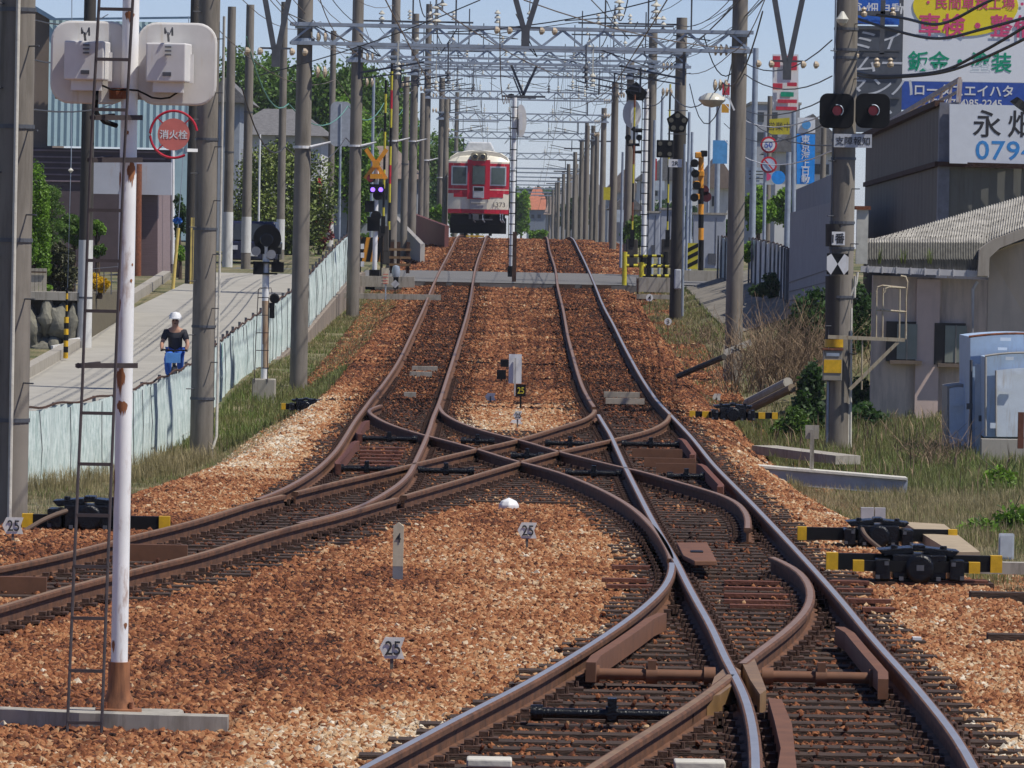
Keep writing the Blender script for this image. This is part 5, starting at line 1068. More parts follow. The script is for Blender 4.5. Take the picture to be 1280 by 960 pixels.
a, b = W(986, 350, 150), W(1040, 350, 140); MB().prism([(a.x, 150, .4), (b.x, 140, .4), (b.x, 140, W(1040, 252, 140).z), (a.x, 150, W(986, 266, 150).z)], (.3, .6, 0)).build('panel', streaked('panel_grey', (.30, .30, .32), (.2, .2, .2), .3, .8, 3), t2)
mb = MB()
for j in range(7): q = j/7; mb.bar((a.x-.01, 149.95, .4+q*1.5), (b.x, 139.95, .45+q*1.9), .015, .02)
mb.build('joint', GALVD, t2)
c0, c1 = W(995, 240, 156), W(1042, 220, 148); MB().prism([(c0.x, 156, 1.5), (c1.x, 148, 1.5), (c1.x, 148, W(1042, 217, 148).z), (c0.x, 156, W(995, 237, 156).z)], (.3, .6, 0)).build('upper_panel', streaked('upper_grey', (.22, .23, .26), (.15, .14, .14), .3, .7, 3), t2)
# billboards
D = 172; t = thing('billboard', 'big white billboard with pink, green and blue Japanese lettering top right', 'billboard', W(1205, 140, D))
MB().prism([W(1127, -10, D), W(1330, -8, D), W(1330, 104, D), W(1127, 101, D)], (0, .3, 0)).build('panel', mat('billboard_white', (.78, .8, .84), .5, var=.04), t)
MB().prism([W(1127, 101.5, D), W(1330, 104.5, D), W(1330, 140, D), W(1127, 137, D)], (0, .3, 0)).build('blue_panel', mat('billboard_blue', (.03, .09, .42), .5), t)
pl = []
for i in range(32): an = 2*math.pi*i/32; pl.append(W(1207+66*math.cos(an), 7-(38 if math.sin(an) < 0 else 30)*math.sin(an)*1.0, D-.02))
MB().prism([p for p in pl], (0, .015, 0)).build('yellow_oval', mat('billboard_yellow', (.85, .68, .02), .5, var=.05), t)
PINK = mat('letter_pink', (.75, .08, .22), .5); GRN = mat('letter_green', (.0, .33, .18), .5)
lettering('・民間車検工場・', .36, PINK, t, W(1219, 4, D-.028), bold=.008); lettering('車検・整備', .64, PINK, t, W(1222, 32, D-.028), bold=.02, sx=.98, spacing=1.05); lettering('鈑金・塗装', .56, GRN, t, W(1200, 77, D-.008), bold=.018)
lettering('ロータスエイハタ', .34, WHITE, t, W(1205, 113, D-.008), bold=.012, sx=1.0); lettering('TEL(0794)85-2245', .27, WHITE, t, W(1205, 130, D-.008), bold=.008)
MB().box(W(1125, 70, D), (.12, .3, 4)).build('frame', GALVD, t)
D = 166; t = thing('billboard', 'tall dark grey sign with slanted white katakana behind the right pole', 'billboard', W(1096, 160, D)); MB().prism([W(1066, 32, D), W(1126, 33, D), W(1126, 165, D), W(1066, 165, D)], (0, .3, 0)).build('panel', mat('sign_slate', (.09, .10, .12), .5), t)
PW = mat('letter_grey', (.62, .64, .68), .5)
for i, (s_, y) in enumerate((('ミイ', 50), ('ムー', 79), ('タンハ', 108), ('ニン', 145))): lettering(s_, .56, PW, t, W(1098, y, D-.006), bold=.006, shear=.3, sx=1.15)
mb = MB()
for y in (36, 63, 93, 122): mb.box(W(1096, y, D-.03), (1.2, .04, .04))
mb.build('divider', GALVD, t)
t = thing('blue_sign', 'bright blue sign with white characters above the dark grey billboard', 'sign', W(1098, 30, 165)); MB().prism([W(1070, -12, 165), W(1124, -11, 165), W(1124, 31, 165), W(1070, 30, 165)], (0, .2, 0)).build('panel', mat('blue_panel', (.02, .13, .55), .5), t); lettering('永畑自動', .33, WHITE, t, W(1098, 11, 164.9), bold=.006)
D = 200; t = thing('insurance_sign', 'tall narrow bright blue sign with vertical white characters', 'sign', W(1007, 230, D)); MB().prism([W(996, 167, D), W(1019, 168, D), W(1018, 230, D), W(996, 230, D)], (0, .2, 0)).build('panel', mat('azure', (.02, .30, .85), .5), t)
MB().prism([W(997, 147, D), W(1019, 147, D), W(1019, 166, D), W(997, 166, D)], (0, .2, 0)).build('top_panel', WHITE, t); MB().disc(W(1008, 156, D-.05), .14, .02, 20).build('emblem', mat('emblem_blue', (.1, .35, .7), .5), t)
for i, ch in enumerate('東京海上日動'): lettering(ch, .29, WHITE, t, W(1007, 174+10*i, D-.02), bold=.004)
MB().cyl(W(992, 300, D), W(992, 140, D), .07, n=10).build('post', GALV, t)
D = 192; t = thing('speed_sign', 'round white 50 speed limit sign with red rim', 'road sign', W(961, 181, D)); MB().disc(W(961, 181, D), .25, .02).build('red_rim', RED, t); MB().disc(W(961, 181, D-.02), .19, .012).build('face', WHITE, t); lettering('50', .24, mat('sign_blue', (.03, .1, .5), .5), t, W(961, 181, D-.04), bold=.006); MB().cyl(W(955, 300, D+.1), W(957, 165, D+.1), .05, n=8).build('post', GALV, t)
t = thing('no_parking_sign', 'round red rimmed sign with a slash just below the 50 sign', 'road sign', W(961, 207, D)); MB().disc(W(961, 206, D), .25, .02).build('red_rim', RED, t); MB().disc(W(961, 206, D-.02), .19, .012).build('face', mat('sign_pale_blue', (.5, .6, .75), .5), t); MB().bar(W(956, 200, D-.04), W(966, 212, D-.04), .04, .01).build('slash', RED, t)
t = thing('shop_board', 'pale grey notice board with a pink and blue mark below the road signs', 'sign', W(950, 222, 205)); MB().prism([W(933, 209, 205), W(968, 210, 205), W(968, 231, 205), W(933, 230, 205)], (0, .1, 0)).build('panel', mat('pale_board', (.48, .55, .62), .5), t); MB().disc(W(959, 221, 204.9), .12, .02).build('pink_mark', PINK, t); MB().disc(W(973, 222, 204.8), .22, .03).build('blue_mark', mat('azure', ()), t); mb = MB()
for y in (214, 218, 223): mb.box(W(945, y, 204.95), (.45, .01, .03))
mb.build('text_line', INK, t)
t = thing('yellow_sign', 'ragged yellow and black sign behind the wires', 'sign', W(973, 157, 215)); MB().prism([W(962, 149, 215), W(987, 147, 215), W(987, 168, 215), W(961, 168, 215)], (0, .15, 0)).build('panel', YEL2, t); lettering('営業中', .3, INK, t, W(974, 158, 214.9), bold=.004, sx=.9)
t = thing('roadside_sign', 'red and white striped shop sign far behind the wires', 'sign', W(978, 110, 240)); cR = mat('shop_red', (.6, .03, .06), .5)
MB().prism([W(966, 68, 240), W(998, 68, 240), W(998, 138, 240), W(966, 138, 240)], (0, .3, 0)).build('white_panel', WHITE, t)
for (x0_, x1_, y0_, y1_, m_) in ((966, 975, 70, 84, cR), (981, 996, 70, 88, cR), (966, 978, 104, 112, cR), (972, 996, 124, 129, cR), (970, 996, 133, 138, cR), (976, 992, 115, 121, GRN), (984, 996, 103, 108, cR)): a, b = W(x0_, y0_, 239.9), W(x1_, y1_, 239.9); MB().box((a+b)/2, (b.x-a.x, .03, a.z-b.z)).build('colour_field', m_, t)
for (x0_, x1_, y0_, y1_, Dd, m_, lab) in ((903, 912, 104, 119, 210, cR, 'small red flag like board left of the speed sign'), (902, 911, 130, 141, 210, mat('board_orange', (.7, .35, .03), .5), 'small orange board below the red one')): a, b = W(x0_, y0_, Dd), W(x1_, y1_, Dd); o = MB().box((a+b)/2, (b.x-a.x, .05, a.z-b.z)).build('sign_board', m_); tag(o, lab, 'sign')
# background buildings on the right
def bldg(px0, px1, pyt, D, dep, wall, label, roof=None, wins=(), zb=None, name='building', cat='building', rh=1.5, roofm=None, flat=True):
    a, b = W(px0, pyt, D), W(px1, pyt, D); z0 = h(a.x, D)-.5 if zb is None else zb; t = thing(name, label, cat, ((a.x+b.x)/2, D+dep/2, z0)); c = Vector(((a.x+b.x)/2, D+dep/2, (z0+a.z)/2))
    w_ = MB().box(c, (b.x-a.x, dep, a.z-z0)).build('wall', wall, t)
    if roof == 'gable':
        MB().prism([(a.x-.4, D-.4, a.z), (b.x+.4, D-.4, a.z), ((a.x+b.x)/2, D-.4, a.z+rh)], (0, dep+.8, 0)).build('roof', roofm, t)
    elif roof == 'hip':
        m2 = MB(); e = .4; V_ = [(a.x-e, D-e, a.z), (b.x+e, D-e, a.z), (b.x+e, D+dep+e, a.z), (a.x-e, D+dep+e, a.z), (a.x+(b.x-a.x)*.3, D+dep/2, a.z+rh), (b.x-(b.x-a.x)*.3, D+dep/2, a.z+rh)]
        m2.add(V_, [(0, 1, 5, 4), (1, 2, 5), (2, 3, 4, 5), (3, 0, 4), (0, 1, 2, 3)]); m2.build('roof', roofm, t)
    else: MB().box(c+Vector((0, 0, (a.z-z0)/2+.08)), (b.x-a.x+.2, dep+.2, .16)).build('parapet', CONC, t)
    for (x0, x1, y0, y1) in wins:
        p, q = W(x0, y0, D-.02), W(x1, y1, D-.02); f = MB().box((p+q)/2, (q.x-p.x, .08, p.z-q.z)).build('window', GALVD, t); MB().box((p+q)/2-Vector((0, .05, 0)), ((q.x-p.x)*.85, .02, (p.z-q.z)*.85)).build('pane', GLASSD, f)
    return t
WH = streaked('wall_white', (.62, .62, .6), (.42, .4, .37), .2, .8, 1); GW = streaked('wall_grey', (.36, .37, .39), (.25, .25, .25), .3, .8, 1); BW = mat('wall_bluegrey', (.24, .3, .38), .7); TILE = mat('roof_tile', (.17, .165, .165), .8, var=.4, scale=6, bump=.6); TILER = mat('roof_tile_red', (.42, .14, .07), .8, var=.3, scale=2); TILEB = mat('roof_brown', (.22, .17, .14), .8, var=.3, scale=3)
bldg(880, 915, 235, 300, 10, WH, 'white block behind the right crossing signal', roof='gable', roofm=TILEB, wins=((890, 897, 245, 258),))
bldg(893, 908, 222, 340, 8, BW, 'narrow blue grey building between the poles right of the crossing', wins=((897, 902, 228, 240),))
bldg(970, 1060, 190, 330, 12, WH, 'white low building with a dark roof behind the blue sign', roof='gable', roofm=TILE, rh=2, wins=((975, 985, 205, 220), (1018, 1036, 205, 218)))
bldg(940, 1000, 130, 420, 12, GW, 'grey apartment block far behind the road signs', wins=((945, 955, 140, 152), (962, 972, 140, 152), (945, 955, 165, 178), (962, 972, 165, 178)))
bldg(1000, 1066, 45, 300, 10, GW, 'pale tower block glimpsed behind the right pole', wins=((1004, 1014, 95, 106), (1004, 1014, 120, 130))) if False else None
bldg(768, 800, 262, 330, 8, GW, 'low grey shed right of the far poles', roof='gable', roofm=TILE, rh=.8)
bldg(697, 760, 255, 620, 14, GW, 'hazy grey house far behind the right portal poles', roof='hip', roofm=TILE, rh=3, wins=((705, 712, 262, 270),))
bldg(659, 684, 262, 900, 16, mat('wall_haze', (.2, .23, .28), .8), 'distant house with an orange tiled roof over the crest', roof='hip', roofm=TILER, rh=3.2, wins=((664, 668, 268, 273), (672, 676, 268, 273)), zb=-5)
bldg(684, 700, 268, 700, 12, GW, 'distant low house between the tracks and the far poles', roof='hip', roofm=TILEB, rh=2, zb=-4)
bldg(800, 880, 225, 520, 14, WH, 'far white house between the white mast and the crossing lights', roof='gable', roofm=TILE, rh=2.5, wins=((815, 822, 235, 245), (850, 858, 235, 245)))
bldg(760, 800, 240, 560, 14, GW, 'far grey house right of the far poles', roof='gable', roofm=TILEB, rh=2, wins=((770, 776, 250, 258),))
for i, (px, yb_, yt_, D_, lab) in enumerate(((940, 300, 60, 205, 'thin steel pole left of the 50 sign'), (984, 300, 190, 200, 'thick steel pole below the yellow sign'), (959, 298, 120, 240, 'slender utility pole behind the road signs'), (1027, 300, 160, 215, 'utility pole beside the blue sign'), (895, 300, 130, 240, 'grey steel pole behind the crossing signal'), (790, 300, 130, 330, 'rusty thin pole behind the raised arm'), (920, 300, 130, 320, 'distant pole right of the crossing cabinet'))):
    pole(px, yb_, D_, .11, lab, topy=yt_, m=GALV if 'steel' in lab else CONCP, n=10)
for i, (y0, y1, D0_, D1_) in enumerate(((118, 116, 205, 100), (126, 128, 205, 100), (148, 130, 205, 100), (165, 162, 205, 100), (100, 150, 205, 100))):
    wire([W(905, y0+3*i, D0_), W(1047, y1+8*i, D1_-.5)], .012, (WIRE, WHITE)[i % 2], ('highest', 'second', 'middle', 'fourth', 'lowest')[i]+' of the wires running from the road signs to the right pole', sag=.5, group='wires to the right pole')

# blue railcar-like doors: pale blue storage cabins with arched tops
PB = streaked('pale_blue_paint', (.66, .72, .78), (.45, .42, .38), .25, .5, 5); PBD = streaked('mid_blue_paint', (.40, .52, .68), (.3, .32, .36), .3, .5, 5)
def arch(x0, x1, yt, yb, D, m_, par, name, crown=6, th=.1):
    pts = [W(x0, yb, D), W(x1, yb, D)]+[W(x1-(x1-x0)*i/8, yt+crown*(abs(1-2*i/8))**2, D) for i in range(9)]
    return MB().prism(pts, (0, th, 0)).build(name, m_, par)
t = thing('storage_cabin', 'small pale blue steel cabin with an arched top beside the shed', 'cabin', W(1208, 584, 98)); arch(1184, 1235, 480, 584, 98, mat('frame_grey', (.36, .34, .31), .6), t, 'frame', 3, 1.2); arch(1187, 1211, 484, 572, 97.9, PB, t, 'door', 2, .08)
mb = MB();
for y in (505, 556): mb.bar(W(1189, y, 97.8), W(1201, y+1, 97.8), .05, .04)
mb.build('hinge', PB, t)
t = thing('storage_cabin', 'largest blue cabin with an arched rusty top cut off by the right edge', 'cabin', W(1250, 584, 96.5)); arch(1213, 1330, 417, 584, 96.5, PBD, t, 'body', 4, 2.4); arch(1211, 1332, 415, 423, 96.45, RUST, t, 'rusty_edge', 4, .1) if False else MB().tube([W(1211+i*12, 423-4.2*(1-(abs(1-2*i/10))**2)-2, 96.4) for i in range(11)], .02, 6).build('rusty_edge', RUST, t)
MB().prism([W(1219, 585, 96.4), W(1229, 585, 96.4), W(1229, 455, 96.4), W(1219, 455, 96.4)], (0, .05, 0)).build('door', PB, t)
mb = MB(); mb.tube([W(1213, 583, 96.3), W(1214, 450, 96.3)], .025, 6); mb.tube([W(1227, 582, 96.25), W(1228, 483, 96.25)], .018, 6); mb.box(W(1212, 508, 96.2), (.09, .06, .09)).box(W(1227, 523, 96.2), (.09, .06, .09)); mb.build('lock_bar', GALVD, t)
mb = MB().box(W(1257, 424, 96.4), (.16, .03, .05)).box(W(1253, 436, 96.4), (.14, .03, .04)); mb.build('vent', PB, t)
t = thing('storage_cabin', 'blue cabin with a smaller nested arched door at the right edge', 'cabin', W(1262, 546, 95.5)); arch(1231, 1330, 442, 546, 95.5, PBD, t, 'body', 4, .9); arch(1246, 1330, 460, 546, 95.4, PB, t, 'door', 3, .08)
MB().tube([W(1231+i*10, 446-4.2*(1-(abs(1-2*i/10))**2)-1, 95.4) for i in range(11)], .018, 6).tube([W(1232, 446, 95.4), W(1232, 545, 95.4)], .02, 6).tube([W(1245, 463, 95.3), W(1245, 545, 95.3)], .018, 6).build('frame', mat('frame_grey', ()), t)
mb = MB().box(W(1262, 448, 95.4), (.12, .03, .05)).box(W(1273, 466, 95.3), (.14, .03, .05)); mb.bar(W(1248, 486, 95.3), W(1262, 489, 95.3), .05, .04); mb.box(W(1241, 532, 95.3), (.08, .05, .08)); mb.build('vent', PB, t)
mb = MB().tube([W(1222, 352, 107.8), W(1216, 362, 107.8), W(1216, 560, 107.8)], .03, 8); tag(mb.build('downpipe', GUT), 'grey downpipe on the shed wall right of the windows', 'pipe')
mb = MB().box(W(1258, 566, 94), (.75, .3, .4)); tag(mb.build('concrete_block', streaked('block', (.38, .35, .3), (.24, .22, .19), .3, .9, 3)), 'grey concrete blocks under the blue cabin at the right edge', 'concrete block')
mb = MB().box(W(1276, 538, 88), (.08, .08, .5)); tag(mb.build('rusty_box', RUSTR), 'narrow rusty upright box at the right edge', 'box')

# ------------------------------------------------------------ left side buildings and garden
D = 185; PUR = mat('purple_siding', (.085, .06, .066), .7, var=.2, scale=3); BLC = streaked('light_blue_corrugated', (.36, .50, .54), (.25, .33, .36), .25, .6, 2)
t = thing('house', 'house with light blue corrugated upper wall over dark purple boarding', 'house', (W(130, 350, D).x, D, 1))
a, b = W(62, 24, D), W(238, 184, D); corr_wall((a.x, D, 0), (b.x, D, 0), W(150, 184, D).z, W(150, 184, D).z, W(62, 25, D).z, W(62, 25, D).z, .09, .03).build('upper_wall', BLC, t)
a2, b2 = W(30, 184, D+.3), W(214, 380, D+.3); MB().box(((a2.x+b2.x)/2, D+1.3, (a2.z+b2.z)/2), (b2.x-a2.x, 2, a2.z-b2.z)).build('lower_wall', PUR, t)
mb = MB()
for y in (189, 197, 204, 211, 219, 227): mb.box(W(118, y, D+.25), (4.1, .03, .045))
mb.build('batten', mat('batten', (.2, .15, .17), .7), t)
aa = W(30, 10, D+1), W(64, 200, D+1); MB().prism([W(-30, -30, D+.6), W(33, 4, D+.6), W(66, 25, D+.6), W(63, 360, D+.6), W(-30, 360, D+.6)], (0, 5, 0)).build('side_wall', streaked('brown_wall', (.20, .155, .125), (.14, .11, .1), .3, .8, 1.5), t)
MB().bar(W(30, 2, D+.5), W(72, 27, D+.5), .12, .5).bar(W(62, 24, D-.1), W(240, 22, D-.1), .06, .1).build('roof_edge', mat('roof_blue', (.12, .2, .3), .6), t)
a, b = W(214, 130, D), W(232, 240, D); MB().box(((a.x+b.x)/2+.05, D+.2, (a.z+b.z)/2-.6), (b.x-a.x, .3, a.z-b.z+1.6)).build('corner_panel', BLC, t)
D = 178; t = thing('gate_house', 'purple tiled gateway with a pale panel lintel and rusty post on the left', 'gateway', W(190, 355, D))
MB().prism([W(172, 357, D), W(197, 357, D), W(197, 238, D), W(172, 238, D)], (0, .5, 0)).build('pillar', mat('purple_tile', (.15, .10, .105), .6, var=.3, scale=5, stretch=(.4, 1, 9)), t); MB().prism([W(197, 356, D), W(213, 352, D+3), W(213, 236, D+3), W(197, 238, D)], (-.05, .4, 0)).build('pillar_side', mat('purple_tile_sunlit', (.26, .19, .19), .6, var=.3, scale=5, stretch=(.4, 1, 9)), t)  # pillar_side: same tile in a brighter copy, sunlight put into its colour
MB().prism([W(115, 203, D-.3), W(214, 203, D-.3), W(214, 244, D-.3), W(115, 242, D-.3)], (0, .4, 0)).build('lintel', streaked('lintel_grey', (.46, .47, .52), (.4, .2, .09), .25, .7, 1.3), t); MB().cyl(W(171, 364, D-.4), W(172, 205, D-.4), .12, n=12).build('rusty_post', RUST, t, smooth=True)
MB().cyl(W(216, 330, D+1), W(216, 150, D+1), .05, n=8).build('downpipe', WHITE, t)
# stone terrace wall with rocks
D = 136; ROCK = mat('garden_rock', (.22, .21, .165), .9, var=.55, scale=2.2, bump=1.0, bscale=7); g = random.Random(3)
t = thing('garden_wall', 'rough natural stone retaining wall with a concrete cap on the left', 'wall', W(65, 455, D))
a, b = W(-20, 372, D), W(97, 372, D); MB().box(((a.x+b.x)/2, D+1, W(60, 418, D).z-.1), (b.x-a.x, 1.6, 1.75)).build('core', mat('soil_dark', (.07, .06, .045), .9), t)
for px, py, rx, rz in ((40, 410, .3, .5), (58, 398, .24, .34), (74, 405, .22, .42), (90, 408, .2, .5), (50, 440, .3, .35), (70, 438, .24, .32), (88, 442, .2, .3), (28, 440, .25, .4)):
    bm = bmesh.new(); bmesh.ops.create_icosphere(bm, subdivisions=3, radius=1); c = W(px, py, D+.1); an = g.uniform(-.5, .5)
    for v in bm.verts:
        k = 1+.22*math.sin(v.co.x*4+px)+.16*math.sin(v.co.z*6+py); v.co = Vector((v.co.x*rx*k, v.co.y*.35, v.co.z*rz*k)); v.co = Matrix.Rotation(an, 3, 'Y')@v.co+c-Vector(t.location)
    me = bpy.data.meshes.new('rock'); bm.to_mesh(me); bm.free(); me.materials.append(ROCK); o = bpy.data.objects.new('rock', me); COL.objects.link(o); o.parent = t
MB().box(((a.x+b.x)/2, D+.7, W(60, 370, D).z), (b.x-a.x+.1, 1.6, .17)).build('cap', CONC, t)
mb = MB(); [mb.bar(W(x, y, D-.4), W(x+13, y+(-2), D-.2), .07, .07) for x, y in ((48, 446), (65, 434), (86, 426))]; tag(mb.build('drain_pipe', WHITE), 'short white drain pipes poking out at the foot of the stone wall', 'drain pipe')
kl = [G(x, y, lambda a_, b_: PA(b_)) for x, y in ((30, 480), (100, 440), (140, 400), (172, 378), (215, 350))]; mb = MB()
for p_, q_ in zip(kl[:-1], kl[1:]): mb.bar(p_+Vector((-.15, 0, .1)), q_+Vector((-.15, 0, .1)), .28, .22)
tag(mb.build('kerb', CONC), 'weathered concrete kerb along the left edge of the path', 'kerb')
a, b = W(116, 372, 150), W(152, 420, 150); t = thing('block_wall', 'pale concrete block wall beside the path behind the white mast', 'wall', (a.x, 150, b.z)); MB().prism([W(108, 380, 146), W(152, 368, 158), W(152, 400, 158), W(108, 425, 146)], (-.2, .3, 0)).build('blocks', CONC, t)
o = MB().prism([(-14, 137, 0), (W(100, 372, 137).x, 137, 0), (W(100, 372, 137).x+.3, 151, .3), (-14, 151, .3)], (0, 0, 1)).build('garden_bed', mat('soil', (.12, .1, .06), .95))
for vv in o.data.vertices: vv.co.z = (-.4 if vv.co.z < .6 else W(60, 368, 137).z)
struct(o)
# fences in the garden
t = thing('board_fence', 'pale weathered board fence above the stone wall', 'fence', W(45, 366, 137)); mb = MB()
for i in range(6): mb.box(W(31+i*5, 350, 137), (.078, .03, .5))
mb.build('board', mat('pale_board_wood', (.42, .38, .3), .8), t); MB().box(W(44, 340, 136.95), (.48, .03, .03)).build('rail', RUSTD, t)
t = thing('wire_fence', 'thin wire garden fence behind the guarded guy wire', 'fence', W(100, 366, 140)); mb = MB()
for x in range(58, 150, 9): mb.tube([W(x, 368, 140), W(x, 340, 140)], .012, 5)
for y in (341, 350, 359): mb.tube([W(58, y, 140), W(150, y-8, 144)], .008, 5)
mb.build('wire_mesh', GALVD, t)
# guy wires with guards
t = thing('guy_wire', 'guy wire with a yellow and black striped guard near the stone wall', 'guy wire', W(82, 448, 131)); MB().tube([W(82, 448, 131), W(89, 195, 131), W(90, -20, 131)], .01, 5).build('strand', GALV, t); ms = (MB(), MB())
for i in range(12):
    y0 = 448-i*7.4; ms[i % 2].cyl(W(82+i*.15, y0, 131), W(82.1+i*.15, y0-7.4, 131), .05 if i < 7 else .025, n=10)
ms[0].build('yellow_band', YEL, t); ms[1].build('black_band', BLACK, t); MB().lathe(W(88.5, 213, 131), [(0, -.06), (.06, 0), (0, .06)], 12).build('strain_ball', PORC, t)
t = thing('guy_wire', 'guy wire with a plain pale yellow guard and blue cloth by the dark pole', 'guy wire', W(217, 360, 162)); MB().tube([W(217, 360, 162), W(228, 210, 162), W(236, 20, 162)], .01, 5).build('strand', GALV, t); MB().cyl(W(216, 361, 162), W(223, 285, 162), .045, n=10).build('guard', mat('pale_yellow', (.7, .52, .14), .6), t)
bm_ = leaves(60, [(*W(222, 276, 161.8), .1, .06, .07)], .09, 1, 4, .2); build_raw(bm_, 'blue_cloth', mat('cloth_blue', (.03, .2, .6), .7), t)
for px in (239, 242.5): a, b = W(px, 355, 166.7), W(px, 272, 166.7); o = MB().box((a+b)/2, (.045, .03, a.z-b.z)).build('guard_strip', mat('pale_yellow', ())); tag(o, 'pale yellow guard strip %s on the dark pole' % ('left' if px == 239 else 'right'), 'guard strip', 'guard strips on the dark pole')
# other houses left
bldg(262, 300, 128, 232, 8, mat('wall_slate', (.30, .33, .37), .7, var=.15), 'slate blue house wall behind the white footed poles', roof='gable', roofm=TILE, rh=.9)
bldg(290, 402, 168, 246, 9, WH, 'white walled house with a grey tiled roof behind the left poles', roof='hip', roofm=TILE, rh=1.1, wins=((345, 356, 172, 184), (318, 328, 290, 300)))
a, b = W(302, 186, 226), W(338, 236, 226); o = MB().box((a+b)/2, (b.x-a.x, .5, a.z-b.z)).build('wall_tank', mat('tank_white', (.55, .55, .56), .6)); tag(o, 'pale grey boxy tank fixed between two left side poles', 'tank')
MB().tube([W(323, 300, 220), W(325, 168, 220)], .035, 8).build('white_pipe', WHITE); tag(bpy.data.objects['white_pipe'], 'thin white pipe standing in front of the pale tank', 'pipe')
bldg(415, 522, 222, 300, 10, mat('wall_cool', (.3, .33, .37), .8, var=.1), 'grey blue house with a brown hipped roof behind the crossing', roof='hip', roofm=TILEB, rh=1.6, wins=((472, 496, 228, 250), (428, 440, 232, 250)))
a, b = W(490, 275, 245), W(525, 330, 215); MB().prism([(a.x, 245, 1.5), (b.x, 215, 1.5), (b.x, 215, W(530, 305, 215).z), (a.x, 245, W(488, 268, 245).z)], (.15, .2, 0)).build('garden_wall', streaked('grey_wall2', (.3, .28, .26), (.2, .19, .17), .3, .9, 2)); tag(bpy.data.objects['garden_wall.001'], 'sloping grey wall behind the poles left of the train', 'wall')
a, b = W(502, 262, 262), W(556, 290, 240); MB().prism([(a.x, 262, 1.8), (b.x, 240, 1.8), (b.x, 240, W(552, 282, 240).z), (a.x, 262, W(502, 262, 262).z)], (.15, .2, 0)).build('board_fence', mat('fence_maroon', (.13, .04, .035), .8, var=.3)); tag(bpy.data.objects['board_fence.001'], 'dark maroon fence left of the train', 'fence')
# far left bikes, van
D = 205; b = W(315, 335, D); t = thing('van', 'dark blue van parked at the top of the path behind the round signal', 'van', b); bx, bz = b.x, b.z; VB = mat('van_blue', (.02, .022, .05), .25)
mb = MB(); mb.prism([(bx-.8, D, bz+.25), (bx+.8, D, bz+.25), (bx+.82, D, bz+.85), (bx-.82, D, bz+.85)], (0, 4, 0)); mb.prism([(bx-.82, D+.3, bz+.85), (bx+.82, D+.3, bz+.85), (bx+.68, D+.8, bz+1.5), (bx-.68, D+.8, bz+1.5)], (0, 3, 0)); mb.build('body', VB, t, bevel=.05)
MB().prism([(bx-.7, D+.28, bz+.9), (bx+.7, D+.28, bz+.9), (bx+.6, D+.68, bz+1.42), (bx-.6, D+.68, bz+1.42)], (0, .05, 0)).build('windscreen', GLASSD, t)
for s_ in (-1, 1): MB().cyl((bx+s_*.66, D+.7, bz+.28), (bx+s_*.84, D+.7, bz+.28), .28, n=18).build('wheel', BLACK, t); MB().box((bx+s_*.6, D-.02, bz+.65), (.26, .05, .14)).build('headlight', mat('lamp_glass', (.7, .7, .75), .1), t)
MB().box((bx, D-.02, bz+.45), (.34, .03, .14)).build('number_plate', WHITE, t)
t = thing('red_vending', 'small red and white banner beside the leaning grave like stone', 'banner', W(400, 240, 236)); t.name = 'banner'; MB().box(W(399, 243, 236), (.2, .05, 1.2)).build('red_cloth', RED, t); MB().box(W(405, 243, 236), (.1, .05, 1.2)).build('white_cloth', WHITE, t)
t = thing('mirror_post', 'grey traffic mirror seen from behind on a thin steel post', 'traffic mirror', W(424, 300, 215)); MB().cyl(W(424, 305, 215), W(426, 130, 215), .04, n=8).build('post', GALV, t); MB().rrect(W(426, 155, 215), .7, 1.5, .2, .06).build('panel', mat('panel_back', (.4, .43, .48), .5), t)

# ------------------------------------------------------------ trackside signs, switch machines
def arrow_sign(px, py, D, label, wd=.155, ht=.13, txt='25', fm=None, tm=None, stake=.2, back=False, pt=.035):
    c = W(px, py, D); t = thing('number_marker', label, 'marker', c-Vector((0, 0, ht/2+stake))); a = wd/2; b = ht/2
    MB().prism([c+Vector((-a, 0, 0)), c+Vector((-a+pt, 0, b)), c+Vector((a, 0, b)), c+Vector((a-pt*.7, 0, 0)), c+Vector((a, 0, -b)), c+Vector((-a+pt, 0, -b))], (0, .006, 0)).build('plate', fm or mat('marker_plate', (.74, .72, .68), .6, var=.2, scale=20), t)
    if not back: lettering(txt, ht*.92, tm or INK, t, c+Vector((.005, -.006, 0)), bold=.002, sx=.85, name='number')
    MB().box(c-Vector((0, -.012 if not back else .006, ht/2+stake/2-.02)), (.022, .012, stake+.1)).build('stake', mat('stake_grey', (.15, .13, .11), .8), t); return t
def on(px, py, fn=None, off=0): return GT(px, py, off).y
arrow_sign(490, 810, on(491, 843), 'white arrow shaped plate reading 25 nearest the camera', .16, .135, stake=.1)
arrow_sign(659, 663, on(663, 690), 'white arrow shaped plate reading 25 right of the white stone', .17, .14, stake=.1)
arrow_sign(16, 657, on(20, 682), 'white arrow shaped plate reading 25 at the left edge', .185, .145, stake=.12)
arrow_sign(613, 496, on(613, 506), 'small blank white plate in the gap between the rising tracks', .17, .12, back=True, stake=.1)
arrow_sign(647, 519, on(647, 538), 'small white plate reading 25 just above the centre of the crossover', .13, .12, stake=.18)
arrow_sign(896, 497, on(896, 503), 'blank white arrow plate beside the far right switch machine', .16, .14, back=True, stake=.1)
c = W(651, 488, on(650, 515)); t = thing('number_marker', 'black square plate with yellow 25 on a dark stake', 'marker', c-Vector((0, 0, .3))); MB().box(c, (.155, .01, .19)).build('plate', BLACK, t); lettering('25', .14, YEL2, t, c+Vector((0, -.01, 0)), bold=.003, sx=.8); MB().box(c-Vector((0, -.01, .2)), (.03, .02, .4)).build('stake', BLACK, t)
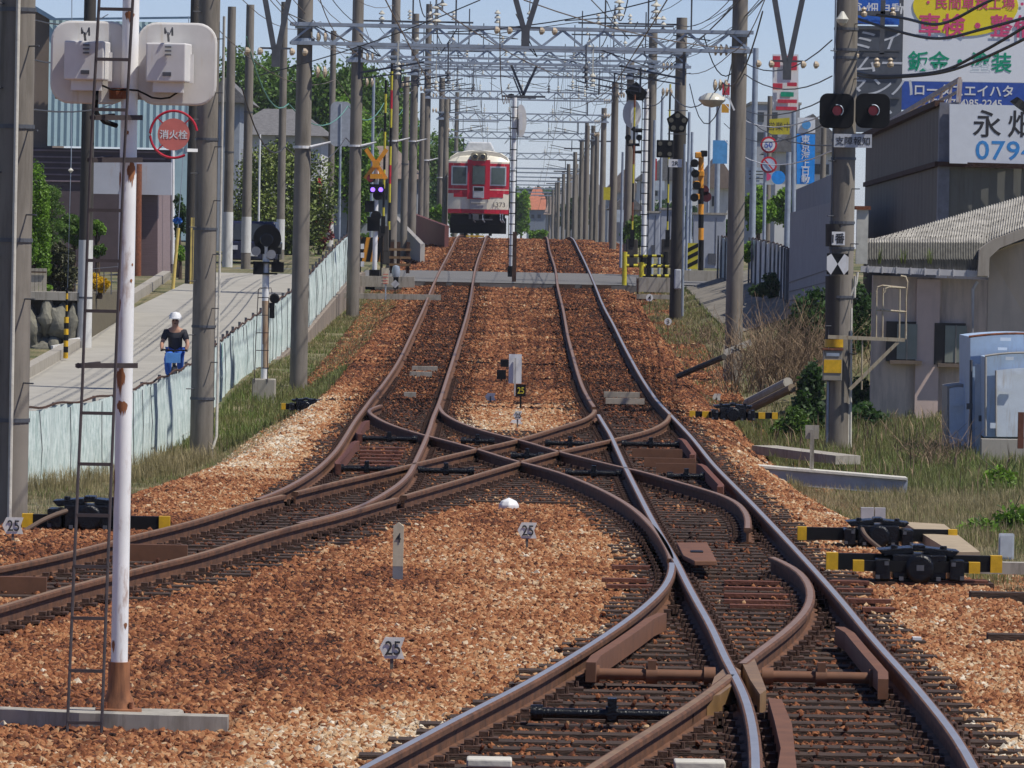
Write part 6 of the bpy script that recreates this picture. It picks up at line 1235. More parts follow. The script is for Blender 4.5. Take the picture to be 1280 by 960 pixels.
c = W(644, 461, on(642, 499)); t = thing('white_board', 'blank upright white board on a pale stake between the tracks', 'sign', c-Vector((0, 0, .5))); MB().box(c, (.21, .015, .48)).build('board', WHITE, t); MB().box(c+Vector((.0, -.05, -.13)), (.025, .05, .62)).build('stake', mat('stake_pale', (.5, .48, .46), .6), t)
c = W(629, 461, on(629, 480)); t = thing('relay_device', 'small black device of two stacked boxes left of the white board', 'trackside device', c-Vector((0, 0, .3))); MB().box(c+Vector((.02, 0, .1)), (.14, .15, .13)).box(c+Vector((-.03, 0, -.1)), (.16, .15, .16)).build('box', BLACK, t); MB().box(c-Vector((.03, 0, .25)), (.03, .03, .25)).build('stake', BLACK, t)
def numpost(px, py_top, py_base, label, num, wpx=12):
    D = on(px, py_base); a, b = W(px, py_top, D), W(px, py_base, D); wd = wpx*D/8000; t = thing('number_post', label, 'post', b); zt = a.z-wd*.35
    MB().box(((b.x), D, (b.z+.3*(zt-b.z)+zt)/2), (wd, wd, zt-(b.z+.3*(zt-b.z)))).prism([(b.x-wd/2, D-wd/2, zt), (b.x+wd/2, D-wd/2, zt), (b.x, D-wd/2, zt+wd*.35)], (0, wd, 0)).build('shaft', mat('post_cream', (.52, .45, .33), .8, var=.2, scale=15), t); MB().box((b.x, D, (b.z-.1+b.z+.3*(zt-b.z))/2), (wd*.98, wd*.98, .3*(zt-b.z)+.1)).build('foot', mat('post_grey', (.2, .2, .22), .8), t)
    if num: lettering(num, wd*1.3, INK, t, Vector((b.x, D-wd/2-.004, zt-.2*(zt-b.z))), bold=.002, sx=.8, name='number')
numpost(497, 653, 729, 'cream concrete post with the number 4 and grey foot', '4', 13)
numpost(908, 428, 474, 'small pale post beside the board reading 30', '', 9)
c = W(636, 630, on(636, 640)); t = thing('clearance_marker', 'white painted octagonal concrete marker between the diverging rails', 'marker', c-Vector((0, 0, .08))); MB().lathe(c-Vector((0, 0, .07)), [(.105, -.03), (.105, .06), (.08, .10), (0, .135)], 8).build('block', WHITE, t, bevel=.01)
c = W(645, 528.5, on(645, 533)); o = MB().prism([c+Vector((-.1, 0, -.03)), c+Vector((.1, 0, -.03)), c+Vector((.06, 0, .04)), c+Vector((-.06, 0, .04))], (0, .1, 0)).build('clearance_marker', WHITE); tag(o, 'small white wedge marker behind the centre of the crossover', 'marker')
for px, py, pb, n_ in ((812, 372, 396, '4'), (835, 402, 430, '3')):
    D = on(px, pb); c = W(px, py, D); t = thing('round_marker', 'small round white plate reading %s, %s on the right shoulder' % (n_, 'the farther one' if n_ == '4' else 'the nearer one'), 'marker', W(px, pb, D)); MB().disc(c, 4.6*D/8000, .01, 20).build('plate', WHITE, t); lettering(n_, 8*D/8000, INK, t, c-Vector((0, .008, 0)), bold=.003, name='number'); MB().bar(W(px, pb+2, D+.02), W(px, py, D+.02), .02, .02).build('stake', RUST, t)
D = 112; t = thing('angle_board', 'pale tilted board reading 30 at the right bank', 'sign', W(922, 436, D)); MB().prism([W(905, 446, D), W(906, 437, D), W(938, 424, D), W(940, 431, D)], (0, .03, 0)).build('board', STONEW, t); q = lettering('30', .17, INK, t, W(922, 435, D-.02), bold=.003, sx=1.1)
# timber and concrete lengths on the right bank
for (x0, y0, x1, y1, D_, r, m_, lab) in ((848, 470, 905, 446, 112, .05, CONCD, 'dark timber lying on the right shoulder'), (935, 504, 985, 478, 107, .085, CONC, 'pale concrete pole lying on the right bank'), (930, 515, 990, 485, 106, .07, mat('old_log', (.2, .15, .1), .9), 'brown log lying below the concrete pole')):
    tag(MB().cyl(W(x0, y0, D_), W(x1, y1, D_-2), r, n=10).build('fallen_beam', m_), lab, 'beam')
tg = [GT(918, 578), GT(1136, 606)]; D_ = 79; a, b = W(918, 580, 80), W(1133, 598, 80); t = thing('cable_trough', 'long pale concrete trough running across right of the shoulder', 'cable trough', (a+b)/2)
MB().bar(a+Vector((0, 0, .0)), b, .03, .5).build('lid', STONEW, t); MB().bar(a-Vector((0, 0, .11)), b-Vector((0, 0, .11)), .18, .42).build('side', mat('trough_bluegrey', (.33, .36, .42), .8, var=.2), t)
a, b = W(955, 562, 90), W(1060, 575, 88); tag(MB().bar(a, b, .12, .4).build('cable_trough', CONC), 'older grey trough behind the long pale one', 'cable trough')
c = W(1015, 548, 80); t = thing('stake_sign', 'square grey plate on a concrete stake behind the long trough', 'sign', W(1015, 590, 80)); MB().box(c+Vector((0, 0, .08)), (.17, .03, .17)).build('plate', CONC, t); MB().box(W(1015, 562, 79.95), (.05, .05, .5)).build('stake', CONC, t)
for (px, py, pb, lab) in ((1258, 683, 706, 'pale upright plate at the right edge beside the nearest switch machine'),):
    D = on(px, pb); c = W(px, py, D); t = thing('white_plate', lab, 'marker', W(px, pb, D)); MB().rrect(c, .15, .25, .015, .03).build('plate', mat('plate_bluewhite', (.55, .58, .62), .5), t); MB().rrect(c-Vector((0, .006, 0)), .12, .215, .01, .01).build('panel', mat('plate_inner', (.5, .53, .58), .5), t); MB().box(W(px, pb+1, D), (.12, .1, .07)).build('foot', CONCD, t)
tag(MB().prism([p+Vector((0, 0, .0)) for p in (W(1128, 652, 60), W(1180, 655, 60), W(1225, 690, 55.5), W(1190, 690, 55.5))], (0, 0, -.1)).build('concrete_slab', mat('slab_tan', (.38, .3, .2), .9, var=.2)), 'flat tan concrete slab behind the nearest switch machines', 'slab')
PIT = mat('pit_dark', (.035, .025, .02), .9)
for (x0, x1, y, th_, lab) in ((1212, 1330, 752, .04, 'old dark sleeper end sticking out at the right edge'), (1234, 1330, 806, .04, 'lower dark sleeper end at the right edge'), (1145, 1330, 712, .05, 'long grey beam behind the ballast at the right edge')):
    a, b = GT(x0, y), GT(x1, y); tag(MB().box(((a.x+b.x)/2+.1, a.y, a.z+.03), (b.x-a.x+.2, .2, .1)).build('timber_beam', TIMB if th_ == .04 else CONC), lab, 'beam')
tag(MB().prism([GT(1135, 797, .03), GT(1150, 793, .03), GT(1178, 800, .03), GT(1172, 806, .03), GT(1150, 806, .03)], (0, 0, -.03)).build('rust_lid', BRN), 'round rusty lid lying on the ballast right of the track', 'lid')
tag(MB().box(GT(1146, 798, .06), (.06, .1, .02)).build('white_chip', WHITE), 'small bright white chip beside the rusty lid', 'chip')
for (px, py, D, wd, x0, x1, lab, yb, dec) in ((1097, 668, 58, .52, 997, 1196, 'upper black switch machine with yellow tipped bars right of the track', 668, 1), (1148, 708, 51.8, .6, 1033, 1252, 'nearest black switch machine with yellow tipped bars at the right', 703, 2), (916, 517, 97, .55, 862, 972, 'far black switch machine with yellow marks beside the right track', 518, 0), (382, 507, 101, .42, 352, 444, 'black switch machine with yellow tips left of the left track', 508, 0), (112, 645, 58.5, .62, 28, 212, 'black switch machine behind the white mast at the left', 653, 1)):
    c = W(px, py, D); t = thing('switch_machine', lab, 'switch machine', c-Vector((0, 0, .12)), None); z0 = float(rail(D))-.17; zc = c.z; z0 = min(z0, zc-.12); k = wd/.6
    mb = MB(); mb.box(c+Vector((0, .1, .0)), (wd*.72, .5, .2*k)); mb.lathe(c+Vector((0, -.15, -.01)), [(.12*k, -.0), (.12*k, .06), (.1*k, .08), (0, .08)], 20, 'Y') ; mb.box(c+Vector((-.3*k, .0, -.02)), (.12*k, .4, .17*k)).box(c+Vector((.3*k, 0, -.02)), (.12*k, .4, .17*k)); mb.build('gear_case', GLOSSB, t, bevel=.012)
    mb = MB(); mb.prism([c+Vector((-.33*k, -.05, .13*k)), c+Vector((-.05*k, -.05, .155*k)), c+Vector((-.04*k, -.05, .105*k)), c+Vector((-.28*k, -.05, .08*k))], (0, .4, 0)); mb.prism([c+Vector((.33*k, -.05, .13*k)), c+Vector((.05*k, -.05, .155*k)), c+Vector((.04*k, -.05, .105*k)), c+Vector((.28*k, -.05, .08*k))], (0, .4, 0)); mb.box(c+Vector((0, .1, .15*k)), (.1*k, .3, .05*k)).cyl(c+Vector((-.2*k, 0, .13*k)), c+Vector((-.2*k, 0, .17*k)), .03*k).cyl(c+Vector((.2*k, 0, .13*k)), c+Vector((.2*k, 0, .17*k)), .03*k); mb.build('cover', GLOSSB, t, bevel=.008)
    for s_ in range(5): pass
    mb = MB(); [mb.box(c+Vector((dx*k, -.2, dz*k)), (.035*k, .05, .03*k)) for dx, dz in ((-.34, -.08), (-.27, .03), (.27, .03), (.34, -.08), (-.15, -.09), (.15, -.09))]; mb.build('bolt', GALVD, t)
    if dec == 2: MB().box(c+Vector((0, -.245, .0)), (.06, .01, .045)).build('name_plate', GALVD, t)
    xa_, xb_ = W(x0, yb, D+.1).x, W(x1, yb, D+.1).x; zb_ = W((x0+x1)/2, yb+1, D).z; bh = .13*k if dec else .09
    MB().box(((xa_+xb_)/2, D+.12, zb_), (xb_-xa_, .1, bh)).build('bar', mat('bar_black', (.009, .009, .01), .6, spec=.2), t)
    for xx in (xa_+.045*k, xb_-.045*k): MB().box((xx, D+.115, zb_), (.095*k, .115, bh+.008)).build('yellow_tip', YEL, t)
    if dec == 2:
        xa2, xb2 = W(1066, 710, D-.15).x, W(1225, 710, D-.15).x; z2 = W(1145, 708.5, D-.15).z; MB().box(((xa2+xb2)/2, D-.12, z2), (xb2-xa2, .08, .085)).build('bar', MATS['bar_black'], t)
        for xx in (xa2+.045, xb2-.045): MB().box((xx, D-.125, z2), (.09, .095, .09)).build('yellow_tip', YEL, t)
        MB().box((c.x-.05, D+.05, c.z-.145), (1.3, .5, .05)).build('base_plate', RUSTD, t); MB().box(W(1215, 735, D)+Vector((-.08, 0, .02)), (.4, .3, .09)).build('base_block', RUSTR, t)
    if dec == 1: MB().tube(smoothline([c+Vector((-.15 if px > 500 else -.2, -.15, .05)), c+Vector((-.1 if px > 500 else -.4, -.35, -.03)), c+Vector((.15 if px > 500 else -.7, -.6, -.22))], .05), .022, 8).build('hose', mat('hose_brown', (.13, .085, .06), .8), t, smooth=True)
    if dec == 0:
        for q in (.18, .82) if px > 500 else (.75,): MB().box((xa_+(xb_-xa_)*q, D+.11, zb_), (.1, .12, bh+.006)).build('yellow_mark', YEL, t)
c = W(1088, 645, 60.5); o = MB().box(c+Vector((-.03, 0, 0)), (.12, .1, .16)).box(c+Vector((.09, 0, 0)), (.1, .1, .16)).build('relay_box', mat('relay_pale', (.5, .48, .48), .5)); tag(o, 'pale split box just behind the upper black switch machine', 'box')
t = thing('track_marker_boards', 'two weathered pale boards lying across the right hand track', 'board', GT(777, 495, .1)); t.name = 'board_pair'
for y, x0, x1 in ((493, 755, 799), (501, 757, 805)): a, b = G(x0, y, None, -.06), G(x1, y, None, -.06); MB().box(((a.x+b.x)/2, a.y, a.z), (b.x-a.x, .12, .09)).build('board', mat('board_pale', (.42, .36, .28), .8, var=.3), t)
t = thing('detector_boards', 'weathered pale blocks between the rails of the left track', 'block', GT(528, 462, .1)); t.name = 'block_pair'
for x0, x1, y in ((515, 547, 461), (512, 540, 468), (505, 520, 494)): a, b = G(x0, y, None, -.1), G(x1, y, None, -.1); MB().box(((a.x+b.x)/2, a.y, a.z), (b.x-a.x, .2, .1)).build('block', CONC, t)

# ------------------------------------------------------------ cyclist on the path
def skin_fig(name, verts, edges, radii, m_, parent=None, sub=2):
    me = bpy.data.meshes.new(name); off = wloc(parent) if parent else Vector((0, 0, 0)); me.from_pydata([Vector(v)-off for v in verts], edges, []); o = bpy.data.objects.new(name, me); COL.objects.link(o)
    if parent: o.parent = parent
    sk = o.modifiers.new('skin', 'SKIN')
    for i, r in enumerate(radii): me.skin_vertices[0].data[i].radius = (r*.88, r*.88)
    me.skin_vertices[0].data[0].use_root = True; sk.use_smooth_shade = True; s_ = o.modifiers.new('sub', 'SUBSURF'); s_.levels = s_.render_levels = sub; me.materials.append(m_); return o
D = 117; b = W(217, 510, D); B = Vector((b.x, D, float(PA(D))+.05)); v = lambda x, y, z: B+Vector((x, y, z))*.88
pt = thing('person', 'cyclist in a white cap, black top and bright blue trousers riding on the path', 'person', B)
SK = mat('skin', (.38, .2, .13), .6, var=.08)
skin_fig('body', [v(0, .25, .95), v(0, .2, 1.12), v(0, .12, 1.3), v(0, .1, 1.42), v(0, .07, 1.5), v(0, .05, 1.58), v(0, .05, 1.68),
   v(-.18, .1, 1.38), v(-.27, .0, 1.14), v(-.25, -.28, 1.02), v(.18, .1, 1.38), v(.27, .0, 1.14), v(.25, -.28, 1.02),
   v(-.1, .22, .93), v(-.13, -.15, .82), v(-.12, .05, .42), v(-.12, -.08, .36), v(.1, .22, .93), v(.13, -.12, .95), v(.12, .05, .55), v(.12, -.08, .49)],
  [(0, 1), (1, 2), (2, 3), (3, 4), (4, 5), (5, 6), (3, 7), (7, 8), (8, 9), (3, 10), (10, 11), (11, 12), (0, 13), (13, 14), (14, 15), (15, 16), (0, 17), (17, 18), (18, 19), (19, 20)],
  [.14, .13, .15, .11, .055, .085, .08, .06, .045, .035, .06, .045, .035, .09, .065, .045, .04, .09, .065, .045, .04], SK, pt)
TOP = mat('top_black', (.02, .02, .03), .8); JEAN = mat('trouser_blue', (.02, .12, .55), .8, var=.2)
skin_fig('jacket', [v(0, .24, .98), v(0, .2, 1.12), v(0, .12, 1.3), v(0, .1, 1.42), v(-.18, .1, 1.385), v(-.25, .03, 1.2), v(.18, .1, 1.385), v(.25, .03, 1.2)], [(0, 1), (1, 2), (2, 3), (3, 4), (4, 5), (3, 6), (6, 7)], [.165, .155, .17, .125, .085, .07, .085, .07], TOP, pt)
skin_fig('trousers', [v(0, .25, .95), v(-.1, .22, .93), v(-.13, -.15, .82), v(-.12, .03, .48), v(.1, .22, .93), v(.13, -.12, .95), v(.12, .03, .6)], [(0, 1), (1, 2), (2, 3), (0, 4), (4, 5), (5, 6)], [.155, .115, .09, .07, .115, .09, .07], JEAN, pt)
mb = MB().lathe(v(0, .05, 1.66), [(.115, 0), (.112, .05), (.08, .11), (0, .13)], 18); mb.box(v(0, -.09, 1.665), (.17, .12, .015)); mb.build('cap', WHITE, pt, smooth=True)
mb = MB(); mb.lathe(v(-.035, -.045, 1.625), [(.012, 0), (.0, .01)], 8, 'Y').lathe(v(.035, -.045, 1.625), [(.012, 0), (.0, .01)], 8, 'Y').box(v(0, -.04, 1.56), (.045, .01, .01)); mb.build('face_features', BLACK, pt); MB().prism([v(-.013, -.035, 1.585), v(.013, -.035, 1.585), v(0, -.035, 1.63)], (0, -.022, 0)).build('nose', SK, pt)
bt = thing('bicycle', 'dark city bicycle with a pale front basket ridden by the cyclist', 'bicycle', B)
for y, nm in ((-.55, 'wheel'), (.55, 'wheel')):
    mb = MB(); mb.tube([v(0, y+.33*math.cos(a), .34+.33*math.sin(a)) for a in np.linspace(0, 6.283, 33)], .018, 6)
    for a in np.linspace(0, 3.14, 9): mb.tube([v(0, y+.32*math.cos(a), .34+.32*math.sin(a)), v(0, y-.32*math.cos(a), .34-.32*math.sin(a))], .003, 4)
    mb.build('wheel', BLACK, bt)
mb = MB(); mb.tube([v(0, -.55, .34), v(0, -.42, .75), v(0, -.36, 1.0)], .018); mb.tube([v(0, -.41, .72), v(0, .05, .35), v(0, .2, .85)], .018); mb.tube([v(0, .05, .35), v(0, .55, .34), v(0, .18, .72)], .014); mb.build('frame', GALVD, bt)
MB().tube([v(-.27, -.22, 1.0), v(-.2, -.36, 1.02), v(0, -.38, 1.0), v(.2, -.36, 1.02), v(.27, -.22, 1.0)], .016, 8).build('handlebar', BLACK, bt); MB().box(v(0, .22, .89), (.15, .26, .06)).build('saddle', BLACK, bt); MB().box(v(0, -.6, .86), (.26, .2, .18)).build('basket', mat('basket_blue', (.1, .3, .7), .6), bt)
# ------------------------------------------------------------ trees and shrubs
def tree(px, pyt, pyb, D, wpx, label, lm=LEAF, n=6000, leaf=.16, trunk=True, seed=1, depth=None, nb=14, cat='tree', name='tree', group=None, inner=.5):
    g = random.Random(seed); s = D/8000.; top = W(px, pyt, D); bot = W(px, pyb, D); zg = min(h(top.x, D), bot.z) if not (px < 135 and 136 < D < 150) else W(60, 369, 137).z; wd = wpx*s/2; c = Vector((top.x, D, (top.z+bot.z)/2)); hh = (top.z-bot.z)/2; dp = depth or wd
    t = thing(name, label, cat, (c.x, D, zg), group); B = []
    for i in range(nb):
        a = g.uniform(0, 6.28); u = g.uniform(-.85, .8); r = math.sqrt(1-u*u)*g.uniform(.3, .85); sr = g.uniform(.28, .48); B.append((c.x+r*wd*math.cos(a), D+r*dp*math.sin(a), c.z+u*hh*.8, wd*sr, dp*sr, hh*sr*.9))
    build_raw(leaves(n, B, leaf, .65, seed, inner), 'crown', lm, t)
    if trunk:
        zt = c.z+hh*.2; mb = MB().tube([(c.x, D, zg-.1), (c.x+.05*wd, D, (zg+zt)/2), (c.x, D, zt)], [wd*.09+.05, wd*.07+.03, wd*.03+.01], 8)
        for b_ in B[:7]: mb.tube([(c.x, D, zg+(zt-zg)*g.uniform(.4, .8)), ((c.x+b_[0])/2, (D+b_[1])/2, (b_[2]+c.z)/2-.1*hh), (b_[0], b_[1], b_[2])], [wd*.04+.01, wd*.03+.01, .01], 6)
        mb.build('trunk', BARK, t)
    return t
tree(300, 95, 300, 300, 50, 'bright green tree between two left poles above the slate roof', LEAF, 11000, .18, seed=101, nb=14)
tree(440, 110, 300, 300, 74, 'bright tree right of the first portal pole', LEAFB, 14000, .18, seed=102, nb=20)
tree(505, 130, 300, 320, 50, 'sunlit tree filling the gap left of the plain short pole', LEAFB, 9000, .17, seed=103, nb=14)
GT_ = 'trees rising behind the left side poles'
tree(330, 48, 300, 345, 150, 'tall dark tree behind the tiled roof house, left end of the tree line', LEAF, 30000, .23, seed=2, nb=26, group=GT_)
tree(425, 75, 300, 335, 150, 'broad tree between the two thick left portal poles', LEAF, 32000, .23, seed=3, nb=26, group=GT_)
tree(475, 90, 300, 360, 110, 'tree whose crown tops out right of the second left pole', LEAF, 20000, .23, seed=4, nb=20, group=GT_)
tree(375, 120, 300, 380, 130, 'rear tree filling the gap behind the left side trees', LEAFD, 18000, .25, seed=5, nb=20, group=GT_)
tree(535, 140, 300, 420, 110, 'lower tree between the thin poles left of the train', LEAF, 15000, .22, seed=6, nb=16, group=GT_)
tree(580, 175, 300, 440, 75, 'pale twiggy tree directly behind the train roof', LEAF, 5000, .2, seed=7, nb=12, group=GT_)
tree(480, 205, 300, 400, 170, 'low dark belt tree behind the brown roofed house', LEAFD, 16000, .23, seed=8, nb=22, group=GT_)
tree(350, 170, 330, 225, 140, 'yellow green garden tree behind the round signal', mat('leaf_olive', (.15, .2, .03), .6, var=.4, scale=2, island=.5), 20000, .12, seed=9, nb=34)
tree(385, 215, 318, 245, 60, 'dense green bush right of the garden tree', LEAFD, 3500, .17, seed=10)
tree(400, 268, 315, 228, 34, 'red leaved shrub beside the white fence', mat('leaf_red', (.2, .03, .03), .6, var=.4, island=.4), 1400, .13, seed=11, cat='shrub', name='shrub')
tree(470, 282, 320, 290, 60, 'green bush at the foot of the brown roofed house', LEAF, 2500, .18, seed=12, cat='shrub', name='shrub')
tree(652, 232, 300, 520, 26, 'bright green tree just right of the central white mast', LEAFB, 5000, .3, seed=13, trunk=True)
tree(598, 282, 302, 330, 40, 'low green bush beside the train bogie', LEAF, 800, .2, seed=14, cat='shrub', name='shrub') if False else None
tree(547, 258, 300, 320, 26, 'green bush left of the train body', LEAFB, 1800, .2, seed=15, cat='shrub', name='shrub')
tree(948, 228, 292, 225, 44, 'bright green bush between the right hand poles', LEAFB, 3500, .16, seed=16)
tree(985, 235, 290, 235, 40, 'bright green bush left of the panel wall', LEAFB, 2600, .16, seed=17)
tree(905, 270, 300, 215, 30, 'green bush behind the grey crossing cabinet', LEAFD, 1500, .16, seed=18, cat='shrub', name='shrub')
tree(795, 268, 312, 240, 30, 'green bush left of the white ladder mast foot', LEAF, 1600, .16, seed=19, cat='shrub', name='shrub')
tree(672, 285, 300, 430, 24, 'small green bush beyond the crest', LEAFB, 1200, .25, seed=20, cat='shrub', name='shrub')
tree(722, 240, 290, 560, 50, 'dim green tree behind the far right poles', LEAFD, 2500, .4, seed=21)
tree(845, 250, 300, 420, 90, 'dim tree line behind the crossing lights', LEAFD, 3500, .3, seed=22)
tree(690, 236, 262, 1400, 220, 'long far wooded ridge beyond the crest', LEAFD, 6000, 1.6, seed=23, trunk=False, depth=30, nb=30, name='wooded_ridge')
# left garden
D = 141
tree(44, 205, 350, 138, 52, 'tall bright green ivy like hedge beside the left pole', LEAFB, 14000, .055, seed=31, nb=14, trunk=True, cat='shrub', name='hedge', inner=.7)
t = thing('cloud_pruned_pine', 'dark pine pruned into stacked rounded layers in the garden', 'tree', W(64, 350, 140)); Bp = [(*W(63, y, 140), r*.0175, .3, .17) for y, r in ((242, 14), (262, 19), (281, 19), (300, 14), (312, 16), (252, 10))]
build_raw(leaves(9000, Bp, .05, .35, 33, .6), 'crown', LEAF, t); MB().tube([W(63, 352, 140), W(65, 300, 140), W(63, 245, 140)], [.06, .05, .03], 8).build('trunk', BARK, t)
tree(75, 300, 370, 138.5, 56, 'dark reddish green bush above the stone wall', mat('leaf_bronze', (.07, .075, .025), .6, var=.5, scale=3, island=.5), 5000, .07, seed=34, cat='shrub', name='shrub')
tree(92, 268, 310, 142, 44, 'mid green clipped bush behind the dark path pole', LEAF, 3500, .07, seed=35, cat='shrub', name='shrub', inner=.7)
tree(122, 275, 300, 146, 24, 'rounded green bush seen through the ladder', LEAFB, 2500, .07, seed=36, cat='shrub', name='shrub', inner=.7)
tree(123, 304, 322, 146, 20, 'small green ball bush below the rounded bush', LEAF, 1500, .07, seed=37, cat='shrub', name='shrub')
tree(125, 340, 366, 141, 28, 'bright yellow flowering bush on the wall', LEAFY, 2600, .06, seed=38, cat='shrub', name='shrub')
tree(57, 355, 368, 137.5, 24, 'bright green low plant by the board fence', LEAFB, 1200, .06, seed=39, cat='shrub', name='shrub', trunk=False)
tree(55, 322, 345, 137.8, 20, 'round green bush just above the board fence', LEAFB, 1400, .06, seed=40, cat='shrub', name='shrub')
tree(226, 305, 328, 172, 14, 'small green bush behind the pale yellow guard', LEAFB, 900, .07, seed=41, cat='shrub', name='shrub')
tree(225, 240, 300, 176, 22, 'dark green shrub under the hydrant sign', LEAFD, 1500, .08, seed=42, cat='shrub', name='shrub')

# ------------------------------------------------------------ grass, weeds, brush
def patch(n, fx, D0_, D1_, hg, wd, m_, label, seed, cond=None, cat='grass', lean=.35, name='grass', jit=.5):
    g = np.random.default_rng(seed); d = D0_+(D1_-D0_)*g.random(n); lo, hi = fx(d); x = lo+(hi-lo)*g.random(n); k = in_view(x, d, H(x, d), 80)
    k &= (vnoise(x*1.0, d*.5, 1.7)+.6*vnoise(x+5, d, 4.1)) > jit; x, d = x[k], d[k]; hgt = (hg(d, x) if callable(hg) else hg)*np.ones(len(x)); m = blades(np.stack([x, d, H(x, d)-.02], 1), hgt, wd, lean, seed)
    return tag(build_raw(m, name, m_), label, cat, kind='stuff')
FXe = lambda d: FX(d)+.2
patch(34000, lambda d: (FXe(d), XL(d)-.35), 62, 100, lambda d, x: .10+.2*(x < FX(d)+1.2), .008, STRAW, 'dry brown grass along the foot of the left fence', 51)
patch(9000, lambda d: (FXe(d), XL(d)-.3), 66, 100, .13, .009, GRASS, 'green grass among the dry stalks by the left fence', 52, jit=.9)
patch(36000, lambda d: (FXe(d), XL(d)-.1), 100, 182, lambda d, x: .10+.12*(d < 118), .014, GRASS, 'green grass verge between the left poles and the ballast', 53, jit=.55)
patch(16000, lambda d: (FXe(d), XL(d)-.2), 100, 182, .13, .014, STRAW, 'straw coloured grass on the left verge', 54, jit=.8)
patch(52000, lambda d: (XR(d)+.45, XR(d)*0+8.5), 54, 80, lambda d, x: .12+.09*(d > 66), .006, STRAW, 'dry pale grass on the right bank below the cabins', 55, jit=.5)
patch(40000, lambda d: (XR(d)+.45, XR(d)*0+8.5), 54, 80, .17, .008, GRASS, 'green grass mixed into the dry grass on the right', 56, jit=.85)
patch(32000, lambda d: (XR(d)+.6, XR(d)*0+8.5), 81, 107, .24, .010, GRASS, 'tall green weeds in front of the shed', 57, jit=.5)
patch(900, lambda d: (XR(d)+.8, XR(d)*0+8), 81, 107, .4, .018, TWIG, 'brown dead stalks in front of the shed', 58, jit=.7)
patch(24000, lambda d: (XR(d)+.3, np.where(d > 140, 4.8, 7.5)), 107, 183, .14, .014, STRAW, 'dry grass on the right hand slope', 59, jit=.75)
patch(14000, lambda d: (XR(d)+.3, np.where(d > 140, 4.9, 7.5)), 107, 183, .16, .018, GRASS, 'patchy green grass on the right hand slope', 60, jit=.75)
def brush(px, pyb, D, n, hgt, spread, m_, label, seed, r=.008):
    g = random.Random(seed); mb = MB(); b = W(px, pyb, D); t_ = []
    for i in range(n):
        p = b+Vector((g.gauss(0, spread*.5), g.gauss(0, spread*.5), 0)); a = Vector((g.gauss(0, .35), g.gauss(0, .3), 1)).normalized(); L_ = hgt*g.uniform(.45, 1.1); q = p+a*L_*.6; e = q+Vector((g.gauss(a.x, .35), g.gauss(0, .3), .9)).normalized()*L_*.4
        mb.tube([p, q, e], [r, r*.7, r*.3], 3)
        for k in range(4): f = p+(q-p)*g.uniform(.4, 1); mb.tube([f, f+Vector((g.gauss(0, .5), g.gauss(0, .4), g.uniform(.2, .9))).normalized()*L_*g.uniform(.15, .35)], [r*.6, r*.3], 3)
    o = mb.build('dry_brush', m_); return tag(o, label, 'shrub')
brush(965, 492, 112, 190, 1.7, 1.0, TWIG, 'large tangle of leafless brown brush on the right bank', 61); brush(995, 480, 116, 120, 1.6, .8, TWIG, 'brown brush beside the right pole', 62)
brush(1165, 600, 90, 50, 1.1, .45, TWIG, 'thin dead brush in front of the shed corner', 63, .006); brush(870, 430, 140, 30, .7, .5, TWIG, 'small dead stems behind the round number markers', 64, .008); brush(1100, 625, 82, 40, .5, .5, TWIG, 'low dead twigs at the end of the long trough', 65, .006)
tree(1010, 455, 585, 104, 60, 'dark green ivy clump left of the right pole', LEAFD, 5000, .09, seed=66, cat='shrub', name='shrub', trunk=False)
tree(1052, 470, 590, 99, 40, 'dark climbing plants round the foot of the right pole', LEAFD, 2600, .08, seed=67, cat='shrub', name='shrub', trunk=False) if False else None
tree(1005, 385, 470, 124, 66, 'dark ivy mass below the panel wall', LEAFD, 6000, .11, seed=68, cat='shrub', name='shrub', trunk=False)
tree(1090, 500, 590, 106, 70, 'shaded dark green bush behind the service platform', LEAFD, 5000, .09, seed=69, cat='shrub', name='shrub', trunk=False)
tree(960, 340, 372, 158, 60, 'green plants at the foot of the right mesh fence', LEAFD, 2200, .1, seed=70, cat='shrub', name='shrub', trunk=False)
tree(935, 300, 330, 171, 16, 'bright green plant on top of the right mesh fence', LEAFB, 800, .08, seed=71, cat='shrub', name='shrub', trunk=False)
for px, pb, wd_, hg_, lab, sd_ in ((1266, 668, .34, .36, 'broad leaved green plant at the right edge', 72), (1226, 672, .42, .22, 'low broad leaved plant above the concrete slab', 73), (1250, 612, .42, .34, 'bright green leafy plant under the blue cabins', 74)):
    q = GT(px, pb); t = thing('leafy_plant', lab, 'plant', q); build_raw(leaves(420, [(q.x, q.y, q.z+hg_*.45, wd_*.55, wd_*.5, hg_*.5), (q.x+wd_*.3, q.y-.1, q.z+hg_*.3, wd_*.35, wd_*.3, hg_*.4), (q.x-wd_*.35, q.y, q.z+hg_*.3, wd_*.35, wd_*.3, hg_*.35)], .075, .5, sd_, .05), 'foliage', LEAFB, t)
    mb = MB(); g = random.Random(sd_)
    for k in range(9): mb.tube([q, q+Vector((g.uniform(-.3, .3)*wd_, g.uniform(-.1, .1), hg_*.5)), q+Vector((g.uniform(-.6, .6)*wd_, g.uniform(-.2, .2), hg_*g.uniform(.7, 1.2)))], .005, 4)
    mb.build('stem', LEAFD, t)
# weeds on the shed roof
patch_m = blades([W(x, 330, 107.4) for x in (1098, 1100, 1127, 1131, 1160, 1163, 1164)]*6, .3, .015, .4, 80); tag(build_raw(patch_m, 'grass', GRASS), 'tufts of grass growing on the curved shed roof edge', 'grass', kind='stuff')

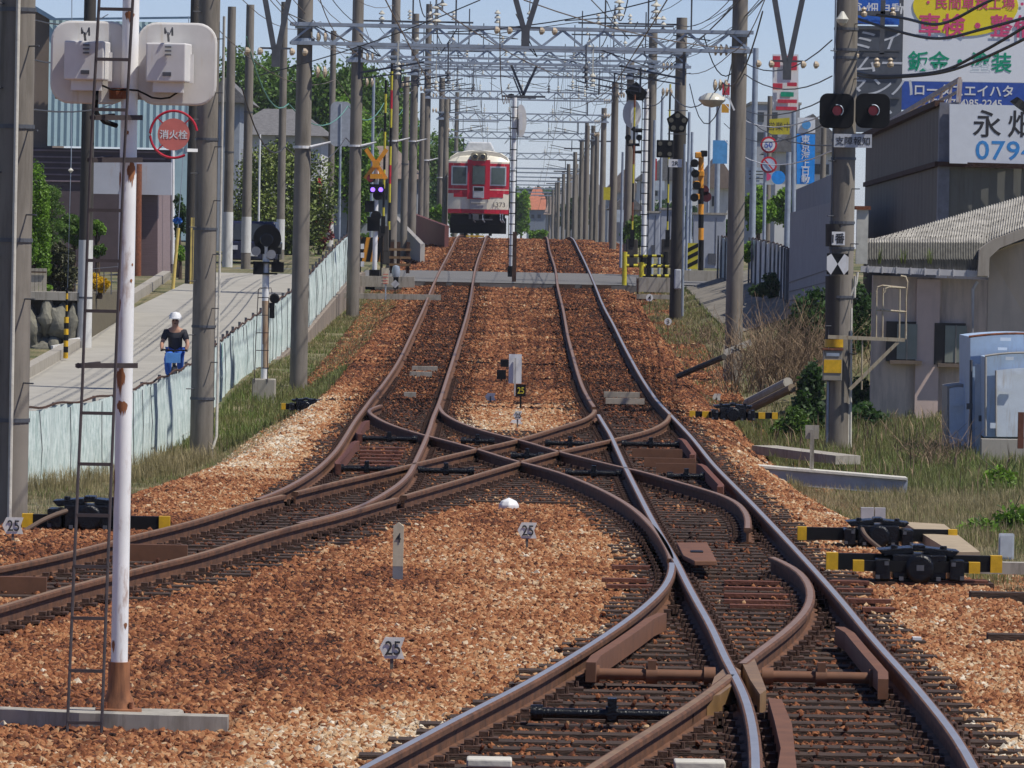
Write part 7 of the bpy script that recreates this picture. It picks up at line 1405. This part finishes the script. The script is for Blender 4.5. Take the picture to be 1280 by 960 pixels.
g_ = random.Random(12)
for i, (px, yt, D_) in enumerate(((697, 222, 520), (703, 214, 470), (709, 205, 430), (717, 190, 385), (690, 235, 600), (694, 228, 560), (686, 243, 700), (725, 175, 365), (744, 165, 350), (683, 240, 760), (712, 232, 640))):
    pole(px, 300, D_, .15, ('tall', 'grey', 'slim', 'dark', 'short', 'small', 'tiny', 'bare', 'stout', 'faint', 'straight')[i]+' distant pole beyond the crest, right of the tracks', topy=yt, n=8, group='distant poles beyond the crest')
    b = W(px, yt, D_); MB().bar((b.x-.9, D_, b.z-.5), (b.x+.9, D_, b.z-.5), .08, .08).build('crossarm', GALVD, bpy.data.objects[[o.name for o in bpy.data.objects if o.name.startswith('concrete_pole')][-1]])
for i in range(14):
    side = -1 if i % 2 else 1; x = side*g_.uniform(3.6, 5.2); z = g_.uniform(6.0, 8.2); a = Vector((x, 100, z)); b = Vector((x+g_.uniform(-.6, .6), 243, z+1.8+g_.uniform(-.6, .6)))
    wire([a, (a+b)/2, b], .008, (WIRE, WIREL)[i % 2], 'one of the thin lines strung past the %s portal poles' % ('left' if side < 0 else 'right'), sag=g_.uniform(.3, .7), group='thin lines on the %s' % ('left' if side < 0 else 'right'))
for i in range(16):
    D_ = (119, 119, 161, 161, 204, 204, 243, 243)[i % 8]; k = i // 8; x = TRX(D_)[k]+g_.uniform(-.9, .9); zb_ = [W(640, p[3], p[0]).z for p in PORT if p[0] == D_][0]; o = insulator(MB(), (x, D_-.2, zb_-.5-.15*(i % 2)), 3, .06, .09); o.bar((x, D_-.2, zb_-.6), (x, D_-.2, zb_+.1), .025, .025); tag(o.build('insulator', GALVD if i % 3 else PORC), 'hanging insulator string under a beam over the %s track' % ('left', 'right')[k], 'insulator', 'insulators over the %s track' % ('left', 'right')[k])

mb = MB(); mb.sheet([[Vector((x, d, float(H(x, d))+.035)) for x in np.linspace(4.9, 7.6, 8)] for d in np.arange(142, 184, 2.)])
struct(mb.build('bank', streaked('bank_concrete', (.21, .185, .145), (.07, .062, .048), .5, .9, 1.4, stretch=(1, .3, 1))))
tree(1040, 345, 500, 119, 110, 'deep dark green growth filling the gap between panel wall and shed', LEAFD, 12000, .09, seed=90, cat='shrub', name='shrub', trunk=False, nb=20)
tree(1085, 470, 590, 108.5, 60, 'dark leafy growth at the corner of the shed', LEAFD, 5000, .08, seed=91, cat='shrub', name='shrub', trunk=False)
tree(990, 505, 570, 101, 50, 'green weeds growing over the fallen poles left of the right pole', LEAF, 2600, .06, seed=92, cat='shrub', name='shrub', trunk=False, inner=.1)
tree(1120, 545, 600, 103, 90, 'low green weeds along the shed wall', LEAF, 3500, .055, seed=93, cat='shrub', name='shrub', trunk=False, inner=.1, nb=24)

for i, (px, yb_, yt_, D_, lab) in enumerate(((815, 318, 150, 200, 'slim galvanised steel pole right of the white ladder mast'), (824, 322, 120, 208, 'thin steel pole behind the black square indicator'), (858, 330, 140, 192, 'steel conduit pole just right of the dark sleeved pole'), (862, 330, 165, 196, 'second steel conduit pole beside the right crossing lights'), (776, 318, 190, 215, 'short rusty post left of the white shield plate'), (885, 262, 130, 230, 'far steel pole between the crossing lights and the cabinet'))):
    pole(px, yb_, D_, .05, lab, topy=yt_, m=GALV, n=8, name='steel_pole')
for (px, py, wd_, ht_, D_, m_, lab) in ((793, 165, .25, .5, 210, GALV, 'small grey box on the poles left of the dark sleeved pole'), (822, 232, .5, .35, 230, MATS['pale_board'], 'pale board behind the barrier arms'), (760, 242, .35, .5, 250, YEL2, 'lime yellow board between the far right poles'), (815, 212, .3, .7, 205, RED, 'small red cloth sign beside the raised arm'), (900, 190, .5, .8, 220, MATS['emblem_blue'], 'dark blue banner right of the crossing lights'), (775, 270, .6, .5, 260, MATS['pale_board'], 'pale blue board low between the far right poles')):
    tag(MB().box(W(px, py, D_), (wd_, .08, ht_)).build('sign_board', m_), lab, 'sign')

# ------------------------------------------------------------ haze over the whole scene
m = bpy.data.materials.new('haze'); m.use_nodes = True; nt = m.node_tree; nt.nodes.clear(); ou = nt.nodes.new('ShaderNodeOutputMaterial'); pv = nt.nodes.new('ShaderNodeVolumePrincipled')
pv.inputs['Color'].default_value = (.82, .88, .98, 1); pv.inputs['Density'].default_value = .00013; pv.inputs['Anisotropy'].default_value = .2; nt.links.new(pv.outputs[0], ou.inputs['Volume'])
o = MB().box((0, 1300, 10), (5600, 3800, 34)).build('haze', m); o['kind'] = 'stuff'
